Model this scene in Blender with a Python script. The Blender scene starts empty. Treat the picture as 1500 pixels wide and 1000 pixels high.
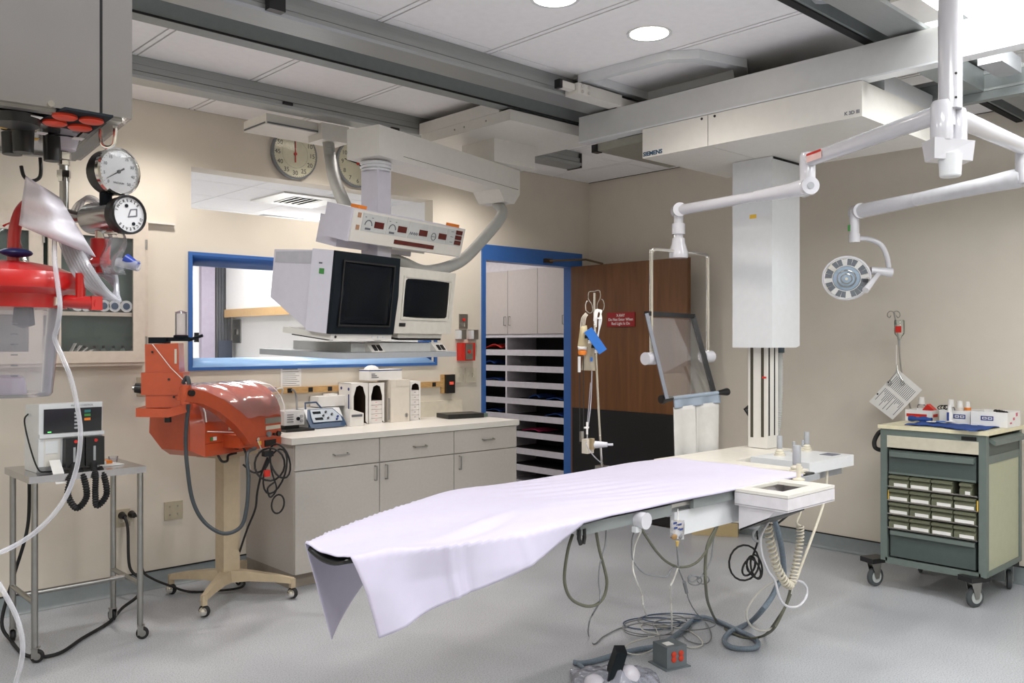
import bpy, bmesh, math, random
from mathutils import Vector as V, Matrix
random.seed(7)
sc = bpy.context.scene
COL = sc.collection
# ------------------------------------------------------------------ camera
F = 1277.0; HY = 501.0; CH = 1.48
RT = V((.7303, -.6832, 0)); FW = V((.6832, .7303, 0)); UP = V((0, 0, 1)); EYE = V((0, 0, CH))
cd = bpy.data.cameras.new('camera'); cam = bpy.data.objects.new('camera', cd); COL.objects.link(cam)
cd.sensor_width = 36; cd.lens = F*36/1500; cd.shift_y = (HY-500)/1500; cd.clip_start = .05
cam.location = EYE; cam.rotation_euler = (math.pi/2, 0, math.atan2(FW.y, FW.x)-math.pi/2)
sc.camera = cam
# ------------------------------------------------------------------ world, exposure
w = bpy.data.worlds.new('world'); sc.world = w; w.use_nodes = True
w.node_tree.nodes['Background'].inputs[0].default_value = (.05, .05, .055, 1)
w.node_tree.nodes['Background'].inputs[1].default_value = 1.0
sc.view_settings.view_transform = 'Standard'; sc.view_settings.look = 'None'
sc.view_settings.exposure = 0.0; sc.view_settings.gamma = 1; sc.view_settings.use_curve_mapping = False
TROFFER_W = 40; CAN_W = 8; WASH_W = 15; CONTROL_W = 40; CLOSET_W = 8
TROFFER_C = (.95, .98, 1.0); CAN_C = (1.0, .94, .89)

# ------------------------------------------------------------------ helpers
def at(px, py, x=None, y=None, z=None, d=None, P=None, N=None):
    r = FW+(px-750)/F*RT+(HY-py)/F*UP
    if x is not None: t = x/r.x
    elif y is not None: t = y/r.y
    elif z is not None: t = (z-CH)/r.z
    elif P is not None: t = (V(P)-EYE).dot(V(N))/r.dot(V(N))
    else: t = d
    return EYE+r*t
def lin(c):
    return tuple(((v/255)/12.92 if v/255 <= .04045 else ((v/255+.055)/1.055)**2.4) for v in c)
def frame(o, ang=0, tilt=0):
    return Matrix.Translation(V(o)) @ Matrix.Rotation(math.radians(ang), 4, 'Z') @ Matrix.Rotation(math.radians(tilt), 4, 'X')
FY = Matrix(((1,0,0,0),(0,0,-1,0),(0,1,0,0),(0,0,0,1)))     # text plane facing -Y
FX = Matrix(((0,0,-1,0),(-1,0,0,0),(0,1,0,0),(0,0,0,1)))    # text plane facing -X
def spl(pts, n=6, closed=False):
    P = [V(p) for p in pts]; out = []; m = len(P)
    rng = range(m if closed else m-1)
    for i in rng:
        if closed: a, b, c, d = P[(i-1) % m], P[i], P[(i+1) % m], P[(i+2) % m]
        else: a, b, c, d = P[max(i-1, 0)], P[i], P[i+1], P[min(i+2, m-1)]
        for k in range(n):
            t = k/n
            out.append(.5*((2*b)+(c-a)*t+(2*a-5*b+4*c-d)*t*t+(3*b-a-3*c+d)*t**3))
    if not closed: out.append(P[-1])
    return out

class MB:
    def __init__(s, T=None): s.bm = bmesh.new(); s.T = T or Matrix()
    def v(s, p): return s.bm.verts.new(s.T @ V(p))
    def f(s, vs):
        try: return s.bm.faces.new(vs)
        except ValueError: return None
    def hexa(s, a, b):
        A = [s.v(p) for p in a]; B = [s.v(p) for p in b]; n = len(A)
        s.f(A[::-1]); s.f(B)
        for i in range(n): s.f([A[i], A[(i+1) % n], B[(i+1) % n], B[i]])
        return s
    def box(s, x0, x1, y0, y1, z0, z1):
        return s.hexa([(x0,y0,z0),(x1,y0,z0),(x1,y1,z0),(x0,y1,z0)], [(x0,y0,z1),(x1,y0,z1),(x1,y1,z1),(x0,y1,z1)])
    def cbox(s, c, sz): return s.box(c[0]-sz[0]/2, c[0]+sz[0]/2, c[1]-sz[1]/2, c[1]+sz[1]/2, c[2]-sz[2]/2, c[2]+sz[2]/2)
    def prism(s, pts, ext):
        e = V(ext); return s.hexa([V(p) for p in pts], [V(p)+e for p in pts])
    def tube(s, pts, r, n=8, closed=False):
        P = [V(p) for p in pts]; Q = [P[0]]
        for p in P[1:]:
            if (p-Q[-1]).length > 1e-5: Q.append(p)
        P = Q; m = len(P); rings = []; up = None
        for i, p in enumerate(P):
            if closed: t = P[(i+1) % m]-P[i-1]
            else: t = P[min(i+1, m-1)]-P[max(i-1, 0)]
            if t.length < 1e-9: t = V((0,0,1))
            t.normalize()
            if up is None:
                up = V((0,0,1)) if abs(t.z) < .9 else V((1,0,0))
            up = up-t*up.dot(t)
            if up.length < 1e-6: up = t.orthogonal()
            up.normalize(); sd = t.cross(up)
            rr = r[min(i, len(r)-1)] if isinstance(r, (list, tuple)) else r
            rings.append([s.v(p+(up*math.cos(2*math.pi*k/n)+sd*math.sin(2*math.pi*k/n))*rr) for k in range(n)])
        for i in range(m if closed else m-1):
            a, b = rings[i], rings[(i+1) % m]
            for k in range(n): s.f([a[k], a[(k+1) % n], b[(k+1) % n], b[k]])
        if not closed: s.f(rings[0][::-1]); s.f(rings[-1])
        return s
    def cyl(s, p0, p1, r0, r1=None, n=20):
        return s.tube([p0, p1], [r0, r0 if r1 is None else r1], n)
    def lathe(s, prof, o=(0,0,0), ax=(0,0,1), n=24, arc=None):
        ax = V(ax).normalized(); u = ax.orthogonal().normalized(); w_ = ax.cross(u); o = V(o); rings = []
        for (r, h) in prof:
            if r < 1e-6: rings.append([s.v(o+ax*h)])
            else: rings.append([s.v(o+ax*h+(u*math.cos(2*math.pi*k/n)+w_*math.sin(2*math.pi*k/n))*r) for k in range(n)])
        for a, b in zip(rings, rings[1:]):
            for k in range(n):
                q = [a[k % len(a)], a[(k+1) % len(a)], b[(k+1) % len(b)], b[k % len(b)]]
                q2 = []
                for x in q:
                    if x not in q2: q2.append(x)
                if len(q2) > 2: s.f(q2)
        if len(rings[0]) > 1 and len(rings[-1]) > 1:          # open ring profile: close it on itself
            for k in range(n): s.f([rings[-1][k], rings[-1][(k+1) % n], rings[0][(k+1) % n], rings[0][k]])
        elif len(rings[0]) > 1: s.f(rings[0][::-1])
        elif len(rings[-1]) > 1: s.f(rings[-1])
        return s
    def ell(s, c, r, n=12, m=8):
        c = V(c); rings = []
        for j in range(m+1):
            th = math.pi*j/m
            if j in (0, m): rings.append([s.v(c+V((0,0,r[2]*math.cos(th))))])
            else: rings.append([s.v(c+V((r[0]*math.sin(th)*math.cos(2*math.pi*k/n), r[1]*math.sin(th)*math.sin(2*math.pi*k/n), r[2]*math.cos(th)))) for k in range(n)])
        for a, b in zip(rings, rings[1:]):
            for k in range(n):
                q2 = []
                for x in [a[k % len(a)], b[k % len(b)], b[(k+1) % len(b)], a[(k+1) % len(a)]]:
                    if x not in q2: q2.append(x)
                if len(q2) > 2: s.f(q2)
        return s
    def grid(s, fn, nu, nv):
        g = [[s.v(fn(i/nu, j/nv)) for j in range(nv+1)] for i in range(nu+1)]
        for i in range(nu):
            for j in range(nv): s.f([g[i][j], g[i+1][j], g[i+1][j+1], g[i][j+1]])
        return s
    def ring(s, outer, inner, ext):
        e = V(ext); n = len(outer)
        A = [s.v(p) for p in outer]; B = [s.v(p) for p in inner]; C = [s.v(V(p)+e) for p in outer]; D = [s.v(V(p)+e) for p in inner]
        for i in range(n):
            j = (i+1) % n
            s.f([A[i], A[j], B[j], B[i]]); s.f([C[i], D[i], D[j], C[j]]); s.f([A[i], C[i], C[j], A[j]]); s.f([B[i], B[j], D[j], D[i]])
        return s
    def build(s, name, m, parent=None, bev=0, seg=2, thick=0, ang=35):
        bm = s.bm
        if bev:
            es = [e for e in bm.edges if len(e.link_faces) == 2 and e.calc_face_angle(0) > math.radians(30)]
            bmesh.ops.bevel(bm, geom=es, offset=bev, segments=seg, profile=.5, affect='EDGES', clamp_overlap=True)
        if not thick: bmesh.ops.recalc_face_normals(bm, faces=bm.faces)
        for fc in bm.faces: fc.smooth = True
        for e in bm.edges:
            if len(e.link_faces) == 2 and e.calc_face_angle(0) > math.radians(ang): e.smooth = False
        me = bpy.data.meshes.new(name); bm.to_mesh(me); bm.free()
        me.materials.append(m)
        o = bpy.data.objects.new(name, me); COL.objects.link(o)
        if thick:
            md = o.modifiers.new('thickness', 'SOLIDIFY'); md.thickness = thick; md.offset = 0
        par(o, parent)
        return o

def par(o, parent):
    if parent is not None:
        o.parent = parent
        if parent.parent is None: o.matrix_parent_inverse = Matrix.Translation(-parent.location)
def tag(o, label, cat, group=None):
    o['label'] = label; o['category'] = cat
    if group: o['group'] = group
    return o
def thing(name, label, cat, loc=(0,0,0), group=None):
    o = bpy.data.objects.new(name, None); COL.objects.link(o); o.location = loc; o.empty_display_size = .05
    return tag(o, label, cat, group)
def struct(o): o['kind'] = 'structure'; return o
def copy_tree(o, parent=None):
    c = o.copy(); COL.objects.link(c)
    if parent is not None: c.parent = parent
    for ch in list(o.children): copy_tree(ch, c)
    return c
def text(name, s, size, T, m, parent=None, depth=.0004, align='CENTER', sx=1.0, space=1.0, bold=0):
    cu = bpy.data.curves.new(name, 'FONT'); cu.body = s; cu.size = size; cu.align_x = align; cu.align_y = 'CENTER'
    cu.extrude = depth; cu.resolution_u = 3; cu.space_line = space; cu.offset = bold
    ob = bpy.data.objects.new(name, cu); me = bpy.data.meshes.new_from_object(ob); bpy.data.objects.remove(ob)
    me.transform(T @ Matrix.Diagonal((sx, 1, 1, 1))); me.materials.clear(); me.materials.append(m)
    o = bpy.data.objects.new(name, me); COL.objects.link(o); par(o, parent); return o
def bits(name, m, parent, boxes, T=None):
    b = MB(T)
    for q in boxes: b.box(*q)
    return b.build(name, m, parent)

# ------------------------------------------------------------------ materials (all procedural)
def nodes(name):
    m = bpy.data.materials.new(name); m.use_nodes = True
    nt = m.node_tree; return m, nt, nt.nodes['Principled BSDF']
def M(name, c, rough=.5, metal=0, var=.05, scale=25, bump=0, bscale=200, coat=0, stretch=None, emit=0, alpha=1, sheen=0, trans=0, spec=None):
    m, nt, p = nodes(name); L = nt.links.new; col = lin(c)
    tc = nt.nodes.new('ShaderNodeTexCoord'); mp = nt.nodes.new('ShaderNodeMapping'); L(tc.outputs['Object'], mp.inputs[0])
    if stretch: mp.inputs['Scale'].default_value = stretch
    nz = nt.nodes.new('ShaderNodeTexNoise'); nz.inputs['Scale'].default_value = scale; nz.inputs['Detail'].default_value = 4
    L(mp.outputs[0], nz.inputs['Vector'])
    rp = nt.nodes.new('ShaderNodeValToRGB'); rp.color_ramp.elements[0].position = .3; rp.color_ramp.elements[1].position = .7
    rp.color_ramp.elements[0].color = (*[v*(1-var) for v in col], 1); rp.color_ramp.elements[1].color = (*[min(1, v*(1+var)) for v in col], 1)
    L(nz.outputs[0], rp.inputs[0]); L(rp.outputs[0], p.inputs['Base Color'])
    p.inputs['Roughness'].default_value = rough; p.inputs['Metallic'].default_value = metal
    p.inputs['Coat Weight'].default_value = coat; p.inputs['Coat Roughness'].default_value = .1
    if spec is not None: p.inputs['Specular IOR Level'].default_value = spec
    if trans: p.inputs['Transmission Weight'].default_value = trans
    if sheen: p.inputs['Sheen Weight'].default_value = sheen
    if emit: p.inputs['Emission Strength'].default_value = emit; p.inputs['Emission Color'].default_value = (*col, 1)
    if alpha < 1: p.inputs['Alpha'].default_value = alpha
    if bump:
        n2 = nt.nodes.new('ShaderNodeTexNoise'); n2.inputs['Scale'].default_value = bscale; n2.inputs['Detail'].default_value = 3
        L(mp.outputs[0], n2.inputs['Vector'])
        b = nt.nodes.new('ShaderNodeBump'); b.inputs['Strength'].default_value = bump; b.inputs['Distance'].default_value = .004
        L(n2.outputs[0], b.inputs['Height']); L(b.outputs[0], p.inputs['Normal'])
    return m
def clear(name, c, opacity=.15, rough=.05, spec=1.0):
    m = bpy.data.materials.new(name); m.use_nodes = True; nt = m.node_tree; nt.nodes.clear(); L = nt.links.new
    out = nt.nodes.new('ShaderNodeOutputMaterial'); tr = nt.nodes.new('ShaderNodeBsdfTransparent'); p = nt.nodes.new('ShaderNodeBsdfPrincipled')
    mx = nt.nodes.new('ShaderNodeMixShader'); lw = nt.nodes.new('ShaderNodeLayerWeight'); lw.inputs[0].default_value = .25
    ma = nt.nodes.new('ShaderNodeMath'); ma.operation = 'MULTIPLY'; ma.inputs[1].default_value = spec; ma.use_clamp = True
    gl = nt.nodes.new('ShaderNodeBsdfGlossy'); gl.inputs['Roughness'].default_value = rough; m2 = nt.nodes.new('ShaderNodeMixShader'); m2.inputs[0].default_value = opacity
    nz = nt.nodes.new('ShaderNodeTexNoise'); nz.inputs['Scale'].default_value = 18
    mr = nt.nodes.new('ShaderNodeMixRGB'); mr.inputs[1].default_value = (*[v*.9 for v in lin(c)], 1); mr.inputs[2].default_value = (*lin(c), 1)
    L(nz.outputs[0], mr.inputs[0]); L(mr.outputs[0], p.inputs['Base Color'])
    p.inputs['Roughness'].default_value = rough
    L(lw.outputs['Fresnel'], ma.inputs[0]); L(ma.outputs[0], mx.inputs[0]); L(tr.outputs[0], mx.inputs[1]); L(gl.outputs[0], mx.inputs[2]); L(mx.outputs[0], m2.inputs[1]); L(p.outputs[0], m2.inputs[2]); L(m2.outputs[0], out.inputs[0])
    return m
def floor_mat():
    m, nt, p = nodes('speckled_vinyl_floor'); L = nt.links.new
    tc = nt.nodes.new('ShaderNodeTexCoord')
    n1 = nt.nodes.new('ShaderNodeTexNoise'); n1.inputs['Scale'].default_value = 160; n1.inputs['Detail'].default_value = 2
    n2 = nt.nodes.new('ShaderNodeTexNoise'); n2.inputs['Scale'].default_value = 1.6; n2.inputs['Detail'].default_value = 5
    for n in (n1, n2): L(tc.outputs['Object'], n.inputs['Vector'])
    r1 = nt.nodes.new('ShaderNodeValToRGB'); e = r1.color_ramp.elements
    e[0].position = .33; e[0].color = (*lin((148, 151, 155)), 1); e[1].position = .62; e[1].color = (*lin((193, 195, 199)), 1)
    e2 = r1.color_ramp.elements.new(.45); e2.color = (*lin((178, 180, 184)), 1)
    r2 = nt.nodes.new('ShaderNodeValToRGB'); r2.color_ramp.elements[0].color = (.86, .86, .87, 1); r2.color_ramp.elements[1].color = (1, 1, 1, 1)
    r2.color_ramp.elements[0].position = .35; r2.color_ramp.elements[1].position = .65
    mx = nt.nodes.new('ShaderNodeMixRGB'); mx.blend_type = 'MULTIPLY'; mx.inputs[0].default_value = 1
    L(n1.outputs[0], r1.inputs[0]); L(n2.outputs[0], r2.inputs[0]); L(r1.outputs[0], mx.inputs[1]); L(r2.outputs[0], mx.inputs[2]); L(mx.outputs[0], p.inputs['Base Color'])
    rr = nt.nodes.new('ShaderNodeMapRange'); rr.inputs[3].default_value = .22; rr.inputs[4].default_value = .42; L(n2.outputs[0], rr.inputs[0]); L(rr.outputs[0], p.inputs['Roughness'])
    p.inputs['Specular IOR Level'].default_value = .45
    return m
def wood_mat(name, a, b, sc_=(3, 3, .35), rough=.45):
    m, nt, p = nodes(name); L = nt.links.new
    tc = nt.nodes.new('ShaderNodeTexCoord'); mp = nt.nodes.new('ShaderNodeMapping'); mp.inputs['Scale'].default_value = sc_
    nz = nt.nodes.new('ShaderNodeTexNoise'); nz.inputs['Scale'].default_value = 9; nz.inputs['Detail'].default_value = 7; nz.inputs['Distortion'].default_value = .6
    rp = nt.nodes.new('ShaderNodeValToRGB'); rp.color_ramp.elements[0].position = .3; rp.color_ramp.elements[1].position = .72
    rp.color_ramp.elements[0].color = (*lin(a), 1); rp.color_ramp.elements[1].color = (*lin(b), 1)
    L(tc.outputs['Object'], mp.inputs[0]); L(mp.outputs[0], nz.inputs['Vector']); L(nz.outputs[0], rp.inputs[0]); L(rp.outputs[0], p.inputs['Base Color'])
    p.inputs['Roughness'].default_value = rough; return m
def glow(name, c, s):
    m, nt, p = nodes(name); p.inputs['Base Color'].default_value = (*c, 1)
    p.inputs['Emission Color'].default_value = (*c, 1); p.inputs['Emission Strength'].default_value = s; return m

m_wall = M('beige_wall_paint', (212, 204, 190), .55, var=.02, scale=6, bump=.12, bscale=260)
m_wall2 = M('control_room_paint', (236, 234, 232), .6, var=.02)
m_tile = M('white_ceiling_panel', (242, 240, 240), .75, var=.02, bump=.08, bscale=400)
m_gap = M('black_shadow_gap', (12, 12, 13), .8)
m_floor = floor_mat()
m_cove = M('grey_cove_base', (128, 136, 138), .45, var=.04)
m_blue = M('blue_frame_paint', (52, 98, 165), .32, var=.03)
m_blue2 = M('pale_blue_sill_paint', (148, 186, 228), .35, var=.03)
m_alu = M('grey_anodised_rail', (158, 161, 160), .38, .55, var=.04, scale=40, stretch=(.2, 4, 4))
m_alud = M('dark_grey_duct', (132, 138, 137), .45, .2, var=.04)
m_enam = M('off_white_enamel', (216, 213, 206), .38, var=.02)
m_enam2 = M('cool_white_enamel', (214, 216, 218), .3, var=.02, coat=.3)
m_gloss = M('glossy_white_paint', (203, 202, 207), .18, var=.01, coat=.6)
m_lam = M('putty_laminate', (190, 184, 177), .5, var=.03, scale=60)
m_top = M('white_laminate_top', (226, 222, 214), .35, var=.02)
m_chrome = M('polished_chrome', (225, 222, 215), .12, 1, var=.02)
m_steel = M('brushed_steel', (184, 182, 182), .2, 1, var=.05, scale=6)
m_plate = M('tan_wall_plate', (176, 166, 144), .45)
m_steel2 = M('satin_steel_tube', (165, 164, 160), .3, 1, var=.05)
m_black = M('black_plastic', (20, 20, 21), .35)
m_rub = M('black_rubber', (24, 24, 25), .65)
m_dark = M('dark_charcoal_bezel', (17, 24, 30), .6, spec=.15)
m_screen = M('dark_screen_glass', (8, 13, 19), .25, spec=.12)
m_beige = M('beige_plastic', (205, 198, 180), .45, var=.03)
m_cast = M('beige_cast_metal', (188, 170, 142), .42, var=.06)
m_lav = M('pale_grey_monitor_case', (203, 200, 210), .5, var=.02)
m_grey = M('mid_grey_plastic', (158, 160, 163), .5, var=.03)
m_corr = M('grey_corrugated_hose', (170, 170, 165), .55, var=.04)
m_org = M('orange_enamel', (190, 78, 42), .32, var=.05, coat=.3)
m_red = M('red_plastic', (176, 26, 24), .3, var=.06, coat=.4)
m_red2 = M('bright_red', (200, 40, 28), .45)
m_redled = M('dark_red_display', (88, 22, 18), .25)
m_oran = M('orange_label', (232, 130, 40), .5)
m_grn = M('green_label', (60, 130, 62), .5)
m_yel = M('yellow_label', (222, 180, 60), .5)
m_white = M('white_paper', (232, 230, 226), .7, var=.02)
m_print = M('grey_print_ink', (96, 98, 106), .7)
m_navy = M('navy_print_ink', (42, 62, 125), .6)
m_sheet = M('white_cotton_sheet', (200, 194, 214), .85, var=.015, bump=.1, bscale=500, sheen=.15)
m_drape = M('grey_lead_vinyl', (196, 194, 190), .5, var=.04)
m_drapeb = M('blue_grey_vinyl', (140, 152, 166), .5, var=.04)
m_glass = clear('clear_pane_glass', (235, 240, 240), .03, .02, .6)
m_acry = clear('clear_acrylic_shield', (230, 232, 225), .03, .03, .25)
m_clr = clear('clear_plastic', (225, 222, 232), .15, .12, .9)
m_bag = clear('milky_plastic_bag', (250, 245, 255), .72, .25, .4)
m_bag2 = clear('clear_fluid_bag', (214, 206, 180), .4, .2, .6)
m_tubec = clear('clear_tubing', (222, 222, 230), .35, .15, .9)
m_wood = wood_mat('brown_wood_veneer', (92, 57, 28), (114, 74, 40), (2, 2, .2))
m_woodr = wood_mat('oak_rail', (176, 136, 84), (204, 166, 112), (2, 12, 12))
m_bluep = M('blue_plastic', (46, 110, 190), .35)
m_bluec = M('blue_cotton_drape', (38, 72, 140), .85, bump=.2, bscale=120)
m_slate = M('slate_green_steel', (104, 115, 110), .45, var=.04)
m_slate2 = M('dark_slate_steel', (74, 85, 82), .45, var=.04)
m_sage = M('pale_sage_panel', (176, 178, 152), .5, var=.03)
m_olive = M('olive_bin_plastic', (104, 106, 86), .45, var=.05)
m_clock = M('cream_clock_dial', (222, 218, 192), .35)
m_cable = M('grey_cable', (118, 120, 122), .5)
m_cabd = M('dark_olive_cable', (88, 88, 74), .5)
m_cabw = M('pale_cable', (196, 194, 186), .5)
m_sleeve = M('blue_grey_braided_sleeve', (112, 124, 136), .6, var=.15, scale=120)
m_brown = M('brown_cardboard', (92, 66, 44), .8, var=.1)
m_cream = M('cream_cardboard', (220, 212, 200), .7, var=.03)
m_teal = M('slate_blue_housing', (50, 74, 104), .4)
m_can = glow('lit_downlight_lens', (1.0, .9, .76), 9)
m_trof = glow('lit_troffer_diffuser', (1.0, .97, .93), 5)
m_led = glow('red_led', (1, .1, .05), 1.2)
m_ledg = glow('green_led', (.15, 1, .2), 1.2)
m_dgl = M('dark_green_cabinet_back', (84, 100, 92), .6)
# ================================================================== the room shell
YB, XR, ZC = 5.30, 5.92, 2.92
XL, YF = -1.6, -3.6
struct(MB().box(XL-.1, 7.6, YF-.1, 9.6, -.1, 0).build('floor', m_floor))
wb = MB()
T = .10
for q in [(XL, 2.237, 0, ZC), (2.237, 4.126, 2.567, ZC), (2.237, 4.126, 2.03, 2.31), (2.237, 4.126, 0, 1.315), (4.126, 4.64, 0, ZC), (4.64, 5.79, 2.26, ZC), (5.79, XR+.1, 0, ZC)]:
    wb.box(q[0], q[1], YB, YB+(T if q[0] > 4 and q[1] > 4.2 else .155), q[2], q[3])
struct(wb.build('wall_back', m_wall))
struct(MB().box(XR, XR+.1, YF, YB, 0, ZC).build('wall_right', m_wall))
struct(MB().box(XL-.1, XL, YF, YB+.15, 0, ZC).build('wall_left', m_wall))
struct(MB().box(XL, XR+.1, YF-.1, YF, 0, ZC).build('wall_front', m_wall))
# ceiling: black backing and separate panels in a double-line grid
ceil = struct(MB().box(XL-.1, XR+.1, YF-.1, YB+.15, ZC+.02, ZC+.10).build('ceiling', m_gap))
GX0, GP = 1.60, .64; GY = [-3.6, -2.0, -.70, .60, 1.90, 3.20, 4.50, 5.30]
gx = sorted([GX0+GP*k for k in range(-5, 7)]); gx = [XL]+[g for g in gx if g > XL+.1]+[XR]
pan_mesh = {}
def panel(x0, x1, y0, y1):
    key = (round(x1-x0, 3), round(y1-y0, 3))
    if key not in pan_mesh:
        o = MB().box(0, x1-x0, 0, y1-y0, 0, .022).build('ceiling_panel', m_tile, None, .003, 1); pan_mesh[key] = o.data
    else:
        o = bpy.data.objects.new('ceiling_panel', pan_mesh[key]); COL.objects.link(o)
    o.parent = ceil; o.location = (x0, y0, ZC)
for i in range(len(gx)-1):
    for j in range(len(GY)-1):
        panel(gx[i]+.021, gx[i+1]-.021, GY[j]+.003, GY[j+1]-.003)
for i, g in enumerate(gx[1:-1]):
    o = MB().box(g-.012, g+.012, YF, YB, ZC, ZC+.02).build('ceiling_bar', m_tile, ceil)
# baseboards: grey coved sheet with a black top line
def cove(name, p0, p1, n):
    p0, p1, n = V(p0), V(p1), V(n); b = MB(); prof = [(.0, .103), (.004, .103), (.005, .02), (.012, .008), (.025, .001), (.0, .001)]
    b.prism([p0+n*a+UP*h for a, h in prof], p1-p0); o = struct(b.build(name, m_cove))
    MB().prism([p0+n*a+UP*h for a, h in [(0, .103), (.006, .103), (.006, .111), (0, .111)]], p1-p0).build('top_strip', m_rub, o)
    return o
cove('baseboard_back', (XL, YB, 0), (2.60, YB, 0), (0, -1, 0))
cove('baseboard_back_corner', (5.81, YB, 0), (XR, YB, 0), (0, -1, 0))
cove('baseboard_right', (XR, YF, 0), (XR, YB, 0), (-1, 0, 0))
cove('baseboard_left', (XL, YF, 0), (XL, YB, 0), (1, 0, 0))
# ---------------- control room behind the window
cr = MB(); cr.box(.6, 4.36, 9.2, 9.3, 0, 2.75); cr.box(4.36, 4.44, 5.455, 9.3, 0, 2.75); cr.box(.5, .6, 5.455, 9.3, 0, 2.75)
struct(cr.build('wall_control_room', m_wall2))
cc = struct(MB().box(.5, 4.44, 5.456, 9.3, 2.66, 2.75).build('ceiling_control_room', m_gap))
for i in range(7):
    for j in range(7):
        x0 = .6+.61*i; y0 = 5.5+.61*j
        if x0 > 4.3: continue
        MB().box(x0+.004, min(x0+.606, 4.36), y0+.004, min(y0+.606, 9.2), 2.645, 2.66).build('ceiling_panel', m_tile, cc)
vt = at(437, 293, z=2.64)
cv = thing('ceiling_vent', 'white square air vent with dark slots seen through the high opening', 'vent', (vt.x, vt.y, 2.645))
vx, vy = vt.x, vt.y
MB().ring([(vx-.28, vy-.28, 2.632), (vx+.28, vy-.28, 2.632), (vx+.28, vy+.28, 2.632), (vx-.28, vy+.28, 2.632)], [(vx-.13, vy-.17, 2.632), (vx+.13, vy-.17, 2.632), (vx+.13, vy+.17, 2.632), (vx-.13, vy+.17, 2.632)], (0, 0, .012)).build('plate', m_enam, cv)
MB().box(vx-.13, vx+.13, vy-.17, vy+.17, 2.641, 2.644).build('duct', m_gap, cv)
for k in range(5): MB().prism([(vx-.13+.055*k, vy-.17, 2.628), (vx-.115+.055*k, vy-.17, 2.628), (vx-.095+.055*k, vy-.17, 2.641), (vx-.11+.055*k, vy-.17, 2.641)], (0, .34, 0)).build('slat', m_enam, cv)
def area(name, loc, sx, sy, watt, col, parent=None, spread=180):
    ld = bpy.data.lights.new(name, 'AREA'); ld.shape = 'RECTANGLE'; ld.size = sx; ld.size_y = sy; ld.energy = watt; ld.color = col
    ld.spread = math.radians(spread)
    o = bpy.data.objects.new(name, ld); COL.objects.link(o); o.location = loc; par(o, parent); return o
def troffer(x, y, z, sx, sy, watt, label, group=None):
    t = thing('ceiling_troffer', label, 'light', (x, y, z), group)
    MB().ring([(x-sx/2, y-sy/2, z-.012), (x+sx/2, y-sy/2, z-.012), (x+sx/2, y+sy/2, z-.012), (x-sx/2, y+sy/2, z-.012)],
              [(x-sx/2+.02, y-sy/2+.02, z-.012), (x+sx/2-.02, y-sy/2+.02, z-.012), (x+sx/2-.02, y+sy/2-.02, z-.012), (x-sx/2+.02, y+sy/2-.02, z-.012)], (0, 0, .012)).build('frame', m_enam2, t)
    MB().box(x-sx/2+.02, x+sx/2-.02, y-sy/2+.02, y+sy/2-.02, z-.008, z-.001).build('diffuser', m_trof, t)
    area('lamp', (x, y, z-.02), sx-.06, sy-.06, watt, TROFFER_C, t)
    return t
troffer(4.02, 7.75, 2.645, .5, .8, CONTROL_W, 'lit panel light glimpsed through the high wall opening')
troffer(1.6, 7.3, 2.645, .58, 1.1, CONTROL_W, 'added unseen panel light filling the control room behind the window')  # unseen panel, added to light the control room
# far wall of the control room as seen through the glass
def wallrect(px0, px1, y): return at(px0, 500, y=y).x, at(px1, 500, y=y).x
a0, a1 = wallrect(298, 315, 9.14); tag(MB().box(a0-.02, a1, 9.14, 9.198, .001, 2.64).build('square_column', M('lavender_paint', (166, 156, 172), .6)), 'pale lavender column beyond the observation window', 'column')
a0, a1 = wallrect(315.5, 338, 9.17)
t = thing('curtain_panel', 'dark grey curtained panel beyond the observation window', 'curtain', (a0, 9.15, 0))
MB().box(a0, a1-.01, 9.14, 9.19, .02, 2.45).build('backing', M('dark_grey_blind', (90, 88, 90), .7), t)
for k in range(4): MB().tube([(a0+.03+.035*k, 9.135, .04), (a0+.03+.035*k, 9.13, 2.4)], .02, 8).build('fold', M('charcoal_curtain', (62, 64, 70), .8) if k == 0 else bpy.data.materials['charcoal_curtain'], t)
MB().box(a0, a1-.02, 9.09, 9.11, .02, 1.50).build('blue_lower_panel', M('dark_navy_cloth', (38, 48, 66), .8), t)
# overhead cabinet with timber valance on the control room side wall
t = thing('overhead_cabinet', 'white overhead cabinet with timber valance beyond the observation window', 'cabinet', (4.3, 8, 1.8))
zv0 = at(370, 463, x=4.22).z; zv1 = at(370, 451, x=4.22).z
MB().box(4.22, 4.355, 6.6, 9.08, zv1, 2.45).build('body', m_wall2, t); MB().box(4.20, 4.24, 6.6, 9.08, zv0, zv1).build('valance', m_woodr, t)
p = at(347, 485, x=4.35); t = thing('wall_switch', 'grey steel switch plate on the far white wall behind glass', 'switch', (4.35, p.y, p.z))
MB().box(4.345, 4.357, p.y-.09, p.y+.09, p.z-.13, p.z+.13).build('plate', m_steel2, t); MB().box(4.335, 4.346, p.y-.03, p.y+.03, p.z-.04, p.z+.02).build('toggle', m_chrome, t)
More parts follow.
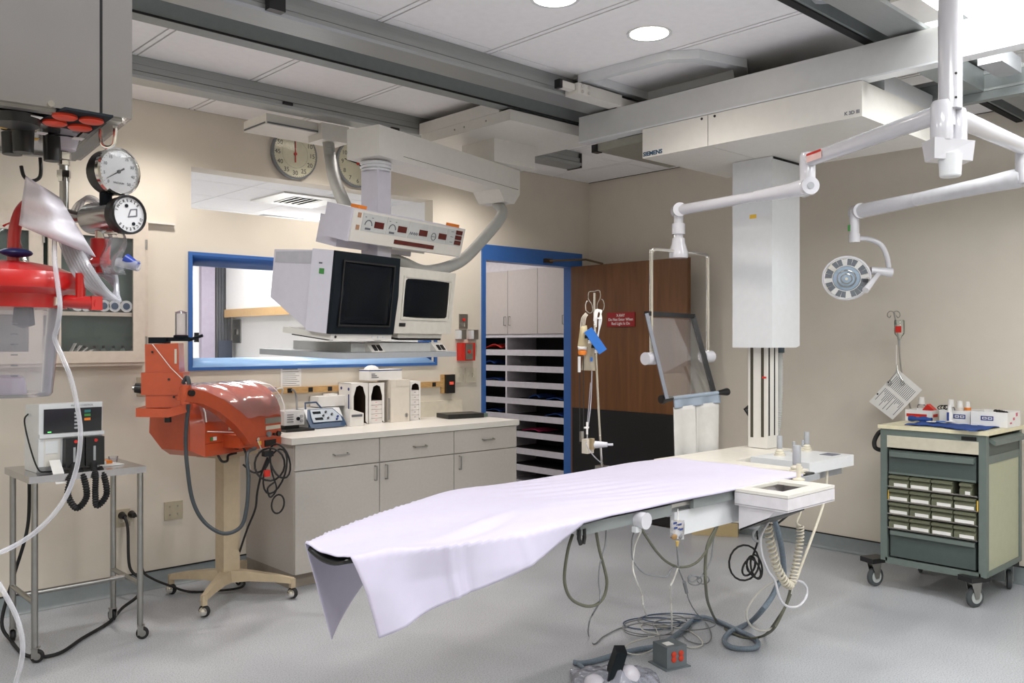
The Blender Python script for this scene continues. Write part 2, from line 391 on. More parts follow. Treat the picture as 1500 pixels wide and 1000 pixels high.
# ---------------- window_1: blue splayed frame and pane
wf = bpy.data.objects.new('window_1', None); COL.objects.link(wf); wf.location = (3.19, YB, 1.3); struct(wf)
X0, X1, Z0, Z1 = 2.217, 4.161, 1.303, 2.040
o4 = lambda x0, x1, z0, z1, y: [(x0, y, z0), (x1, y, z0), (x1, y, z1), (x0, y, z1)]
MB().ring(o4(X0, X1, Z0, Z1, YB-.012), o4(X0+.022, X1-.022, Z0+.02, Z1-.02, YB-.012), (0, .012, 0)).build('face_frame', m_blue, wf)
IN = o4(2.285, 4.10, 1.378, 1.966, YB+.09); OU = o4(X0+.022, X1-.022, Z0+.02, Z1-.02, YB-.011)
for k, nm in enumerate(['sill', 'jamb', 'head', 'jamb']):
    q = MB(); j = (k+1) % 4; A = [q.v(p) for p in (OU[k], OU[j], IN[j], IN[k])]; q.f(A); q.build(nm, m_blue2 if k == 0 else m_blue, wf, thick=.004)
MB().ring(o4(2.24, 4.15, 1.32, 2.03, YB+.09), o4(2.285, 4.10, 1.378, 1.966, YB+.09), (0, .065, 0)).build('rebate', m_blue, wf)
MB().box(2.285, 4.10, YB+.10, YB+.108, 1.378, 1.966).build('pane', m_glass, wf)
p = at(286, 494, y=YB+.09); bits('latch', m_black, wf, [(p.x-.004, p.x+.018, YB+.075, YB+.099, p.z-.03, p.z+.03)])
# ---------------- doorway: blue frame, wooden leaf standing open
df = bpy.data.objects.new('trim_1', None); COL.objects.link(df); df.location = (5.2, YB, 0); struct(df)
MB().box(4.618, 4.656, YB-.015, YB+T+.002, 0, 2.143).build('jamb', m_blue, df, .002, 1)
MB().box(5.69, 5.807, YB-.015, YB+T+.002, 0, 2.143).build('jamb', m_blue, df, .002, 1)
MB().box(4.618, 5.807, YB-.016, YB+T+.002, 2.143, 2.27).build('header', m_blue, df, .002, 1)
dl = bpy.data.objects.new('door_1', None); COL.objects.link(dl); dl.location = (5.67, 4.65, 0); struct(dl)
DY0, DY1 = 4.035, 5.275
MB().box(5.65, 5.694, DY0, DY1, .01, 2.145).build('leaf', m_wood, dl, .002, 1)
MB().box(5.646, 5.651, DY0+.03, DY1-.02, .012, .905).build('kick_plate', M('black_kick_plate', (26, 25, 24), .4), dl)
for z in (.25, 1.1, 1.95): MB().cyl((5.70, DY1-.004, z-.05), (5.70, DY1-.004, z+.05), .008, n=10).build('hinge', m_steel2, dl)
MB().box(5.685, 5.70, DY0+.06, DY0+.14, .98, 1.12).build('lock_plate', m_steel2, dl)
c0 = at(803, 382, y=YB-.03); c1 = at(858, 380, d=(V((5.55, 5.0, 0))-EYE).dot(FW)); c2 = V((5.67, 4.92, 2.15))
t = MB(); t.tube([c0, c1, c2], .009, 8); t.build('closer_arm', M('bronze_metal', (92, 76, 58), .4, .8), dl)
MB().cbox(c0, (.09, .03, .035)).build('closer_bracket', bpy.data.materials['bronze_metal'], dl)
# warning sign on the door
s0, s1 = at(890, 458, x=5.648), at(930.5, 478, x=5.648)
sg = thing('door_sign', 'small red warning sign screwed to the brown wooden door', 'sign', (5.648, (s0.y+s1.y)/2, s1.z))
MB().box(5.640, 5.6495, s1.y, s0.y, s1.z, s0.z).build('plate', M('red_sign_plastic', (138, 24, 24), .4), sg, .002, 1)
zc = (s0.z+s1.z)/2; yc = (s0.y+s1.y)/2
for k, tx in enumerate(['X-RAY', 'Do Not Enter When', 'Red Light Is On']):
    text('lettering', tx, .034, Matrix.Translation((5.6395, yc, zc+.034-.034*k)) @ FX, m_white, sg, sx=.92)
# ---------------- closet behind the doorway
cl = MB(); cl.box(4.45, 4.55, YB+T, 8.3, 0, 2.7); cl.box(4.45, 7.5, 8.3, 8.4, 0, 2.7); cl.box(7.4, 7.5, YB+T, 8.3, 0, 2.7); cl.box(6.02, 7.5, YB+.02, YB+T, 0, 2.7)
struct(cl.build('wall_closet', m_wall2))
struct(MB().box(4.45, 7.5, YB+T, 8.4, 2.62, 2.7).build('ceiling_closet', m_tile))
XS = 6.30
m_shelf = M('pale_laminate_shelf', (214, 206, 210), .45); m_cdoor = M('pinkish_putty_door', (196, 184, 178), .5, var=.02)
ys = [at(px, 500, x=XS).y for px in (650, 741.5, 845)]    # far to near
zbot = at(750, 489, x=XS).z; UT = zbot-.04
su = thing('shelving_unit', 'tall open shelving with laundry cubbies seen through the blue doorway', 'shelf', (XS, ys[1], 0))
MB().box(XS+.02, XS+.46, ys[2]-.01, ys[0], 0, .03).build('plinth', m_shelf, su)
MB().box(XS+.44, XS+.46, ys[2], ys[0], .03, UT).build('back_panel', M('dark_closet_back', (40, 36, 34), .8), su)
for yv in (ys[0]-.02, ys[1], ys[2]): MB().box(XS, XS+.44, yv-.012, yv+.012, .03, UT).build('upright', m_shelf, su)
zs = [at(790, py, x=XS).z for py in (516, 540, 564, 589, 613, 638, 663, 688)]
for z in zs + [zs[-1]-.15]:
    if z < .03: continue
    for (ya, yb) in ((ys[2]+.012, ys[1]-.012), (ys[1]+.012, ys[0]-.03)): MB().box(XS+.012, XS+.44, ya, yb, z-.028, z+.020).build('shelf_board', M('shelf_painted_shade', (52, 46, 46), .7) if 'shelf_painted_shade' not in bpy.data.materials else bpy.data.materials['shelf_painted_shade'], su); MB().box(XS+.0, XS+.012, ya, yb, z-.036, z+.026).build('edge_strip', m_shelf, su)  # interior shade painted into the boards; the strip keeps the shelf colour
oc = thing('closet_cabinet', 'putty overhead cabinet with wire handles above the laundry cubbies', 'cabinet', (XS, ys[1], UT))
MB().box(XS+.015, XS+.46, ys[2], ys[0], UT+.002, 2.36).build('body', m_shelf, oc)
dys = [at(px, 450, x=XS).y for px in (845, 788.5, 745, 700, 655)]
ztop = at(750, 396, x=XS).z; zbot = at(750, 489, x=XS).z
MB().box(XS-.0, XS+.016, ys[2], ys[0], UT+.002, zbot-.003).build('lower_rail', m_shelf, oc)
for k in range(4):
    dd = MB().box(XS-.012, XS+.008, dys[k]+.003, dys[k+1]-.003, zbot, ztop).build('door', m_cdoor, oc, .002, 1)
    hy = {0: dys[1]-.06, 1: dys[2]-.035, 2: dys[2]+.035, 3: dys[4]-.05}[k]
    if k == 0: hy = dys[0]+.16
    zz = at(750, 470, x=XS).z
    MB().tube([(XS-.012, hy, zz-.045), (XS-.04, hy, zz-.045), (XS-.04, hy, zz+.045), (XS-.012, hy, zz+.045)], .005, 6).build('handle', m_steel2, dd)
troffer(5.4, 7.0, 2.62, .58, 1.1, CLOSET_W, 'added unseen fill light panel inside the supply closet')  # unseen panel, added to give the closet some light
# folded things in the cubbies
def folded(px, py, wy, h, m, lab):
    p = at(px, py, x=XS+.06); z = max([q+.022 for q in zs+[zs[-1]-.15] if q+.022 <= p.z+.02] or [.03])
    b = MB(); b.grid(lambda u, v: (XS+.05+.3*u, p.y-wy/2+wy*v, z+.004+h*math.sin(math.pi*min(max(v, .04), .96))**.5*(.75+.25*math.sin(9*u+5*v))), 8, 10)
    tag(b.build('folded_linen', m, None, thick=.008), lab, 'linen', 'linen in the cubbies')
folded(722, 505, .28, .06, m_red2, 'red folded linen in the top left cubby behind the doorway')
folded(716, 530, .2, .05, m_bluec, 'blue folded linen in the second cubby down, left column')
folded(722, 553, .26, .025, m_bluec, 'flat blue linen in the third cubby down, left column')
folded(783, 575, .16, .05, m_bluec, 'crumpled blue linen in the fourth cubby down, right column')
folded(812, 579, .22, .025, m_bluec, 'flat blue linen lying right of the crumpled one in the fourth cubby')
folded(722, 600, .26, .03, m_bluec, 'flat blue linen in the fifth cubby down, left column')
folded(812, 603, .24, .035, m_bluec, 'blue linen in the fifth cubby down, right column')
folded(778, 629, .26, .03, M('pink_cloth', (190, 50, 100), .8), 'pink cloth in the sixth cubby down beside the counter')
# ---------------- room lights
def downlight(x, y, label, lit=True, watt=None):
    t = thing('downlight', label, 'light', (x, y, ZC), 'recessed downlights')
    MB().lathe([(.085, 0), (.105, -.004), (.105, -.001), (.085, .0)], (x, y, ZC-.001)).build('trim_ring', m_enam2, t)
    MB().lathe([(.0, -.002), (.09, -.002), (.09, 0), (0, 0)], (x, y, ZC-.001)).build('lens', m_can if lit else m_enam, t)
    if lit:
        ld = bpy.data.lights.new('lamp', 'SPOT'); ld.energy = (watt or CAN_W)*4; ld.color = CAN_C; ld.spot_size = math.radians(140); ld.spot_blend = .8; ld.shadow_soft_size = .08
        o = bpy.data.objects.new('lamp', ld); COL.objects.link(o); o.location = (x, y, ZC-.03); par(o, t)
p = at(951, 49, z=ZC); downlight(p.x, p.y, 'lit round downlight in the ceiling right of the rail')
p = at(813, -3, z=ZC); downlight(p.x, p.y, 'lit round downlight cut by the top edge of the photo')
for x, l in ((1.98, 'downlight behind the rail above the wall cabinet end of the counter wall'), (3.12, 'downlight behind the rail above the middle of the window'), (4.28, 'downlight behind the rail near the blue doorway')): downlight(x, 4.76, l, True, WASH_W)
p = at(1215, -12, z=ZC-.06); t = thing('smoke_detector', 'round grey ceiling ring at the top edge beside the rails', 'fixture', (p.x, p.y, ZC-.1))
MB().lathe([(.0, 0), (.12, 0), (.14, -.03), (.135, -.055), (.11, -.06), (0, -.06)], (p.x, p.y, ZC-.001)).build('housing', m_enam2, t)
MB().lathe([(.085, 0), (.1, -.008), (.11, 0)], (p.x, p.y, ZC-.062)).build('ring', m_grey, t)
for (x, y, l) in [(3.86, .85, 'bright ceiling light panel at the upper right corner'), (1.92, .3, 'added unseen fill light panel above the camera'), (.0, .55, 'added unseen fill light panel behind the camera on the left'),
                  (.0, 3.0, 'added unseen fill light panel left of the steel pendant'), (3.86, -1.1, 'added unseen fill light panel at the back right of the room'), (2.56, -2.5, 'added unseen fill light panel at the rear middle of the room')]:  # all panels after the first are unseen, added as fill light
    troffer(x, y, ZC, .6, 1.2, TROFFER_W, l)
# ================================================================== ceiling rails and bridges
def rail(name, label, x0, x1, y0, y1, z0, mats=(None, None), slot=True):
    t = thing(name, label, 'rail', ((x0+x1)/2, (y0+y1)/2, ZC-.001))
    h = ZC-.002-z0
    MB().box(x0, x1, y0+.012, y1-.012, z0+h*.62, ZC-.0015).build('upper_web', mats[0] or m_alu, t)
    MB().box(x0, x1, y0, y1, z0+h*.32, z0+h*.60).build('track_body', mats[0] or m_alu, t, .003, 1)
    MB().box(x0, x1, y0+.008, y1-.008, z0+h*.28, z0+h*.63).build('slot', m_gap, t)
    MB().prism([(x0, y0+.004, z0), (x0, y1-.004, z0), (x0, y1+.006, z0+h*.1), (x0, y1+.006, z0+h*.28), (x0, y0-.006, z0+h*.28), (x0, y0-.006, z0+h*.1)], (x1-x0, 0, 0)).build('lower_flange', mats[1] or m_alu, t, .003, 1)
    return t
xe = at(847, 240, y=4.50).x
rA = rail('ceiling_rail', 'grey ceiling rail nearest the window wall carrying the monitor boom', XL, xe, 4.47, 4.60, 2.805)
MB().box(xe-.012, xe+.004, 4.465, 4.605, 2.80, 2.91).build('end_stop', m_black, rA)
for px in (421, 578):
    q = at(px, (152, 189)[px > 500], y=4.463); MB().box(q.x-.03, q.x+.03, 4.452, 4.464, q.z-.008, q.z+.008).build('clip', m_black, rA)
t = thing('cable_duct', 'flat dark grey cable duct running between the two ceiling rails', 'duct', (2, 3.66, 2.85))
MB().box(XL, 5.3, 3.60, 3.70, 2.812, 2.893).build('body', m_alud, t, .002, 1); MB().box(XL, 5.3, 3.606, 3.694, 2.893, ZC-.001).build('spacer', m_gap, t)
MB().box(XL, 5.3, 3.594, 3.601, 2.806, 2.815).build('lower_lip', m_gap, t)
rC = rail('ceiling_rail', 'broad grey ceiling rail in front of the cable duct, carrying the bridge end', XL, 4.15, 3.25, 3.42, 2.812)
p = at(400, 8, y=3.245); MB().cbox((p.x, 3.225, p.z), (.07, .04, .06)).build('end_stop', m_black, rC, .008)
rD = rail('ceiling_rail', 'dark grey ceiling rail above the bridge at the upper right', XL, XR-.02, 1.50, 1.66, 2.812, (m_alud, m_alu))
t = thing('cable_duct', 'narrow dark duct left of the upper right ceiling rail', 'duct', (2, 1.77, 2.85))
MB().box(XL, XR-.02, 1.74, 1.80, 2.83, ZC-.001).build('body', m_alud, t, .002, 1); MB().box(XL, XR-.02, 1.752, 1.788, 2.822, 2.830).build('slot', m_gap, t)
# trolleys between rails and bridge
def trolley(label, x0, x1, y0, y1):
    t = thing('rail_trolley', label, 'trolley', ((x0+x1)/2, y0, 2.80), 'rail trolleys')
    MB().box(x0, x1, y0, y1, 2.802, 2.86).build('block', m_enam, t, .004)
    MB().box(x0-.10, x0-.005, y0+.02, y0+.06, 2.82, 2.855).build('buffer', m_enam, t, .004)
    MB().box(x0-.12, x0-.10, y0+.02, y0+.06, 2.815, 2.86).build('buffer_cap', m_black, t)
    MB().box(x1, x1+.14, y0+.01, y0+.04, 2.80, 2.85).build('arm', m_enam, t, .003)
    for k in range(4): MB().cyl((x0+.03+.05*(k % 2), y0, 2.815+.03*(k//2)), (x0+.03+.05*(k % 2), y0-.006, 2.815+.03*(k//2)), .008, n=10).build('bolt', m_chrome, t)
trolley('white bolted trolley joining the broad rail to the bridge beam', 3.42, 3.78, 3.14, 3.235)
trolley('white bolted trolley on the dark rail at the upper right', 3.40, 3.72, 1.38, 1.475)
# shallow hatch frame on the ceiling above the bridge
t = thing('ceiling_hatch_frame', 'white chamfered frame on the ceiling just behind the bridge beam', 'frame', (3.8, 2.95, ZC))
hp = [V((3.46, 3.18, 0)), V((3.50, 2.62, 0)), V((3.60, 2.50, 0)), V((3.90, 2.42, 0)), V((4.04, 2.50, 0)), V((4.04, 3.18, 0))]
cxy = V((3.78, 2.85, 0)); b = MB()
b.ring([p+UP*(ZC-.045) for p in hp], [cxy+(p-cxy)*.84+UP*(ZC-.045) for p in hp], (0, 0, .044)); b.build('frame', m_enam2, t, .006)
# bridge: two beams along Y
br = thing('ceiling_bridge', 'long pale grey ceiling bridge beam crossing the upper right', 'beam', (4.2, 1.5, 2.66))
MB().box(3.79, 3.84, YF+.3, 3.475, 2.652, 2.80).build('front_beam', M('pale_grey_beam', (196, 197, 196), .42, .1, var=.02), br, .002, 1)
MB().box(3.785, 3.86, YF+.3, 3.475, 2.648, 2.656).build('lower_lip', m_enam2, br)
MB().box(4.58, 4.63, YF+.3, 3.475, 2.66, 2.80).build('rear_beam', m_alud, br, .002, 1)
MB().box(4.572, 4.65, YF+.3, 3.475, 2.78, 2.80).build('rear_flange', m_alu, br); MB().box(4.574, 4.65, YF+.3, 3.475, 2.70, 2.712).build('rear_rib', m_alu, br)
for y in (3.30, 1.58, -1.2): MB().box(3.84, 4.58, y-.05, y+.05, 2.70, 2.80).build('cross_tie', m_alud, br)
for (y, x) in ((1.40, 4.2), (1.12, 4.25), (.9, 4.3)): MB().box(x, x+.26, y-.07, y+.03, 2.72, 2.79).build('tie_block', m_grey, br, .004)
# carriage with the table lift column
ca = thing('bridge_carriage', 'large off-white carriage hung under the bridge beam, holding the lift column', 'carriage', (4.2, 2.4, 2.49))
MB().box(3.79, 4.62, 1.77, 2.578, 2.487, 2.646).build('housing', m_enam, ca, .003, 1)
MB().box(3.79, 4.62, 2.582, 3.003, 2.487, 2.646).build('side_cover', m_enam, ca, .003, 1)
MB().box(3.80, 4.61, 1.775, 3.0, 2.645, 2.652).build('gap', m_gap, ca)
MB().box(4.02, 4.62, 1.771, 2.2, 2.646, 2.73).build('raised_cover', m_enam2, ca, .003, 1)
MB().box(3.86, 4.56, 3.003, 3.40, 2.60, 2.645).build('guide_tray', M('olive_grey_metal', (150, 150, 138), .45, .4), ca)
for (x, y) in ((3.87, 3.40), (4.52, 3.03)): MB().box(x-.02, x+.03, y-.01, y+.03, 2.595, 2.64).build('buffer', m_black, ca)
text('maker_lettering', 'SIEMENS', .031, Matrix.Translation((3.7895, at(956, 224, x=3.79).y, at(956, 224, x=3.79).z)) @ FX, M('petrol_ink', (20, 70, 100), .5), ca, depth=.0006, sx=1.12, bold=.0012)
text('model_lettering', 'K 3D III', .022, Matrix.Translation((3.7895, at(1248, 165, x=3.79).y, at(1248, 165, x=3.79).z)) @ FX, m_print, ca, depth=.0006, bold=.0006)
for px in (1028, 1047):
    q = at(px, 174 if px < 1037 else 170, x=3.79); MB().cyl((3.791, q.y, q.z), (3.788, q.y, q.z), .007, n=10).build('screw', m_black, ca)
# lift column (telescopic) : upper cover, lower slotted mast
lc = thing('lift_column', 'white telescopic column hanging from the carriage down to the table', 'column', (4.39, 2.60, .89))
b = MB(); b.prism([(4.244, 2.48, 1.45), (4.244, 2.726, 1.45), (4.54, 2.726, 1.45), (4.54, 2.48, 1.46), (4.50, 2.48, 1.45)], (0, 0, 2.485-1.45)); b.build('upper_cover', m_enam2, lc, .003, 1)
MB().box(4.256, 4.53, 2.478, 2.482, 2.474, 2.486).build('gap', m_gap, lc); 
p = at(1103, 317, x=4.243); bits('warning_label', m_yel, lc, [(4.2425, 4.2445, p.y-.02, p.y+.02, p.z-.011, p.z+.011)])
p0 = at(1096, 600, x=4.33).y; p1 = at(1124, 600, x=4.33).y; XCM = 4.33
MB().box(XCM, XCM+.115, p1, p0, .89, 1.46).build('mast', m_enam, lc, .003, 1)
for px in (1101.5, 1117):
    y = at(px, 560, x=XCM).y; MB().box(XCM-.002, XCM+.001, y-.0085, y+.0085, at(px, 640, x=XCM).z, 1.45).build('slot', M('slot_bronze', (82, 78, 66), .4, .5) if 'slot_bronze' not in bpy.data.materials else bpy.data.materials['slot_bronze'], lc)
for (dx, w_) in ((.012, .012), (.07, .01)): MB().box(XCM+dx, XCM+dx+w_, p1-.002, p1+.001, .96, 1.45).build('side_slot', m_gap, lc)
p = at(1127.5, 553, x=XCM+.02); bits('pointer', m_red2, lc, [(XCM-.004, XCM+.002, p1+.006, p1+.03, p.z-.004, p.z+.006)])
MB().cyl((XCM+.06, p0+.012, 1.36), (XCM+.06, p0+.012, 1.45), .022).build('cable_gland', m_black, lc)
q = [(XCM+.16, p1+.02, 1.46), (XCM+.165, p1+.02, 1.25), (XCM+.15, p1+.02, 1.05), (XCM+.12, p1+.02, .93)]
pts = spl(q, 26); MB().tube(pts, [(.021 if i % 2 else .0185) for i in range(len(pts))], 10).build('corrugated_hose', m_corr, lc)
MB().cyl((XCM+.16, p1+.02, 1.42), (XCM+.16, p1+.02, 1.455), .03).build('hose_collar', M('grey_blue_collar', (70, 84, 92), .5), lc)
MB().tube([(XCM+.03, p0+.004, 1.12), (XCM+.02, p0+.03, 1.10), (XCM+.03, p0+.004, 1.06)], .012, 8).build('knob', m_black, lc)
# ================================================================== patient table
TZ = .885
tb = thing('patient_table', 'long ceiling-hung patient table under a white sheet', 'table', (3.0, 2.35, TZ))
YN, YFR = 2.03, 2.72            # long sides of the top
def half(x):                    # half width of the tapered head end
    if x < 1.31: x = 1.31
    k = min(1, (x-1.31)/.95); return .10+.245*math.sin(k*math.pi/2)**.9
YCT = 2.335
def yc_(x): return 2.18+(YCT-2.18)*min(1, max(0, (x-1.31)/1.0))
xsn = [1.32+.12*i for i in range(9)]+[2.6, 3.0, 3.4, 3.78]
def sag(x, v): return (-.022*(1-(2*v-1)**2))*max(0, 1-max(0, x-1.3)/1.6)
b = MB()
b.grid(lambda u, v: (lambda x: (x, yc_(x)+(2*v-1)*half(x), TZ-.012+sag(x, v)))(1.315+(3.78-1.315)*u), 30, 10)
b.build('top_board', m_black, tb, thick=.010)
MB().box(2.02, 3.78, 2.02, 2.70, .845, .868).build('frame_plate', m_enam, tb, .003, 1)
MB().box(2.76, 3.55, 2.06, 2.66, .80, .845).build('chassis', m_enam2, tb, .004, 1)
# rails on the near side
def side_rail(px0, px1, y, zt, zb, nm='side_rail'):
    x0 = at(px0, 760, y=y).x; x1 = at(px1, 740, y=y).x
    MB().box(x0, x1, y, y+.018, zb, zt).build(nm, m_alud, tb, .003, 1); return x0, x1
sx0, sx1 = side_rail(850, 984, 1.985, .868, .828)
s2a, s2b = side_rail(1016, 1086, 1.985, .872, .836)
for x in (sx0+.1, sx1-.1, s2a+.08): MB().box(x-.015, x+.015, 2.0, 2.03, .84, .862).build('rail_standoff', m_steel2, tb)
MB().box(at(988, 750, y=2.01).x, at(1088, 740, y=2.01).x, 2.01, 2.03, .735, .83).build('side_panel', m_enam2, tb, .003, 1)
MB().box(3.05, 3.40, 2.70, 2.718, .83, .868).build('far_rail', m_alud, tb)
p = at(936, 761, y=1.98); MB().cyl((p.x, 1.986, p.z), (p.x, 1.945, p.z), .030).build('clamp_knob', m_gloss, tb, .004)
MB().cbox((p.x-.02, 1.975, p.z-.03), (.03, .02, .02)).build('clamp_foot', m_enam2, tb)
p = at(852, 788, y=1.985)
for k in (-1, 1): MB().tube([(p.x+.012*k, 1.985, p.z+.03), (p.x+.014*k, 1.985, p.z), (p.x+.006*k, 1.983, p.z-.02)], .007, 8).build('strap_clip', m_black, tb)
# rear board that carries the lift column
b = MB()
bo = [at(1000, 671, z=TZ), at(1048, 657.5, z=TZ), at(1163, 657, z=TZ), at(1152, 661, z=TZ), at(1073.6, 675, z=TZ), at(1158, 685, z=TZ), at(1140, 692, z=TZ), at(1060, 712, z=TZ)]
bo = [V((3.55, 2.74, TZ)), V((4.46, 2.74, TZ)), V((4.46, 2.455, TZ)), V((3.80, 2.43, TZ)), V((3.80, 2.03, TZ)), V((3.55, 2.03, TZ))]
b.prism([p-UP*.03 for p in bo], (0, 0, .032)); b.build('end_board', M('cream_table_laminate', (222, 216, 204), .35), tb, .004)
MB().box(3.80, 4.40, 2.44, 2.70, .80, .855).build('cross_beam', m_alud, tb)
# control box 1 (near, with storage well) and 2 (far)
m_lwc = M('lavender_white_case', (212, 208, 212), .4)
c1 = thing('table_control_box', 'white control box with open well and joystick nearest the camera', 'control box', (3.27, 1.86, .80))
a0, a1, b0, b1, zt = 3.085, 3.465, 1.735, 1.972, .885
w0 = (3.16, 3.375, 1.80, 1.945)
MB().ring([(a0, b0, zt-.012), (a1, b0, zt-.012), (a1, b1, zt-.012), (a0, b1, zt-.012)], [(w0[0], w0[2], zt-.012), (w0[1], w0[2], zt-.012), (w0[1], w0[3], zt-.012), (w0[0], w0[3], zt-.012)], (0, 0, .012)).build('lid', m_enam, c1, .003, 1)
b = MB(); b.ring([(a0, b0, zt-.062), (a1, b0, zt-.062), (a1, b1, zt-.062), (a0, b1, zt-.062)], [(a0+.01, b0+.01, zt-.062), (a1-.01, b0+.01, zt-.062), (a1-.01, b1-.01, zt-.062), (a0+.01, b1-.01, zt-.062)], (0, 0, .048))
b.box(a0, a1, b0, b1, zt-.066, zt-.060); b.build('case', m_lwc, c1, .002, 1)
MB().box(w0[0]-.004, w0[1]+.004, w0[2]-.004, w0[3]+.004, zt-.058, zt-.055).build('well_floor', M('olive_well', (150, 146, 124), .6), c1)
b = MB(); b.prism([(a0+.012, b1-.012, zt-.062), (a0+.012, b1-.012, zt-.165), (a0+.012, b0+.09, zt-.10), (a0+.012, b0+.055, zt-.062)], (.30, 0, 0)); b.build('lower_case', m_lwc, c1, .003, 1)
MB().prism([(a0+.02, b1-.014, zt-.163), (a0+.02, b0+.09, zt-.098), (a0+.02, b0+.095, zt-.108), (a0+.02, b1-.012, zt-.173)], (.28, 0, 0)).build('gasket', m_black, c1)
def joystick(parent, x, y, z, s=1, cap=True):
    MB().lathe([(.028*s, 0), (.028*s, .007*s), (.022*s, .009*s), (.024*s, .011*s), (.024*s, .017*s), (.018*s, .02*s), (.02*s, .022*s), (.02*s, .028*s), (.014*s, .032*s), (.010*s, .04*s), (0, .04*s)], (x, y, z)).build('bellows', m_beige, parent)
    MB().lathe([(.0, .036*s), (.013*s, .036*s), (.014*s, .040*s), (.014*s, .098*s), (.012*s, .102*s), (0, .102*s)], (x, y, z)).build('grip', m_grey, parent)
def stalk(parent, x, y, z, h):
    MB().lathe([(.026, 0), (.026, .006), (.014, .009), (.010, .012), (.010, h), (0, h)], (x, y, z)).build('post', m_beige, parent)
p = at(1170, 703, z=zt); stalk(c1, p.x, p.y, zt, .07)
c2 = thing('table_control_box', 'white control box with several grey joysticks beside the lift column', 'control box', (4.1, 2.2, .80))
q = [at(1120, 669, z=.9), at(1185, 684, z=.9), at(1222, 663, z=.9), at(1160, 656, z=.9)]
bx0, bx1, by0, by1 = 3.90, 4.36, 2.08, 2.40
MB().box(bx0, bx1, by0, by1, .845, .90).build('case', m_enam2, c2, .004)
MB().box(bx0+.05, bx1-.03, by0+.05, by1-.03, .80, .846).build('lower_case', m_grey, c2, .004)
for px, py, s in ((1142, 667, 1.0), (1188, 659, 1.0)):
    p = at(px, py, z=.90); p.x = min(max(p.x, bx0+.03), bx1-.03); p.y = min(max(p.y, by0+.03), by1-.03); joystick(c2, p.x, p.y, .90, s)
for px, py in ((1163, 662), (1176, 660)):
    p = at(px, py, z=.90); p.x = min(max(p.x, bx0+.03), bx1-.03); p.y = min(max(p.y, by0+.03), by1-.03); joystick(c2, p.x, p.y, .90, .55)
MB().box(bx0+.33, bx0+.42, by0+.05, by0+.12, .899, .902).build('name_plate', m_print, c2)
c3 = thing('pedestal_joystick', 'grey joystick on stacked cream rings between the two control boxes', 'joystick', (3.62, 2.02, .86))
p = at(1167, 691, z=.885); MB().box(p.x-.07, p.x+.12, p.y-.05, p.y+.06, .845, .870).build('bracket', m_grey, c3, .003); joystick(c3, p.x, p.y, .870, 1.35)
# white sheet over the table
def sheet(u, v):
    x = 1.315+(3.63-1.315)*u; hw = half(x)+.012; yc = yc_(x)
    hang_n = .228*max(0, 1-u/.36)**.8+.012; hang_f = .31*max(0, 1-u/.42)**1.0+.014
    tot = hang_f+2*hw+hang_n; s = v*tot
    wav = .012*math.sin(9*x+2)+.008*math.sin(23*x)
    if s < hang_n:                                   # near flap
        k = hang_n-s; fl = .10+.10*math.exp(-((x-1.40)/.07)**2)-.22*math.exp(-((x-1.78)/.16)**2)
        return V((x+.30*k*max(0, 1-u/.25)+.04*k*math.sin(14*x), yc-hw-.008-fl*k-.03*math.sin(11*x+4*k)*min(1, k/.1)-.007*(math.exp(-((x-1.60-.1*k)/.012)**2)-.8*math.exp(-((x-1.655-.1*k)/.014)**2)+.7*math.exp(-((x-1.86-.2*k)/.02)**2)), TZ+.006-k*.97))
    if s < hang_n+2*hw:
        q = (s-hang_n)/(2*hw); e = min(q, 1-q)*2*hw
        z = TZ+.009+sag(x, q)*.85-.014*math.exp(-e/.02)*.6
        z -= .007*math.exp(-((x-1.75)/.14)**2)*math.exp(-(q/.22)**2)-.012*math.exp(-((x-1.43)/.06)**2)*math.exp(-(q/.12)**2)
        z -= .010*(math.exp(-((q-.10-.45*(x-1.62))/.05)**2)-.9*math.exp(-((q-.19-.45*(x-1.62))/.05)**2))*max(0, 1-abs(x-1.85)/.3)
        z += .003*math.sin(60*q+20*x)*math.exp(-((x-2.6)/.3)**2)*min(1, e/.1)*.6
        z += .010*math.exp(-((q-.28)/.12)**2)*max(0, math.sin(3.1*(x-1.6))) * (1 if x < 2.6 else .3)
        z += .004*math.sin(7*x+6*q)*math.sin(5*q+x)*min(1, e/.08)+.010*math.exp(-((x-2.15)/.18)**2)*q**2+.012*math.exp(-((x-3.3)/.25)**2)*max(0, q-.6)*2
        return V((x, yc-hw+2*hw*q, z))
    k = s-hang_n-2*hw
    return V((x+.32*k*max(0, 1-u/.2), yc+hw+.008+.06*k, TZ+.004-k*.98))
b = MB(); b.grid(sheet, 230, 90)
sh = b.build('table_sheet', m_sheet, None, thick=.003, ang=80); tag(sh, 'white cotton sheet draped over the patient table, hanging at the head end', 'sheet')
# ================================================================== monitor boom
GA = 15.5
ga = math.radians(GA); E1 = V((math.cos(ga), math.sin(ga), 0)); E2 = V((-math.sin(ga), math.cos(ga), 0))
PO = V((2.62, 3.85, 0))
mb = thing('monitor_boom', 'off-white ceiling boom carrying the two monitors over the counter', 'boom', (3.75, 4.15, 2.59))
MB().box(3.364, 4.15, 3.613, 4.44, 2.738, 2.80).build('ceiling_plate', m_enam, mb, .003, 1)
MB().box(3.364, 3.52, 3.705, 4.46, 2.801, 2.87).build('carriage_beam', m_enam, mb, .003, 1)
MB().box(3.366, 4.1, 3.62, 4.43, 2.797, 2.803).build('gap', m_gap, mb)
MB().box(3.584, 3.934, 3.99, 4.30, 2.593, 2.738).build('pivot_block', m_enam, mb, .004)
for px, py in ((666, 189), (680, 189), (712, 178)):
    q = at(px, py, x=3.364); MB().cyl((3.365, q.y, 2.77), (3.361, q.y, 2.77), .006, n=8).build('screw', m_steel2, mb)
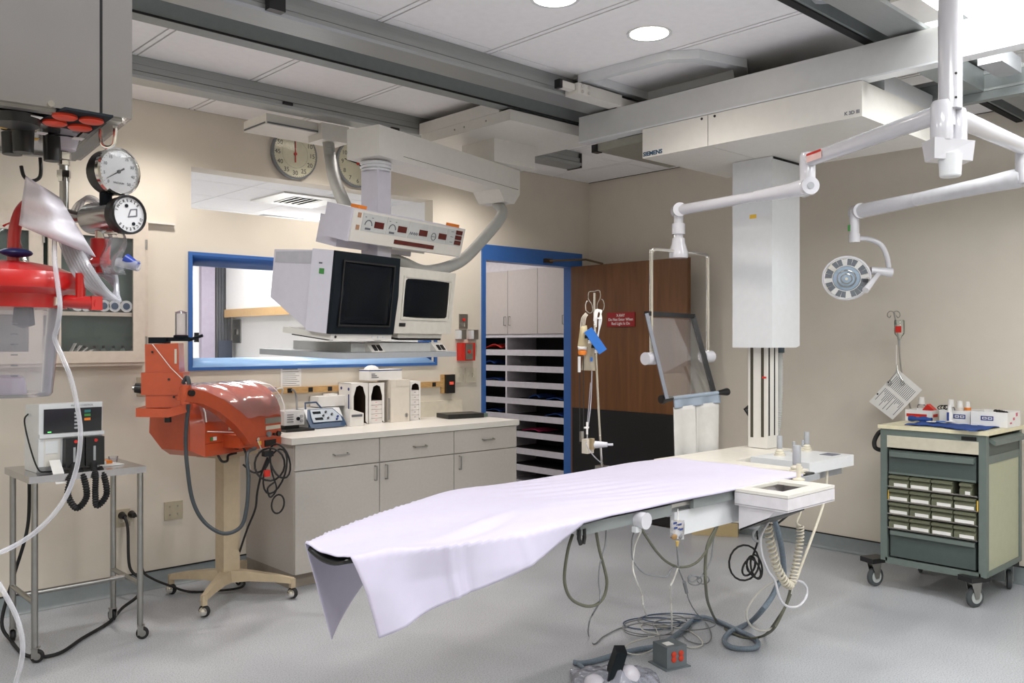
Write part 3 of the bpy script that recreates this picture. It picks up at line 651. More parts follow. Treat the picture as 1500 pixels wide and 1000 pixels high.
TA = Matrix.Translation((2.542, 3.711, 0)) @ Matrix.Rotation(ga, 4, 'Z')
MB(TA).box(0, 1.40, 0, .215, 2.434, 2.591).build('arm', m_enam, mb, .004)
MB(TA).box(.20, 1.38, -.0015, .002, 2.462, 2.4635).build('arm_seam', m_gap, mb)
e = MB(TA); e.prism([(1.15, .0, 2.434), (1.40, 0, 2.434), (1.33, 0, 2.365), (1.22, 0, 2.365)], (0, .2, 0)); e.build('hose_port', m_enam, mb, .003)
TP = frame(PO, GA)
for k, z in enumerate((2.40, 2.418, 2.385)): MB(TP).lathe([(.078-.006*(k == 2), -.008), (.086-.006*(k == 2), 0), (.078-.006*(k == 2), .008)], (0, 0, z)).build('collar', m_enam2, mb)
MB(TP).box(-.055, .055, -.055, .055, 1.50, 2.40).build('post', m_lav, mb, .006)
# control display above the monitors
DT = frame(PO+E2*-.12+UP*1.971, GA, 14)
cdx = thing('angle_display_panel', 'white angle display box with dark red readouts above the monitors', 'display', PO+UP*1.97)
MB(DT).box(-.362, .598, 0, .17, 0, .165).build('case', m_lav, cdx, .006)
MB(DT).box(-.352, .588, -.008, .004, .004, .160).build('front_plate', m_enam, cdx, .003, 1)
MB(DT).box(-.30, .30, .12, .26, -.045, .10).build('rear_case', m_lav, cdx, .006)
MB(DT).box(.02, .30, .03, .20, -.012, .004).build('under_cover', m_enam, cdx)
xs_ = [-.29, -.105, .075, .25, .415, .565]
for i in range(5):
    MB(DT).box(xs_[i]+.003, xs_[i+1]-.003, -.010, -.007, .062, .150).build('field', M('pale_grey_field', (190, 192, 190), .5) if i == 0 else bpy.data.materials['pale_grey_field'], cdx)
    if i < 4:
        MB(DT).box(xs_[i]+.095, xs_[i]+.165, -.013, -.009, .085, .117).build('readout', m_redled, cdx)
        cx = xs_[i]+.05; g = MB(DT)
        if i < 2:
            g.box(cx-.02, cx+.02, -.0115, -.009, .070, .080); g.tube([(cx+.026*math.cos(a), -.0112, .092+.026*math.sin(a)) for a in [math.pi*k/8 for k in range(9)]], .0025, 5); g.box(cx-.03, cx-.02, -.0115, -.009, .13, .133); g.box(cx+.02, cx+.03, -.0115, -.009, .13, .133)
        elif i == 2: g.tube([(cx-.035+.07*k/9, -.0112, .09+.007*(1 if k % 2 else -1)) for k in range(10)], .002, 5)
        else: g.tube([(cx+.02*math.cos(a), -.0112, .092+.02*math.sin(a)) for a in [2*math.pi*k/16 for k in range(16)]], .002, 5, True); g.box(cx-.014, cx+.012, -.0115, -.009, .090, .093)
        g.build('symbol', m_print, cdx)
for k in range(3):
    MB(DT).box(.50, .56, -.013, -.009, .068+.029*k, .092+.029*k).build('readout', m_redled, cdx)
    MB(DT).box(.455, .48, -.0115, -.009, .078+.029*k, .081+.029*k).build('symbol', m_print, cdx)
MB(DT).box(-.02, .32, -.012, -.007, .022, .044).build('message_strip', m_redled, cdx)
for z in (.075, .135): MB(DT).box(-.325, -.303, -.0115, -.007, z-.012, z+.012).build('button', M('tan_button', (170, 130, 100), .5) if z < .1 else bpy.data.materials['tan_button'], cdx)
for x in (-.30, .50): MB(DT).box(x, x+.06, .02, .07, .165, .182).build('indicator', m_oran, cdx, .004)
# tray under the monitors
TT = frame(PO+UP*1.43, GA, 2.2)
ty = thing('monitor_tray', 'grey shelf tray with rounded corners under the two monitors', 'tray', PO+UP*1.41)
b = MB(TT); outl = [(-.565, -.30), (.31, -.30), (.345, -.265), (.345, .22), (-.60, .22), (-.60, -.25)]
b.prism([(x, y, -.016) for x, y in outl], (0, 0, .027)); b.build('shelf', m_grey, ty, .008)
b = MB(TT); b.prism([(-.42, -.20, .011), (.27, -.20, .011), (.27, .18, .011), (-.42, .18, .011)], (0, 0, .042)); b.build('riser', M('pale_grey_plinth', (186, 187, 186), .5), ty, .006)
for x in (-.29, .235):
    b = MB(TT); b.prism([(x-.03, -.245, .012), (x-.03, -.20, .058), (x-.03, -.19, .058), (x-.03, -.19, .012)], (.10, 0, 0)); sw = b.build('switch_block', m_enam, ty, .002, 1)
    for k in range(2): MB(TT).prism([(x-.005+.035*k, -.2435, .02), (x-.005+.035*k, -.2215, .045), (x-.005+.035*k, -.2185, .042), (x-.005+.035*k, -.2405, .017)], (.022, 0, 0)).build('rocker', m_black, sw)
# big monitor
def crt(name, label, T, W, Hh, D, mc, mbz, scr, backh, small=False):
    t = thing(name, label, 'monitor', T.to_translation())
    y1 = D*.32
    b = MB(T); b.box(-W/2, W/2, 0, y1, 0, Hh); b.build('front_shell', mc, t, .006 if not small else .02, 3)
    b = MB(T); b.hexa([(-W/2+.008, y1, .006), (W/2-.008, y1, .006), (W/2-.008, y1, Hh-.006), (-W/2+.008, y1, Hh-.006)],
                      [(-W/2+.03, D, Hh-backh), (W/2-.03, D, Hh-backh), (W/2-.03, D, Hh-.02), (-W/2+.03, D, Hh-.02)]); b.build('rear_shell', mc, t, .004, 1)
    bw = .055 if not small else .042
    n = 14
    def bz(u, v, dep):   # gently bowed front
        x = -W/2+W*u; z = Hh*v; return (x, -.012-dep*(1-(2*u-1)**2)*.5-dep*(1-(2*v-1)**2)*.6, z)
    if not small:
        b = MB(T); b.prism([(-W/2+.002, .0, 0), (-W/2+.002, -.012, 0), (-W/2+.002, -.022, Hh*.5), (-W/2+.002, -.012, Hh), (-W/2+.002, 0, Hh)], (W-.004, 0, 0)); b.build('bezel', mbz, t, .002, 1)
    else:
        b = MB(T); b.box(-W/2-.003, W/2+.003, -.03, .02, -.003, Hh+.003); b.build('bezel', mbz, t, .022, 3)
    x0, x1, z0, z1 = scr; yy = -.031 if small else -.021
    b = MB(T); b.grid(lambda u, v: (x0+(x1-x0)*u, yy-.014*(1-(2*u-1)**2)*(1-(2*v-1)**2)**.5-.001 if .0 < v < 1 and 0 < u < 1 else yy+.004, z0+(z1-z0)*v), n, n); b.build('screen', m_screen, t)
    MB(T).ring([(x0-.008, yy+.002, z0-.008), (x1+.008, yy+.002, z0-.008), (x1+.008, yy+.002, z1+.008), (x0-.008, yy+.002, z1+.008)], [(x0, yy+.002, z0), (x1, yy+.002, z0), (x1, yy+.002, z1), (x0, yy+.002, z1)], (0, -.006, 0)).build('screen_rim', m_black if not small else mbz, t)
    return t
c_l = at(477.6, 487.6, P=PO+E2*-.28, N=E2); c_r = at(573.6, 490, P=PO+E2*-.28, N=E2)
W1 = (c_r-c_l).length; T1 = frame((c_l+c_r)/2*1.0, GA, -6); T1 = frame(V(((c_l.x+c_r.x)/2, (c_l.y+c_r.y)/2, 1.518)), GA, 7)
H1 = .372
m1 = crt('crt_monitor', 'large video monitor with charcoal bezel and pale grey case on the tray', T1, W1, H1, .40, m_lav, m_dark, (-W1/2+.055, W1/2-.055, .045, H1-.045), .245)
MB(T1).box(-W1/2+.005, -W1/2+.03, -.001, .39, 0, 0).build('seam', m_gap, m1) if False else None
b = MB(T1); b.hexa([(-W1/2+.007, .135, H1-.07), (-W1/2+.012, .135, H1-.07), (-W1/2+.012, .135, H1-.012), (-W1/2+.007, .135, H1-.012)], [(-W1/2+.0265, .385, H1-.08), (-W1/2+.03, .385, H1-.08), (-W1/2+.03, .385, H1-.03), (-W1/2+.0265, .385, H1-.03)]); b.build('side_vent', M('vent_grey', (176, 174, 182), .6), m1)
MB(T1).box(-W1/2-.0015, -W1/2+.002, .045, .075, H1-.11, H1-.085).build('sticker', m_grn, m1)
MB(T1).box(-W1/2-.0015, -W1/2+.002, .06, .08, H1-.065, H1-.058).build('badge', m_print, m1)
MB(T1).box(-W1/2+.03, W1/2, .0, .30, -.028, -.001).build('control_strip', m_enam, m1, .003)
MB(T1).cyl((-W1/2+.06, -.001, -.014), (-W1/2+.06, -.004, -.014), .006, n=10).build('knob', m_black, m1)
for k in range(3): MB(T1).cyl((W1/2-.14+.04*k, .001, -.014), (W1/2-.14+.04*k, -.003, -.014), .006, n=10).build('knob', m_enam2, m1)
for x in (-W1/2+.06, W1/2-.06): MB(T1).box(x-.02, x+.02, .03, .25, -.034, -.027).build('foot', m_rub, m1)
p_l = at(569, 482, P=PO+E2*-.22, N=E2); p_r = at(655, 485, P=PO+E2*-.22, N=E2); W2 = (p_r-p_l).length; H2 = .325
T2 = frame(V(((p_l.x+p_r.x)/2, (p_l.y+p_r.y)/2, 1.53)), GA+1, 6)
m_case2 = M('warm_grey_case', (200, 196, 186), .5)
m2 = crt('crt_monitor', 'smaller beige computer monitor standing right of the large monitor', T2, W2-.01, H2, .34, m_case2, m_case2, (-W2/2+.05, W2/2-.045, .075, H2-.045), .26, True)
MB(T2).box(-W2/2+.035, -W2/2+.085, -.033, -.028, .032, .050).build('badge', m_black, m2)
MB(T2).box(-W2/2+.06, W2/2-.06, -.01, .22, -.028, -.002).build('lower_skirt', m_case2, m2, .004)
MB(T2).box(-W2/2+.08, W2/2-.05, .0, .20, -.040, -.027).build('swivel_base', m_black, m2, .004)
# corrugated hoses on the boom
def hose(name, label, pts, r):
    q = spl(pts, 40); L_ = [0]
    for a, c in zip(q, q[1:]): L_.append(L_[-1]+(c-a).length)
    n = int(L_[-1]/.008); out = []; j = 0
    for i in range(n+1):
        s = L_[-1]*i/n
        while j < len(L_)-2 and L_[j+1] < s: j += 1
        f_ = (s-L_[j])/max(1e-9, L_[j+1]-L_[j]); out.append(q[j].lerp(q[j+1], f_))
    tag(MB().tube(out, [(r if i % 2 else r*.9) for i in range(len(out))], 12).build(name, m_corr, None, ang=50), label, 'hose')
ab = thing('rail_junction_box', 'flat white box under the rail beside the clocks, feeding a hose', 'box', (2.6, 4.7, 2.74))
MB().box(2.404, 2.97, 4.648, 4.93, 2.742, 2.804).build('body', m_enam, ab, .003, 1)
MB().box(2.41, 2.90, 4.644, 4.649, 2.748, 2.756).build('front_lip', m_print, ab); MB().box(2.400, 2.405, 4.66, 4.92, 2.748, 2.756).build('side_lip', m_print, ab)
h0 = at(483, 212, y=4.66)
MB().box(h0.x-.09, h0.x+.10, 4.60, 4.76, 2.70, 2.80).build('hose_socket', m_enam, ab, .003, 1)
hose('corrugated_hose', 'grey corrugated hose hanging from the junction box past the clocks', [(h0.x, 4.68, 2.72), at(484, 232, y=4.60), at(490, 262, y=4.35), at(503, 295, y=4.10), at(520, 330, y=4.0)], .036)
hp_ = TA @ V((1.28, .10, 2.37))
hose('corrugated_hose', 'grey corrugated hose curving from the boom end down behind the monitors', [hp_, at(735, 315, d=5.5), at(706, 352, d=5.35), at(672, 384, d=5.15), at(625, 397, d=4.95), at(590, 385, d=4.8), at(560, 372, d=4.75)], .036)
# ================================================================== clocks
def clock(px, py, r, label, nums, second):
    c = at(px, py, y=YB-.02); t = thing('wall_clock', label, 'clock', (c.x, YB-.02, c.z), 'round wall clocks')
    MB().lathe([(0, 0), (r*.97, 0), (r, .01), (r, .035), (r*.93, .04), (r*.93, .033), (0, .033)], (c.x, YB-.001, c.z), (0, -1, 0), 40).build('rim', M('grey_clock_rim', (120, 124, 128), .4) if 'grey_clock_rim' not in bpy.data.materials else bpy.data.materials['grey_clock_rim'], t)
    d = MB().lathe([(0, .034), (r*.93, .034), (r*.93, .036), (0, .036)], (c.x, YB-.001, c.z), (0, -1, 0), 40).build('dial', m_clock, t)
    y = YB-.0378
    for k in range(12):
        a = math.radians(90-30*k); rr = r*.74 if len(nums) == 12 and nums[1] == '1' else r*.76
        text('numeral', nums[k], r*.25, Matrix.Translation((c.x+rr*math.cos(a), y, c.z+rr*math.sin(a))) @ FY, m_black, d)
    tk = MB()
    for k in range(60):
        a = math.radians(6*k); rr = r*.90
        for q in ([rr] if nums[1] == '1' else [rr, r*.56]):
            cx, cz = c.x+q*math.cos(a), c.z+q*math.sin(a); tk.box(cx-.0015, cx+.0015, y-.0006, y, cz-.0015, cz+.0015)
    tk.build('minute_track', m_black, d)
    def hand(ang, l, w_, m, back=.2, dz=0):
        a = math.radians(90-ang); u = V((math.cos(a), 0, math.sin(a))); n = V((-math.sin(a), 0, math.cos(a))); o = V((c.x, y-.003-dz, c.z))
        MB().prism([o-u*l*back-n*w_, o+u*l-n*w_*.5, o+u*l+n*w_*.5, o-u*l*back+n*w_], (0, .0012, 0)).build('hand', m, t)
    if second: hand(-3, r*.75, .004, m_black); hand(0, r*.62, .0045, m_red2, .55, .002)
    else: hand(280, r*.66, .005, m_black); hand(124, r*.42, .006, m_black, .3, .002)
    MB().cyl((c.x, y-.007, c.z), (c.x, y, c.z), .011, n=12).build('hub', m_red2, t)
    tq = MB(); tq.lathe([(0, .055), (r*.5, .052), (r*.93, .040), (r*.93, .039), (0, .039)], (c.x, YB-.001, c.z), (0, -1, 0), 32); tq.build('lens', m_glass, t)
clock(430.5, 226, .168, 'round timer clock with numerals in fives and a red hand, left of the hose', ['60', '5', '10', '15', '20', '25', '30', '35', '40', '45', '50', '55'], True)
clock(522, 240, .168, 'round twelve-hour clock half hidden behind the monitor post', ['12', '1', '2', '3', '4', '5', '6', '7', '8', '9', '10', '11'], False)
# ================================================================== counter run
m_pull = m_steel2
cab_lab = ['putty laminate base cabinet at the left end beside the orange injector', 'putty laminate base cabinet in the middle of the counter run', 'putty laminate base cabinet at the right end by the blue doorway']
cxs = [2.598, 3.202, 3.818, 4.414]
for i in range(3):
    x0, x1 = cxs[i]+.001, cxs[i+1]-.001
    t = thing('base_cabinet', cab_lab[i], 'cabinet', ((x0+x1)/2, 4.98, 0), 'base cabinets under the counter')
    MB().box(x0, x1, 4.687, YB-.002, .092, .868).build('body', m_lam, t)
    MB().box(x0, x1, 4.735, YB-.002, .001, .092).build('toe_kick', M('tan_toe_kick', (150, 140, 128), .6) if i == 0 else bpy.data.materials['tan_toe_kick'], t)
    d = MB().box(x0+.002, x1-.002, 4.667, 4.686, .712, .866).build('drawer', m_lam, t, .0015, 1)
    hx = (x0+x1)/2+.01; hz = .79
    MB().tube([(hx-.05, 4.667, hz), (hx-.05, 4.642, hz-.004), (hx+.05, 4.642, hz-.004), (hx+.05, 4.667, hz)], .005, 8).build('handle', m_pull, d)
    d = MB().box(x0+.002, x1-.002, 4.667, 4.686, .094, .706).build('door', m_lam, t, .0015, 1)
    hx = x1-.035 if i == 0 else x0+.045
    MB().tube([(hx, 4.667, .60), (hx, 4.642, .60), (hx, 4.642, .69), (hx, 4.667, .69)], .005, 8).build('handle', m_pull, d)
wt = thing('worktop', 'white laminate worktop with small upstand along the window wall', 'worktop', (3.5, 5, .872))
MB().box(2.565, 4.420, 4.646, YB-.001, .872, .91).build('slab', m_top, wt, .002, 1)
MB().box(3.6, 4.405, YB-.02, YB-.001, .91, 1.03).build('upstand', M('cream_upstand', (220, 212, 194), .5), wt, .003, 1)
CZ = .911
def xat(px, y): return at(px, 600, y=y).x
# small grey electronic box with a carrying base and lead
t = thing('pacing_box', 'small pale grey box with round controls on a black tray beside the injector', 'instrument', (2.83, 5.08, CZ))
x0, x1 = xat(412, 5.10), xat(441, 5.10)
MB().prism([(x0-.03, 4.98, CZ), (x1+.03, 4.98, CZ), (x1-.02, 5.2, CZ), (x0-.03, 5.2, CZ)], (0, 0, .014)).build('tray', m_black, t, .003)
MB().box(x0, x1, 5.06, 5.22, CZ+.035, CZ+.125).build('case', m_enam2, t, .006); MB().box(x0+.02, x1-.02, 5.09, 5.19, CZ+.012, CZ+.037).build('stand', m_black, t)
for (dx, dz, r) in ((.045, .035, .012), (.02, .05, .010), (.02, .02, .010)): MB().cyl((x1-dx, 5.061, CZ+.04+dz), (x1-dx, 5.052, CZ+.04+dz), r, n=12).build('knob', m_dark if r > .011 else m_grey, t)
for k in range(4): MB().box(x0+.02, x0+.065, 5.0585, 5.061, CZ+.055+.015*k, CZ+.060+.015*k).build('print', m_print, t)
MB().box(x1, x1+.012, 5.08, 5.2, CZ+.05, CZ+.1).build('side_cap', m_black, t)
# blue-faced instrument
fx0, fx1 = xat(459, 5.02), xat(509, 5.06)
BT = frame((fx0, 5.04, CZ), 4)
W_ = .285
t = thing('blood_analyzer', 'white bench instrument with slate blue sloping control face on the counter', 'instrument', (fx0+.14, 5.1, CZ))
b = MB(BT); b.prism([(0, .06, .004), (.0, .24, .004), (0, .24, .125), (0, .095, .125), (0, .03, .03)], (W_, 0, 0)); b.build('case', m_enam2, t, .006)
q = [(0, .01, .012), (.03, 0, .004), (W_-.03, 0, .004), (W_, .01, .012), (W_, .048, .06), (W_-.06, .088, .124), (.03, .088, .124), (0, .05, .06)]
b = MB(BT); b.prism(q, (0, .02, -.0)); b.build('face', m_teal, t, .004)
# control plate on the slope
n_ = V((0, -.785, .62)); 
def slope(x, k): return (x, .008+.08*k, .014+.11*k)
b = MB(BT); pl = [slope(.028, .22), slope(W_-.028, .22), slope(W_-.028, .5), slope(W_-.07, .93), slope(.04, .93), slope(.028, .5)]
b.prism([V(p)+n_*.003 for p in pl], n_*.004); b.build('control_plate', M('silver_blue_plate', (170, 180, 190), .4), t)
for (x, k, w_, h_) in ((.05, .75, .06, .12), (.05, .4, .06, .12)): 
    b = MB(BT); b.prism([V(slope(x, k-h_/2))+n_*.007, V(slope(x+w_, k-h_/2))+n_*.007, V(slope(x+w_, k+h_/2))+n_*.007, V(slope(x, k+h_/2))+n_*.007], n_*.003); b.build('readout', m_dark, t)
for (x, k) in ((.15, .75), (.15, .4), (.19, .6), (.23, .45), (.215, .3), (.12, .55)): 
    c = V(slope(x, k))+n_*.006; MB(BT).cyl(c, c+n_*.012, .007, n=10).build('button', m_navy if x > .2 else m_black, t)
MB(BT).tube([(.02, .10, .12), (.03, .12, .165), (.13, .14, .165), (.15, .10, .12)], .006, 8).build('carry_bar', m_teal, t)
# white foam box behind it
x0, x1 = xat(461, 5.2), xat(501, 5.2)
t = thing('foam_box', 'white lidded box standing behind the blue-faced instrument', 'box', ((x0+x1)/2, 5.26, CZ))
bx = MB(); bx.prism([(x0, 5.285, CZ), (x0+.09, 5.295, CZ), (x1, 5.295, CZ), (x1, 5.287, CZ)], (0, 0, .17))
MB().box(x0+.02, x1, 5.286, 5.298, CZ, CZ+.13).build('back', m_white, t); bx.bm.free()
MB(frame((x0+.02, 5.19, CZ+.131), 3)).box(0, .225, .0, .095, 0, .07).build('lid', m_white, t, .012, 3)
MB(frame((x0+.02, 5.20, CZ+.131), 3)).box(.10, .17, .01, .08, .07, .082).build('label_fold', m_white, t, .003)
# small card dispenser
x0, x1 = xat(511, 5.06), xat(531, 5.06)
t = thing('card_box', 'small white dispenser box with a dark label strip on the counter', 'box', ((x0+x1)/2, 5.08, CZ))
b = MB(); b.prism([(x0, 5.045, CZ), (x1, 5.045, CZ), (x1, 5.045, CZ+.085), (x0+.06, 5.045, CZ+.10), (x0+.015, 5.045, CZ+.115), (x0, 5.045, CZ+.115)], (0, .06, 0)); b.build('carton', m_white, t, .001, 1)
MB().box(x0+.012, x1-.012, 5.043, 5.0455, CZ+.062, CZ+.078).build('label_strip', m_print, t)
# tall cartons with arched openings
def carton(px0, px1, label, H_, mode, y=5.12, dep=.165, mat=m_white):
    x0, x1 = xat(px0, y), xat(px1, y); t = thing('tall_carton', label, 'carton', ((x0+x1)/2, y+dep/2, CZ), 'tall supply cartons on the counter')
    w_ = x1-x0; cx = (x0+x1)/2
    if mode == 'closed':
        MB().box(x0, x1, y, y+dep, CZ, CZ+H_).build('body', mat, t, .002, 1); return t, x0, x1
    z1 = CZ+H_; ins = .14*w_
    # shell: sides, back, top, bottom
    for nm, q in (('side_wall', (x0, x0+.004, y+.002, y+dep, CZ, z1)), ('side_wall', (x1-.004, x1, y+.002, y+dep, CZ, z1)), ('back_wall', (x0, x1, y+dep-.004, y+dep, CZ, z1)), ('base', (x0, x1, y+.002, y+dep, CZ, CZ+.004)), ('top_flap', (x0, x1, y+.002, y+dep, z1-.003, z1))): MB().box(*q).build(nm, mat, t)
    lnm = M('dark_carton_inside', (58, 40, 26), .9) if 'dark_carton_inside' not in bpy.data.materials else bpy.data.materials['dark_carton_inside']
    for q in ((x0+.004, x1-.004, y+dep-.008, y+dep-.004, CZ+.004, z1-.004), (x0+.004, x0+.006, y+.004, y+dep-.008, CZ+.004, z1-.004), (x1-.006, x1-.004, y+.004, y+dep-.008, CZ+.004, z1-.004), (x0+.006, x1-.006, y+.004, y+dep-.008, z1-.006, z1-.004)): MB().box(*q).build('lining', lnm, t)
    # front with arched cut-out
    op = [(x0+ins, CZ+.02), (x0+ins, z1-.09), (cx-.035, z1-.05), (cx-.028, z1-.025), (cx, z1-.014), (cx+.028, z1-.025), (cx+.035, z1-.05), (x1-ins, z1-.09), (x1-ins, CZ+.02)]
    b = MB(); L_ = op[:5]; R_ = op[4:]
    b.prism([(x0, y, CZ), (x0, y, z1)]+[(cx, y, z1)]+[(a, y, c) for a, c in reversed(L_)], (0, .003, 0))
    b.prism([(cx, y, z1), (x1, y, z1), (x1, y, CZ)]+[(a, y, c) for a, c in reversed(R_)], (0, .003, 0))
    b.build('front_panel', mat, t, ang=60)
    return t, x0, x1
t, x0, x1 = carton(514.5, 539, 'empty white carton with arched opening and blue stripe on its side', .285, 'open')
MB().box(x0-.0015, x0, 5.145, 5.158, CZ+.09, CZ+.21).build('blue_stripe', m_navy, t); MB().lathe([(0, 0), (.011, 0), (.011, .0015), (0, .0015)], (x0, 5.245, CZ+.25), (-1, 0, 0), 14).build('logo', m_navy, t); MB().lathe([(0, 0), (.011, 0), (.011, .0015), (0, .0015)], (x0, 5.152, CZ+.245), (-1, 0, 0), 14).build('logo', m_navy, t)
def packs(x0, x1, y, z0, n, h, lab, grp, ink):
    for k in range(n):
        b = MB(); b.box(x0, x1, y, y+.10, z0+k*h, z0+(k+.93)*h); t = thing('gauze_pack', lab(k), 'packet', ((x0+x1)/2, y+.05, z0+k*h), grp)
        b.build('wrap', M('soft_white_wrap', (228, 222, 218), .8) if 'soft_white_wrap' not in bpy.data.materials else bpy.data.materials['soft_white_wrap'], t, .008, 2); MB().box((x0+x1)/2-.006, (x0+x1)/2+.008, y-.0012, y, z0+(k+.5)*h, z0+(k+.6)*h).build('mark', ink, t)
ordn = ['bottom', 'second', 'third', 'fourth', 'fifth', 'sixth']
t, x0, x1 = carton(540.5, 563, 'white carton with arched opening half full of pink-marked packets', .283, 'open')
m_pink = M('pink_ink', (206, 110, 130), .7)
packs(x0+.012, x1-.012, 5.128, CZ+.005, 5, .031, lambda k: 'pink-marked white packet, %s from the bottom of its open carton' % (ordn[k] if k else 'first'), 'pink-marked packets in the open carton', m_pink)
t, x0, x1 = carton(572.5, 600, 'cream closed carton with round logo and a wire bracket on its side', .30, 'closed', 5.10, .17, m_cream)
b = MB(); b.tube([(x0+.135+.012*math.cos(a), 5.098, CZ+.045+.014*math.sin(a)) for a in [2*math.pi*k/14 for k in range(14)]], .0015, 5, True); b.box(x0+.132, x0+.139, 5.0975, 5.1, CZ+.036, CZ+.053); b.build('round_logo', m_print, t)
MB().box(x0+.05, x1, 5.098, 5.1, CZ+.255, CZ+.298).build('top_flap', m_cream, t); MB().tube([(x0-.003, 5.12, CZ+.02), (x0-.012, 5.105, CZ+.02), (x0-.012, 5.105, CZ+.17), (x0-.003, 5.12, CZ+.17)], .003, 6).build('wire_bracket', m_print, t)
t, x0, x1 = carton(600.8, 616, 'narrow white carton with arched top filled with grey-marked packets', .285, 'open')
packs(x0+.008, x1-.012, 5.124, CZ+.005, 6, .036, lambda k: 'grey-marked white packet, %s from the bottom of the narrow carton' % (ordn[k] if k else 'first'), 'grey-marked packets in the narrow carton', m_print)
# tissue box on top
x0, x1 = xat(540, 5.13), xat(588, 5.13)
tz = CZ+.301
t = thing('glove_box', 'white tissue box with a blue edge lying on top of the tall cartons', 'box', ((x0+x1)/2, 5.2, tz))
MB().box(x0, x1, 5.125, 5.25, tz, tz+.075).build('carton', m_white, t, .0015, 1); MB().box(x0-.001, x1+.001, 5.124, 5.251, tz+.066, tz+.072).build('blue_edge', m_navy, t)
b = MB(); b.ell(((x0+x1)/2-.08, 5.185, tz+.075), (.06, .035, .03), 12, 6); b.build('tissue', m_white, t); 
for k in range(3): MB().box(x0+.02, x0+.08-.015*k, 5.1235, 5.125, tz+.018+.012*k, tz+.023+.012*k).build('print', m_print, t)
# black binder
BT = frame((xat(657, 5.02), 5.02, CZ), -12)
t = thing('black_binder', 'flat black binder lying at the right end of the worktop', 'binder', BT.to_translation())
MB(BT).box(0, .30, 0, .20, .001, .034).build('cover', m_black, t, .004); MB(BT).box(.295, .34, .01, .05, .004, .03).build('clasp', M('green_grey_tag', (96, 116, 104), .5), t, .003)
# ================================================================== wall fittings on the window wall
def plate(name, label, cat, px0, py0, px1, py1, m, th=.008, y=YB, group=None):
    a = at(px0, py1, y=y); c = at(px1, py0, y=y); t = thing(name, label, cat, ((a.x+c.x)/2, y, a.z), group)
    o = MB().box(a.x, c.x, y-th, y-.0005, a.z, c.z).build('plate', m, t, min(.003, th*.3), 1); return t, a, c
t = thing('equipment_rail', 'narrow oak wall rail with black sockets below the window', 'rail', (3.5, YB, 1.14))
a = at(380, 574, y=YB); c = at(645, 561, y=YB)
zr = 1.157
MB().box(2.55, c.x+.01, YB-.018, YB-.001, zr-.021, zr+.021).build('rail_strip', m_woodr, t, .002, 1)
for px in (391, 424.5, 455, 483.5, 636): x = at(px, 570, y=YB-.02).x; MB().box(x-.016, x+.016, YB-.022, YB-.002, zr-.015, zr+.015).build('socket', m_black, t)
t, a, c = plate('wall_intercom', 'black wall unit with red lights on an oak plate at the rail end', 'intercom', 645, 548, 662, 576, m_woodr, .015)
MB().box(a.x+.03, c.x, YB-.04, YB-.015, a.z, c.z).build('box', m_black, t, .003); 
for k in range(2): MB().box(a.x+.06, a.x+.10, YB-.0415, YB-.04, a.z+.07+.012*k, a.z+.075+.012*k).build('light', m_led, t)
# lead and plug in the rail
tag(MB().tube(spl([at(427, 571, y=YB-.03), at(431, 572, y=YB-.05), at(434, 582, y=YB-.05), at(435, 600, y=5.20)], 6), .006, 8).build('power_lead', m_cable), 'short grey lead hanging from the oak rail to the small grey box', 'cable')
t = thing('power_plug', 'purple-grey plug with white lead in the oak rail above the injector', 'plug', at(395, 571, y=YB-.03))
q = at(395, 571, y=YB-.022); MB().cyl((q.x-.01, YB-.022, q.z), (q.x+.03, YB-.055, q.z+.004), .018, .014, 12).build('body', M('mauve_plastic', (120, 96, 116), .5), t)
MB().tube(spl([(q.x+.03, YB-.055, q.z+.004), (q.x+.07, YB-.06, q.z+.01), (q.x+.075, YB-.05, q.z-.02), (q.x+.05, YB-.04, q.z-.07)], 5), .006, 8).build('lead', m_cabw, t)
t, a, c = plate('wall_notice', 'white printed notice sheet taped below the window', 'notice', 411, 537, 441, 567, m_white, .003)
for k in range(9): MB().box(a.x+.012, c.x-.012-.05*random.random(), YB-.0035, YB-.003, c.z-.018-.013*k-(.004 if k else 0), c.z-(.0145 if k else .009)-.013*k-(.004 if k else 0)).build('print_line', M('pale_print', (138, 140, 146), .7) if k == 0 else bpy.data.materials['pale_print'], t)
t, a, c = plate('switch_plate', 'steel plate with a red pilot light above the two grey boxes', 'switch', 672, 460, 684, 481, m_steel2, .01)
MB().cyl(((a.x+c.x)/2, YB-.01, c.z-.045), ((a.x+c.x)/2, YB-.02, c.z-.045), .012, n=12).build('pilot_light', m_red2, t); MB().cbox(((a.x+c.x)/2, YB-.014, a.z+.03), (.012, .014, .03)).build('toggle', m_chrome, t)
for (p0, p1, s) in ((667, 678, 'left'), (685, 695.5, 'right')):
    t, a, c = plate('conduit_box', 'small grey surface box, %s one of the pair by the doorway' % s, 'box', p0, 483, p1, 497, m_steel2, .045, group='small grey surface boxes'); MB().box(a.x-.001, a.x+.025, YB-.047, YB-.002, a.z+.004, c.z-.004).build('cover', m_enam2, t, .002, 1)
t, a, c = plate('emergency_switch', 'red surface box with steel switch plate beside the doorway', 'switch', 669, 502, 689, 528, m_red2, .06)
MB().box(a.x+.035, c.x-.03, YB-.068, YB-.06, a.z+.008, c.z-.004).build('steel_cover', m_steel2, t, .002, 1); MB().cyl(((a.x+c.x)/2, YB-.068, a.z+.07), ((a.x+c.x)/2, YB-.078, a.z+.07), .014, n=12).build('button', m_red2, t)
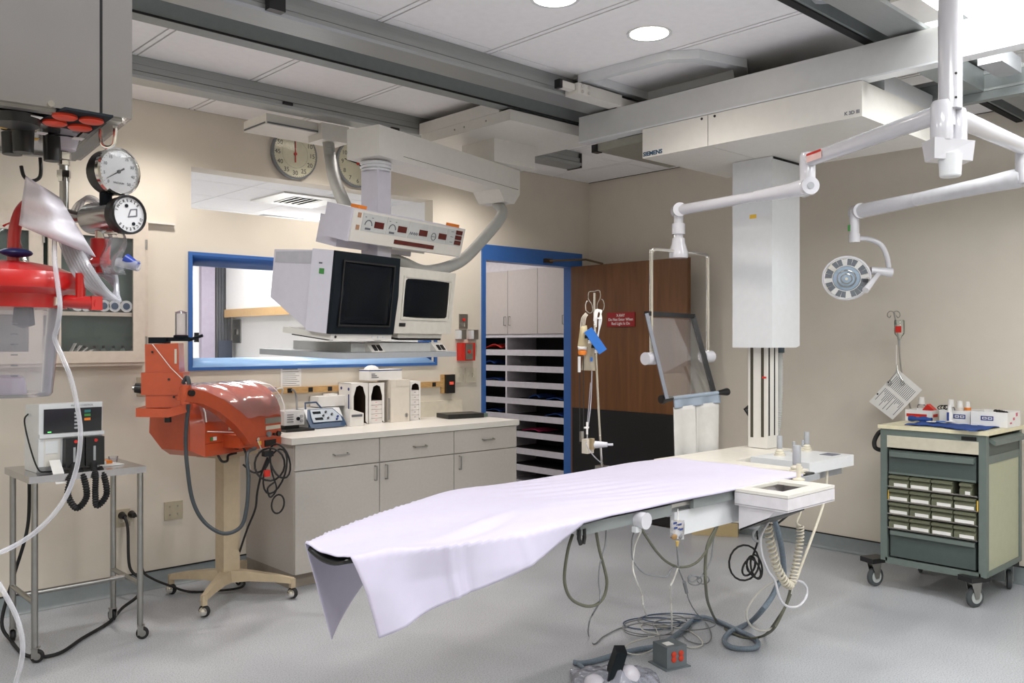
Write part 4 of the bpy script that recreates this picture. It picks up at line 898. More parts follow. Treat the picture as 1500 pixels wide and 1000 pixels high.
for (p0, p1, n, l) in ((666, 677, 1, 'single ivory switch plate by the doorway'), (681, 697, 2, 'double ivory switch plate by the doorway')):
    t, a, c = plate('light_switch', l, 'switch', p0, 538, p1, 560, m_beige, .012)
    for k in range(n): x = a.x+(c.x-a.x)*(k+1)/(n+1); MB().cbox((x, YB-.016, (a.z+c.z)/2), (.02, .012, .035)).build('toggle', m_beige, t, .003)
t, a, c = plate('light_switch', 'ivory switch plate left of the orange injector head', 'switch', 200, 552, 219, 580, m_plate, .01)
MB().cbox(((a.x+c.x)/2, YB-.014, (a.z+c.z)/2), (.016, .014, .05)).build('toggle', m_beige, t, .003)
t, a, c = plate('blank_plate', 'blank beige square plate low on the wall behind the injector', 'plate', 240, 732, 267, 762, m_plate, .008)
for dx in (.3, .72):
    for dz in (.28, .72): MB().cyl((a.x+(c.x-a.x)*dx, YB-.008, a.z+(c.z-a.z)*dz), (a.x+(c.x-a.x)*dx, YB-.0105, a.z+(c.z-a.z)*dz), .005, n=8).build('screw', m_steel2, t)
t, a, c = plate('wall_outlet', 'ivory wall outlet with two black plugs behind the steel stand', 'outlet', 166, 744, 190, 773, m_plate, .008)
for k in range(2): MB().cyl((a.x+.045+.055*k, YB-.008, c.z-.035), (a.x+.045+.055*k, YB-.05, c.z-.037), .022, .015, 14).build('plug', m_black, t)
for k in range(2): MB().cyl((a.x+.045+.055*k, YB-.008, a.z+.04), (a.x+.045+.055*k, YB-.01, a.z+.04), .017, n=14).build('socket_face', m_beige, t, 0)
OUTL = (a, c)
# narrow ledge beside the cabinet
a = at(213, 327, y=YB-.02); c = at(256, 328, y=YB-.02); struct(MB().box(1.90, c.x, YB-.03, YB-.001, 2.19, 2.202).build('trim_2', m_enam))
# ================================================================== glazed wall cabinet
GC0, GC1, GZ0, GZ1, GY_ = 1.0, 1.943, 1.344, 2.19, 5.20
t = thing('wall_cabinet', 'cream glazed wall cabinet of bottles behind the suction canister', 'cabinet', (1.5, 5.25, GZ0))
MB().ring([(GC0, GY_+.012, GZ0), (GC1, GY_+.012, GZ0), (GC1, GY_+.012, GZ1), (GC0, GY_+.012, GZ1)], [(GC0+.03, GY_+.012, GZ0+.03), (GC1-.03, GY_+.012, GZ0+.03), (GC1-.03, GY_+.012, GZ1-.03), (GC0+.03, GY_+.012, GZ1-.03)], (0, YB-GY_-.014, 0)).build('carcass', M('cream_painted_metal', (208, 196, 182), .45), t, .002, 1)
m_ccab = bpy.data.materials['cream_painted_metal']
MB().box(GC0+.03, GC1-.03, YB-.012, YB-.003, GZ0+.03, GZ1-.03).build('back', m_dgl, t)
for z in (at(150, 460, y=5.24).z,): MB().box(GC0+.03, GC1-.03, GY_+.016, YB-.012, z-.011, z+.011).build('shelf', m_ccab, t)
SHZ = at(150, 460, y=5.24).z+.011
for (x0, x1) in ((GC0+.01, 1.375), (1.40, GC1-.022)):
    d = MB().ring([(x0, GY_-.006, GZ0+.02), (x1, GY_-.006, GZ0+.02), (x1, GY_-.006, GZ1-.02), (x0, GY_-.006, GZ1-.02)], [(x0+.065, GY_-.006, GZ0+.085), (x1-.07, GY_-.006, GZ0+.085), (x1-.07, GY_-.006, GZ1-.11), (x0+.065, GY_-.006, GZ1-.11)], (0, .018, 0)).build('door', m_ccab, t, .002, 1)
    MB().box(x0+.06, x1-.065, GY_+.003, GY_+.007, GZ0+.08, GZ1-.105).build('pane', m_glass, d)
    for z in (GZ0+.14, GZ1-.14): MB().cyl((x1+.003, GY_-.008, z-.03), (x1+.003, GY_-.008, z+.03), .006, n=8).build('hinge', m_steel2, d)
# bottles inside
def cbottle(x, y, z, r, h, body, cap, lab, g):
    t = thing('bottle', lab, 'bottle', (x, y, z), g)
    MB().lathe([(0, 0), (r, 0), (r, h*.62), (r*.45, h*.8), (r*.45, h*.86), (0, h*.86)], (x, y, z), n=14).build('glass', body, t); MB().lathe([(r*.5, h*.84), (r*.5, h), (0, h)], (x, y, z), n=12).build('cap', cap, t)
zb = GZ0+.0305
m_vial = clear('vial_glass', (150, 170, 165), .35, .1, .8)
for k in range(7): cbottle(at(110+14*k, 500, y=5.25).x, 5.25, zb, .018, .085, m_vial, m_black, '%s dark-capped vial from the left along the lower cabinet shelf' % ['first', 'second', 'third', 'fourth', 'fifth', 'sixth', 'seventh'][k], 'vials in the wall cabinet')
for k, px in enumerate((112, 124, 150, 166, 183)):
    x = at(px, 440, y=5.24).x
    tt = thing('supply_tray', '%s pale supply tube lying on the cabinet shelf, end towards the glass' % ['first', 'second', 'third', 'fourth', 'fifth'][k], 'tube', (x, 5.24, SHZ), 'tubes on the cabinet shelf')
    MB().cyl((x, 5.215, SHZ+.036), (x, 5.283, SHZ+.036), .034, n=16).build('tube', m_enam2, tt); MB().cyl((x, 5.213, SHZ+.036), (x, 5.2155, SHZ+.036), .020, n=14).build('blue_end', m_teal, tt)
t = thing('paper_stack', 'fanned stack of pale folded papers in the lower cabinet', 'papers', (1.5, 5.24, zb))
for k in range(7): MB(frame((1.50+.012*k, 5.24, zb), 0)).prism([(0, -.02, 0), (.05+.018*k, -.02, .10-.012*k), (.052+.018*k, -.02, .098-.012*k), (.004, -.02, 0)], (0, .05, 0)).build('paper', m_white, t)
# ================================================================== steel stand with monitor
def caster(parent, x, y, r, ang=0, wheelm=None, name='caster'):
    T = frame((x, y, 0), ang); mm = wheelm or m_rub
    w_ = MB(T).lathe([(0, -.011), (r*.8, -.011), (r, -.006), (r, .006), (r*.8, .011), (0, .011)], (r*.35, 0, r+.001), (0, 1, 0), 18).build(name, mm, parent)
    b = MB(T); b.box(-.012, r*.5, -.016, -.012, r*.8, r*2.3); b.box(-.012, r*.5, .012, .016, r*.8, r*2.3); b.box(-.014, .022, -.016, .016, r*2.25, r*2.4); b.build('fork', m_steel2, w_)
    MB(T).lathe([(0, -.0135), (r*.55, -.012), (r*.55, .012), (0, .0135)], (r*.35, 0, r+.001), (0, 1, 0), 14).build('hub', m_steel2, w_)
    return w_
sx0, sx1, sy0, sy1, sz = 1.125, 1.625, 4.43, 4.84, .863
t = thing('steel_stand', 'stainless steel stand on casters below the vital signs monitor', 'stand', (1.37, 4.63, 0))
MB().box(sx0-.015, sx1+.012, sy0-.012, sy1+.012, sz-.032, sz).build('top', m_steel, t, .004)
for (x, y, a) in ((sx0+.015, sy0+.015, -25), (sx1-.01, sy0+.01, -20), (sx0+.015, sy1-.015, 80), (sx1-.01, sy1-.015, 100)):
    MB().cyl((x, y, .072), (x, y, sz-.032), .0145, n=14).build('leg', m_steel2, t); caster(t, x, y, .030, a)
for x in (sx0+.015, sx1-.01): MB().cyl((x, sy0+.01, .275), (x, sy1-.015, .275), .0125, n=12).build('stretcher', m_steel2, t)
MB().cyl((sx0+.015, (sy0+sy1)/2, .275), (sx1-.01, (sy0+sy1)/2, .275), .0125, n=12).build('stretcher', m_steel2, t)
# vital signs monitor
VA = 2
VT = frame((at(56, 690, y=4.50).x, 4.50, sz+.001), VA, -0)
vw = .285; vh = .325
t = thing('defibrillator_monitor', 'white monitor with black screen panel and two paddles on the steel stand', 'monitor', VT.to_translation())
b = MB(VT); b.prism([(0, 0, .03), (0, -.012, vh), (0, .19, vh-.01), (0, .21, .03), (0, .2, 0), (0, .03, 0)], (vw, 0, 0)); b.build('case', m_enam2, t, .012, 3)
FN = lambda x, z, o=0: (x, -.0005-.012*z/vh-o, z)
def fplate(name, x0, x1, z0, z1, m, o=.003, parent=None, th=.004): 
    bb = MB(VT); bb.prism([FN(x0, z0, o), FN(x1, z0, o), FN(x1, z1, o), FN(x0, z1, o)], (0, th+o, 0)); return bb.build(name, m, parent or t, .001, 1)
fplate('screen_panel', .02, vw-.004, .185, .30, M('black_gloss_panel', (10, 11, 14), .12, coat=.6), .004)
fplate('shelf_lip', .0, vw+.006, .165, .183, m_enam2, .014)
fplate('recorder_door', .028, .085, .09, .15, m_enam2, .004); fplate('recorder_slot', .024, .095, .03, .16, m_enam, .001)
for k in range(5): fplate('soft_key', .155, .178, .20+.0175*k, .210+.0175*k, m_grey, .006)
fplate('key_green', .200, .228, .258, .270, m_grn, .007); fplate('key_teal', .200, .228, .276, .289, M('teal_key', (40, 110, 110), .5), .007); fplate('key_orange', .200, .228, .238, .250, m_oran, .007)
fplate('green_lamp', .037, .052, .190, .194, m_ledg, .007)
text('brand_lettering', 'PHYSIO CONTROL', .012, VT @ Matrix.Translation((.19, -.0165, .312)) @ FY, m_print, t)
for k in range(2):
    x = .105+.092*k
    bb = MB(VT); bb.box(x, x+.086, -.045, .0, .02, .158); pd = bb.build('paddle', m_black, t, .014, 3)
    bb = MB(VT); bb.box(x+.034, x+.044, -.049, -.044, .045, .115); bb.build('grip_line', m_grey, pd); bb = MB(VT); bb.cyl((x+.045, -.046, .142), (x+.045, -.050, .142), .008, n=10); bb.build('lamp', m_red2, pd)
    # coiled leads hanging over the edge
    q = [VT @ V((x+.04, -.03, .03)), VT @ V((x+.03, -.06, .015)), VT @ V((x+.005+.02*k, -.10, -.03)), VT @ V((x-.01+.03*k, -.11, -.10)), VT @ V((x+.03, -.105, -.165)), VT @ V((x+.075, -.10, -.12)), VT @ V((x+.07, -.09, -.04)), VT @ V((x+.055, -.06, .01))]
    pts = spl(q, 14); MB().tube(pts, [(.0165 if i % 2 else .012) for i in range(len(pts))], 10).build('coiled_lead', m_rub, pd)
bb = MB(VT); bb.prism([(.04, -.02, .06), (.088, -.02, .06), (.10, -.085, -.045), (.05, -.085, -.045)], (0, -.0015, 0)); bb.build('paper_strip', m_white, t)
tag(MB().tube(spl([VT @ V((.0, .15, .27)), VT @ V((-.03, .10, .24)), VT @ V((-.02, .05, .12)), VT @ V((.0, .0, .02)), VT @ V((.03, -.02, .008)), VT @ V((.07, -.015, .008))], 6), .004, 6).build('black_lead', m_rub), 'thin black lead down the left side of the vital signs monitor', 'cable')
t = thing('gel_tube', 'orange and white gel tube lying on the steel stand', 'tube', (1.46, 4.56, sz))
GT = frame((1.455, 4.53, sz+.001), 8)
b = MB(GT); b.hexa([(0, 0, 0), (0, .05, 0), (0, .05, .035), (0, 0, .035)], [(.12, -.005, 0), (.12, .055, 0), (.12, .055, .004), (.12, -.005, .004)]); b.build('tube', m_white, t, .004); MB(GT).box(.03, .06, -.003, .053, .012, .027).build('orange_band', m_oran, t); MB(GT).cyl((-.018, .025, .0185), (.0, .025, .0185), .0175, n=12).build('cap', m_grey, t)
t = thing('pill_cup', 'small clear cup beside the gel tube on the steel stand', 'cup', (1.54, 4.62, sz)); MB().lathe([(.018, 0), (.024, .035), (.022, .035), (.017, .002), (0, .002)], (1.55, 4.63, sz+.001), n=16).build('cup', m_clr, t)
# cables around the steel stand
a, c = OUTL
cbl = [(a.x+.045, YB-.05, c.z-.037), (a.x+.05, YB-.09, c.z-.10), at(190, 830, y=5.15), at(207, 850, y=5.10), at(202, 872, y=5.0), V((1.70, 4.93, .03)), at(160, 911, z=.012), at(120, 935, z=.012), at(90, 955, z=.012), at(60, 962, z=.012), at(35, 958, z=.012), at(18, 940, z=.012), V((1.10, 4.86, .10)), V((1.16, 4.9, .30)), V((1.22, 4.88, .55)), V((1.225, 4.87, .82))]
tag(MB().tube(spl(cbl, 8), .0085, 8).build('black_cable', m_rub), 'thick black cord looping from the outlet round the steel stand', 'cable')
cbl = [(a.x+.10, YB-.05, c.z-.037), (a.x+.12, YB-.08, c.z-.06), at(206, 800, y=5.2), at(209, 835, y=5.22), at(225, 848, y=5.15), at(250, 858, y=5.05), at(275, 866, z=.012), at(303, 866, z=.012), at(345, 862, z=.012), V((2.42, 4.96, .012)), V((2.48, 5.1, .012))]
tag(MB().tube(spl(cbl, 8), .007, 8).build('black_cable', m_rub), 'black cord running from the outlet along the wall to the injector', 'cable')
# ================================================================== orange contrast injector
IA = 21; ia = math.radians(IA); IO = V((2.25, 4.82, 0)); IT = frame(IO, IA)
t = thing('contrast_injector', 'orange contrast injector under clear plastic on a beige five-arm pedestal', 'injector', IO)
t['label'] = 'orange contrast injector under clear plastic on a beige pedestal with casters'
hubp = IO
for (cx, cy) in ((1.987, 4.548), (2.514, 4.531), (2.026, 5.10), (2.50, 5.12)):
    d = V((cx, cy, 0))-hubp; L = d.length; u = d/L; n = V((-u.y, u.x, 0)); b = MB()
    sec = [(0.02, .045, .095, .165), (.35, .032, .105, .158), (.75, .022, .100, .140), (1.0, .018, .092, .122)]
    rings = []
    for (k, w_, z0, z1) in sec:
        o = hubp+u*L*k; rings.append([b.v(o+n*w_+UP*z0), b.v(o-n*w_+UP*z0), b.v(o-n*w_*.7+UP*z1), b.v(o+n*w_*.7+UP*z1)])
    for A, B in zip(rings, rings[1:]):
        for k in range(4): b.f([A[k], A[(k+1) % 4], B[(k+1) % 4], B[k]])
    b.f(rings[0]); b.f(rings[-1]); lg = b.build('base_leg', m_cast, t, .004)
    o = hubp+u*L*.98; MB().box(o.x-.014, o.x+.014, o.y-.014, o.y+.014, .066, .12).build('caster_stem', m_cast, lg, .003)
    CT = frame((o.x, o.y, 0), random.uniform(-30, 10)-40)
    cw = MB(CT).lathe([(0, -.018), (.022, -.017), (.030, -.010), (.034, 0), (.030, .010), (.022, .017), (0, .018)], (0, .004, .035), (0, 1, 0), 18).build('caster', m_rub, t)
    MB(CT).lathe([(.024, 0), (.020, .012), (.010, .018), (0, .02)], (0, -.012, .035), (0, -1, 0), 16).build('caster_hood', m_chrome, cw)
MB(frame(IO, IA-15)).box(-.052, .052, -.045, .045, .15, .86).build('post', m_cast, t, .006)
MB(IT).box(-.14, .14, -.10, .10, .825, .868).build('head_plate', m_cast, t, .01)
zb0, zt0 = .862, 1.235
prof = [(-.16, zb0), (-.16, 1.04)]+[(-.16+.23*(1-math.cos(math.radians(a))), 1.04+.195*math.sin(math.radians(a))) for a in (15, 30, 45, 60, 75, 90)]+[(.14, 1.232), (.21, 1.17), (.22, .98), (.14, .90), (.10, zb0)]
def extr(s0, s1, inset0=0, mat=m_org, nm='body', pr=prof, bev=.006):
    b = MB(IT); c = V((0, .03, 1.03))
    A = [(s0, c.y+(y-c.y)*(1-inset0), c.z+(z-c.z)*(1-inset0)) for y, z in pr]; B = [(s1, y, z) for y, z in pr]; b.hexa(A, B); return b.build(nm, mat, t, bev)
body = extr(-.33, .272)
b = MB(IT); b.hexa([(-.331, y, z) for y, z in prof], [(-.40, .03+(y-.03)*.8, 1.0+(z-1.0)*.72) for y, z in prof]); b.build('end_cap', m_org, t, .006)
# front panel details
fy = -.161
for nm, q, m in (('label_plate', (.135, .27, fy-.002, fy+.002, 1.0, 1.035), m_steel2), ('label_plate', (.14, .265, fy-.002, fy+.002, .965, .988), m_beige), ('label_plate', (-.16, .02, fy-.002, fy+.002, .99, 1.008), m_beige), ('label_plate', (-.09, .02, fy-.002, fy+.002, .885, .91), m_beige),
                 ('socket_panel', (.13, .225, fy-.004, fy+.002, .868, .905), m_black), ('sticker', (-.275, -.25, fy-.002, fy+.002, .945, .965), m_white), ('sticker', (-.295, -.28, fy-.002, fy+.002, .945, .965), m_grn), ('warning_mark', (.075, .10, fy-.002, fy+.002, .882, .905), m_yel), ('seam', (-.33, .285, fy-.001, fy+.002, .93, .932), M('dark_orange_seam', (120, 40, 16), .5))):
    MB(IT).box(*q).build(nm, m, t)
for (s, z, r) in ((-.11, .955, .016), (.16, .94, .016), (.205, .935, .008), (.245, .935, .016), (-.10, .90, .022)):
    MB(IT).cyl((s, fy+.002, z), (s, fy-.012, z), r, n=14).build('knob', m_black if s != .16 else m_cable, t)
MB(IT).tube(spl([(-.10, fy-.01, .90), (-.095, fy-.05, .885), (-.075, fy-.06, .82), (-.065, fy-.06, .79)], 5), .006, 8).build('hand_switch_lead', m_black, t); MB(IT).cyl((-.067, fy-.06, .80), (-.058, fy-.06, .755), .008, n=10).build('hand_switch', m_chrome, t)
MB(IT).tube(spl([(-.22, fy+.02, .86), (-.21, fy, .825), (-.17, fy, .822), (-.15, fy+.01, .85), (-.09, fy+.01, .856)], 5), .007, 8).build('cord_hook', m_black, t)
# articulated arm
b = MB(IT); arm = [(.10, .93), (.10, 1.00), (.0, 1.09), (-.12, 1.16), (-.27, 1.205), (-.37, 1.215), (-.37, 1.265), (-.25, 1.258), (-.10, 1.215), (.03, 1.14), (.15, 1.03), (.18, 1.02), (.18, .94)]
ay = -.30
def armp(p, y): return (p[0], y, p[1])
cen = [((arm[i][0]+arm[-1-i][0])/2, (arm[i][1]+arm[-1-i][1])/2) for i in range(6)]
prev = None
pa = [(s-.27, z-.02, h*.92) for s, z, h in [(.14, .965, .050), (.08, 1.03, .047), (.0, 1.095, .042), (-.11, 1.165, .038), (-.23, 1.215, .036), (-.35, 1.24, .036)]]
rings = []
for i, (s, z, h) in enumerate(pa):
    j = min(i+1, len(pa)-1); k = max(i-1, 0); dx, dz = pa[j][0]-pa[k][0], pa[j][1]-pa[k][1]; L = math.hypot(dx, dz); nx, nz = -dz/L, dx/L
    rings.append([b.v((s+nx*h, ay+.03, z+nz*h)), b.v((s+nx*h, ay-.03, z+nz*h)), b.v((s-nx*h, ay-.03, z-nz*h)), b.v((s-nx*h, ay+.03, z-nz*h))])
for A, B in zip(rings, rings[1:]):
    for k in range(4): b.f([A[k], A[(k+1) % 4], B[(k+1) % 4], B[k]])
b.f(rings[0]); b.f(rings[-1]); b.build('swing_arm', m_org, t, .004)
MB(IT).box(-.20, -.07, ay+.02, fy+.01, .90, .97).build('arm_bracket', m_org, t, .005); MB(IT).cyl((-.12, ay-.03, .945), (-.12, ay-.04, .945), .011, n=10).build('pivot_bolt', m_chrome, t)
MB(IT).cyl((-.60, ay, 1.17), (-.60, ay, 1.265), .026, n=14).build('elbow', m_org, t, .003); MB(IT).cyl((-.60, ay, 1.225), (-.60, ay-.05, 1.225), .016, n=12).build('lock_knob', m_black, t)
# power head
HT = frame(at(246, 610, d=4.52), -34)
HT = Matrix.Translation((0, 0, 1.10-HT.to_translation().z)) @ HT
hd = MB(HT); hd.hexa([(-.095, -.06, .045), (.075, -.06, .045), (.075, .08, .045), (-.095, .08, .045)], [(-.10, -.055, .37), (.062, -.055, .375), (.062, .075, .375), (-.10, .075, .37)]); hd.build('power_head', m_org, t, .007)
hd = MB(HT); hd.prism([(-.14, -.07, .0), (.02, -.085, -.004), (.105, -.06, .02), (.105, .09, .02), (-.14, .09, 0)], (0, 0, .045)); hd.build('head_flange', m_org, t, .006)
MB(HT).box(-.115, .09, -.068, .085, .11, .225).build('head_collar', m_org, t, .01)
MB(HT).box(.045, .056, -.060, -.055, .27, .345).build('rating_plate', m_beige, t)
MB(HT).cyl((-.115, 0, .14), (-.16, 0, .145), .028, .026, 14).build('hand_knob', m_black, t, .004); MB(HT).cyl((-.16, 0, .145), (-.172, 0, .145), .012, n=12).build('knob_cap', m_chrome, t)
MB(HT).cyl((.0, .0, -.005), (.0, .0, -.035), .018, n=12).build('lower_stud', m_black, t)
for (x, z) in ((-.06, .33), (.045, .10), (.02, .19)): MB(HT).cyl((x, -.069, z), (x, -.074, z), .006, n=8).build('screw', m_black, t)
MB(HT).box(-.085, .0, -.05, .06, .373, .405).build('syringe_clamp', m_dark, t, .006); MB(HT).box(-.02, .115, -.025, .03, .385, .405).build('clamp_arm', m_dark, t, .005); MB(HT).cyl((.10, 0, .39), (.175, -.01, .415), .008, n=8).build('clamp_lever', m_dark, t)
MB(HT).lathe([(0, 0), (.035, 0), (.038, .006), (.036, .016), (0, .016)], (.065, .0, .40), n=18).build('syringe_seat', m_dark, t)
MB(HT).lathe([(.029, .0), (.029, .115), (.020, .125), (.006, .13), (.006, .128), (.018, .122), (.027, .113), (.027, 0)], (.065, .0, .415), n=20).build('syringe_jacket', m_clr, t)
for z in (.0, .118): MB(HT).lathe([(.0275, 0), (.0305, 0), (.0305, .004), (.0275, .004)], (.065, 0, .415+z), n=20).build('jacket_ring', M('mauve_ring', (130, 100, 115), .4) if z == 0 else bpy.data.materials['mauve_ring'], t)
# clear cover over the drum
pc = [(y-.012 if y < 0 else y+.012, z+.010) for y, z in prof[1:10]]
b = MB(IT); b.grid(lambda u, v: (lambda i, f_: (-.36+.655*u, pc[i][0]+(pc[min(i+1, 8)][0]-pc[i][0])*f_+.004*math.sin(20*u+9*v), pc[i][1]+(pc[min(i+1, 8)][1]-pc[i][1])*f_+.004*math.sin(31*u+6*v)))(min(int(v*8), 7), v*8-min(int(v*8), 7)), 28, 16)
b.build('plastic_cover', clear('wrinkled_plastic', (240, 232, 236), .14, .12, 1.1), t, ang=70)
for s_, k in ((.296, 1), (-.335, 1)): MB(IT).tube([(s_, y, z) for y, z in pc], .004, 6).build('cover_hem', m_white, t)
MB(IT).tube(spl([(-.33, fy-.012, 1.0), (-.2, fy-.014, .985), (-.05, fy-.014, .965), (.02, fy-.016, .955), (.06, fy-.016, .9), (.09, fy-.01, .86)], 5), .003, 6).build('cover_string', m_white, t)
# injector cables
q = [HT @ V((.09, -.075, .17)), HT @ V((.115, -.09, .2)), HT @ V((.125, -.095, .12)), at(272, 640, d=4.55), at(275, 690, d=4.55), at(283, 735, d=4.56), at(300, 765, d=4.58), at(327, 781, d=4.6), at(352, 772, d=4.64), at(361, 745, d=4.66), at(364, 700, d=4.68), at(362, 665, d=4.72), IT @ V((.04, fy-.01, .87))]
MB().tube(spl(q, 8), .0105, 10).build('main_cable', M('dark_slate_cable', (62, 68, 72), .5), t)
MB(HT).tube([(-.06, -.07, .37), (.03, -.075, .25), (.11, -.085, .17)], .0022, 6).build('white_string', m_white, t)
ct = thing('coiled_cord', 'tangled black cord bundle hanging from the right end of the injector', 'cable', (2.5, 4.75, .6))
cd_ = at(393, 660, d=4.78)
def loop(cx, cy, rx, ry, rot, d, n=18, a0=0, a1=2*math.pi):
    return [at(cx+rx*math.cos(a)*math.cos(rot)-ry*math.sin(a)*math.sin(rot), cy+rx*math.cos(a)*math.sin(rot)+ry*math.sin(a)*math.cos(rot), d=d+.02*math.sin(2*a)) for a in [a0+(a1-a0)*k/n for k in range(n+1)]]
for (cx, cy, rx, ry, rot) in ((403, 690, 15, 34, .3), (395, 680, 22, 24, .1), (410, 675, 14, 26, -.3)): MB().tube(loop(cx, cy, rx, ry, rot, 4.76), .0055, 6).build('loop', m_rub, ct)
MB().tube(loop(407, 738, 9, 14, .2, 4.76), .005, 6).build('loop', m_rub, ct); MB().tube(spl([at(395, 660, d=4.76), at(398, 690, d=4.76), at(405, 715, d=4.76), at(396, 728, d=4.76), at(392, 715, d=4.76), at(402, 706, d=4.77)], 6), .005, 6).build('loop', m_rub, ct)
MB().tube(spl([at(356, 680, d=4.8), at(372, 692, d=4.8), at(388, 686, d=4.8), at(396, 670, d=4.8)], 6), .0055, 6).build('loop', m_rub, ct)
MB().tube(spl([at(392, 670, d=4.78), at(384, 690, d=4.80), at(377, 720, d=4.85), at(374, 745, d=4.9), at(362, 775, d=4.98), at(352, 805, d=5.06), V((2.36, 4.98, .09)), V((2.40, 5.0, .012)), V((2.46, 5.08, .012))], 6), .006, 8).build('drop', m_rub, ct)
MB().cbox(at(391, 693, d=4.75), (.03, .02, .035)).build('red_tag', m_red2, ct); MB().cbox(at(392, 664, d=4.77), (.05, .04, .03)).build('tie', m_rub, ct, .008)
# ================================================================== foreground ceiling pendant
def cw(l, d, z): return RT*l+FW*d+UP*z
zP = 1.774
P1 = at(193.5, 174, z=zP); DL = (RT*-.8+FW*-.6); DB = (RT*-.6+FW*.8)
PT = Matrix.Identity(4)
for i in range(3): PT[i][0] = -DL[i]; PT[i][1] = DB[i]; PT[i][2] = UP[i]; PT[i][3] = P1[i]
# local: x to the right along the front face (corner at 0), y to the back, z up from the bottom
pn = thing('ceiling_pendant', 'brushed steel ceiling service pendant filling the upper left corner', 'pendant', P1)
MB(PT).box(-.37, -.0395, 0, .33, 0, .72).build('housing', m_steel, pn, .004)
MB(PT).box(-.036, 0, 0, .33, 0, .72).build('corner_cover', m_steel, pn, .006)
MB(PT).box(-.040, -.035, .004, .32, .002, .718).build('seam', m_gap, pn)
MB(PT).box(-.25, -.12, .10, .23, .72, ZC-zP-.002).build('ceiling_tube', m_steel, pn, .01)
MB(PT).ring([(-.36, .01, -.004), (-.01, .01, -.004), (-.01, .32, -.004), (-.36, .32, -.004)], [(-.345, .025, -.004), (-.025, .025, -.004), (-.025, .305, -.004), (-.345, .305, -.004)], (0, 0, .004)).build('bottom_lip', m_steel2, pn)
c = at(74, 153, P=P1, N=DB); MB().cyl(c, c-DB*.006, .004, n=10).build('screw', m_chrome, pn)
for k in range(4):
    p = at((80, 95, 117, 134)[k], (180, 171, 187, 177)[k], z=zP-.006); MB().lathe([(0, .002), (.0145, .002), (.015, -.001), (.012, -.003), (0, -.003)], p, n=18).build('red_outlet', M('red_outlet', (206, 62, 34), .4) if k == 0 else bpy.data.materials['red_outlet'], pn)
b = MB(); pp = [at(x, y, z=zP-.004) for x, y in ((50, 178), (95, 160), (166, 172), (130, 196))]; b.prism(pp, (0, 0, .003)); b.build('outlet_plate', m_dark, pn)
for (x, y, r, h) in ((18, 195, .014, .03), (34, 186, .014, .035), (24, 170, .03, .012), (76, 200, .012, .035)):
    p = at(x, y, z=zP-.002); MB().cyl(p, p-UP*h, r, r*.9, 16).build('gas_outlet', m_black, pn, .002)
for (x, y, m) in ((52, 172, m_white), (114, 203, m_white), (60, 195, m_white), (3, 186, m_yel), (48, 203, m_yel)):
    p = at(x, y, z=zP-.005); MB().cbox(p, (.014, .014, .001)).build('outlet_label', m, pn)
def ub(px, py, w_, h, r, nm, m):
    pts = [at(px+w_/2, py, d=1.17), at(px+w_/2, py+h*.6, d=1.17), at(px+w_*.38, py+h*.9, d=1.17), at(px, py+h, d=1.17), at(px-w_*.38, py+h*.9, d=1.17), at(px-w_/2, py+h*.6, d=1.17), at(px-w_/2, py+h*.3, d=1.17)]
    MB().tube(spl(pts, 5), r, 10).build(nm, m, pn)
ub(158, 178, 21, 38, .0026, 'hook', m_chrome); p = at(168, 175, d=1.17); MB().cyl(p, p-UP*.012, .006, .003, 10).build('hook_socket', m_steel2, pn)
pts = [at(59, 231, d=1.33), at(60, 250, d=1.33), at(57, 261, d=1.33), at(45, 265, d=1.33), at(35, 258, d=1.33), at(31, 243, d=1.33)]; MB().tube(spl(pts, 5), .0028, 8).build('hook', m_black, pn)
# vacuum regulator with two dials, hung from the pendant outlet
dR = 1.24
vr = thing('vacuum_regulator', 'vacuum regulator with two round dials plugged under the steel pendant', 'regulator', at(94, 290, d=1.265))
MB().lathe([(.0, 0), (.020, 0), (.016, -.016), (.012, -.017), (0, -.017)], at(93, 203.5, z=zP-.001), n=20).build('probe_collar', M('pale_lilac_plastic', (206, 198, 206), .4), vr)
q = [at(93, 218, d=1.265), at(94, 262, d=1.263), at(94, 312, d=1.262)]
MB().tube(q, .0062, 12).build('drop_pipe', m_steel2, vr)
for (y, h, r) in ((224, .010, .010), (236, .006, .0085), (250, .010, .0095), (260, .006, .008)): a = at(93.5, y, d=1.264); MB().cyl(a, a-UP*h, r, n=6).build('fitting', m_chrome, vr)
nD = (RT*.855+FW*-.51).normalized()
AX = V((0, 0, 1)).cross(nD).normalized()     # dial "right"
def dial(cx, cy, d, r, L, mback, nm, face_txt):
    c = at(cx, cy, d=d)
    MB().lathe([(0, -L), (r*.86, -L), (r*.95, -L*.8), (r*.95, 0), (0, 0)], c, nD, 30).build(nm+'_body', mback, vr)
    MB().lathe([(r*.88, -.004), (r, -.004), (r, .003), (r*.92, .005), (r*.88, .003)], c, nD, 30).build(nm+'_rim', m_chrome if face_txt == 'g' else m_black, vr)
    MB().lathe([(0, .0), (r*.89, 0), (r*.89, .0012), (0, .0012)], c, nD, 30).build(nm+'_face', M('silver_white_dial', (206, 205, 208), .35) if face_txt == 'g' else bpy.data.materials['silver_white_dial'], vr)
    Tm = Matrix.Identity(4)
    for i in range(3): Tm[i][0] = AX[i]; Tm[i][1] = UP[i]; Tm[i][2] = nD[i]; Tm[i][3] = (c+nD*.0016)[i]
    return c, Tm
c, Tm = dial(173, 251.5, 1.22, .0335, .030, m_black, 'gauge', 'g')
for k in range(9):
    a = math.radians(225-33.75*k); text('numeral', ['0', '5', '10', '15', '20', '25', '30', '40', '50'][k], .0062, Tm @ Matrix.Translation((.0225*math.cos(a), .0225*math.sin(a), 0)), m_print, vr, depth=.0001)
b = MB(Tm)
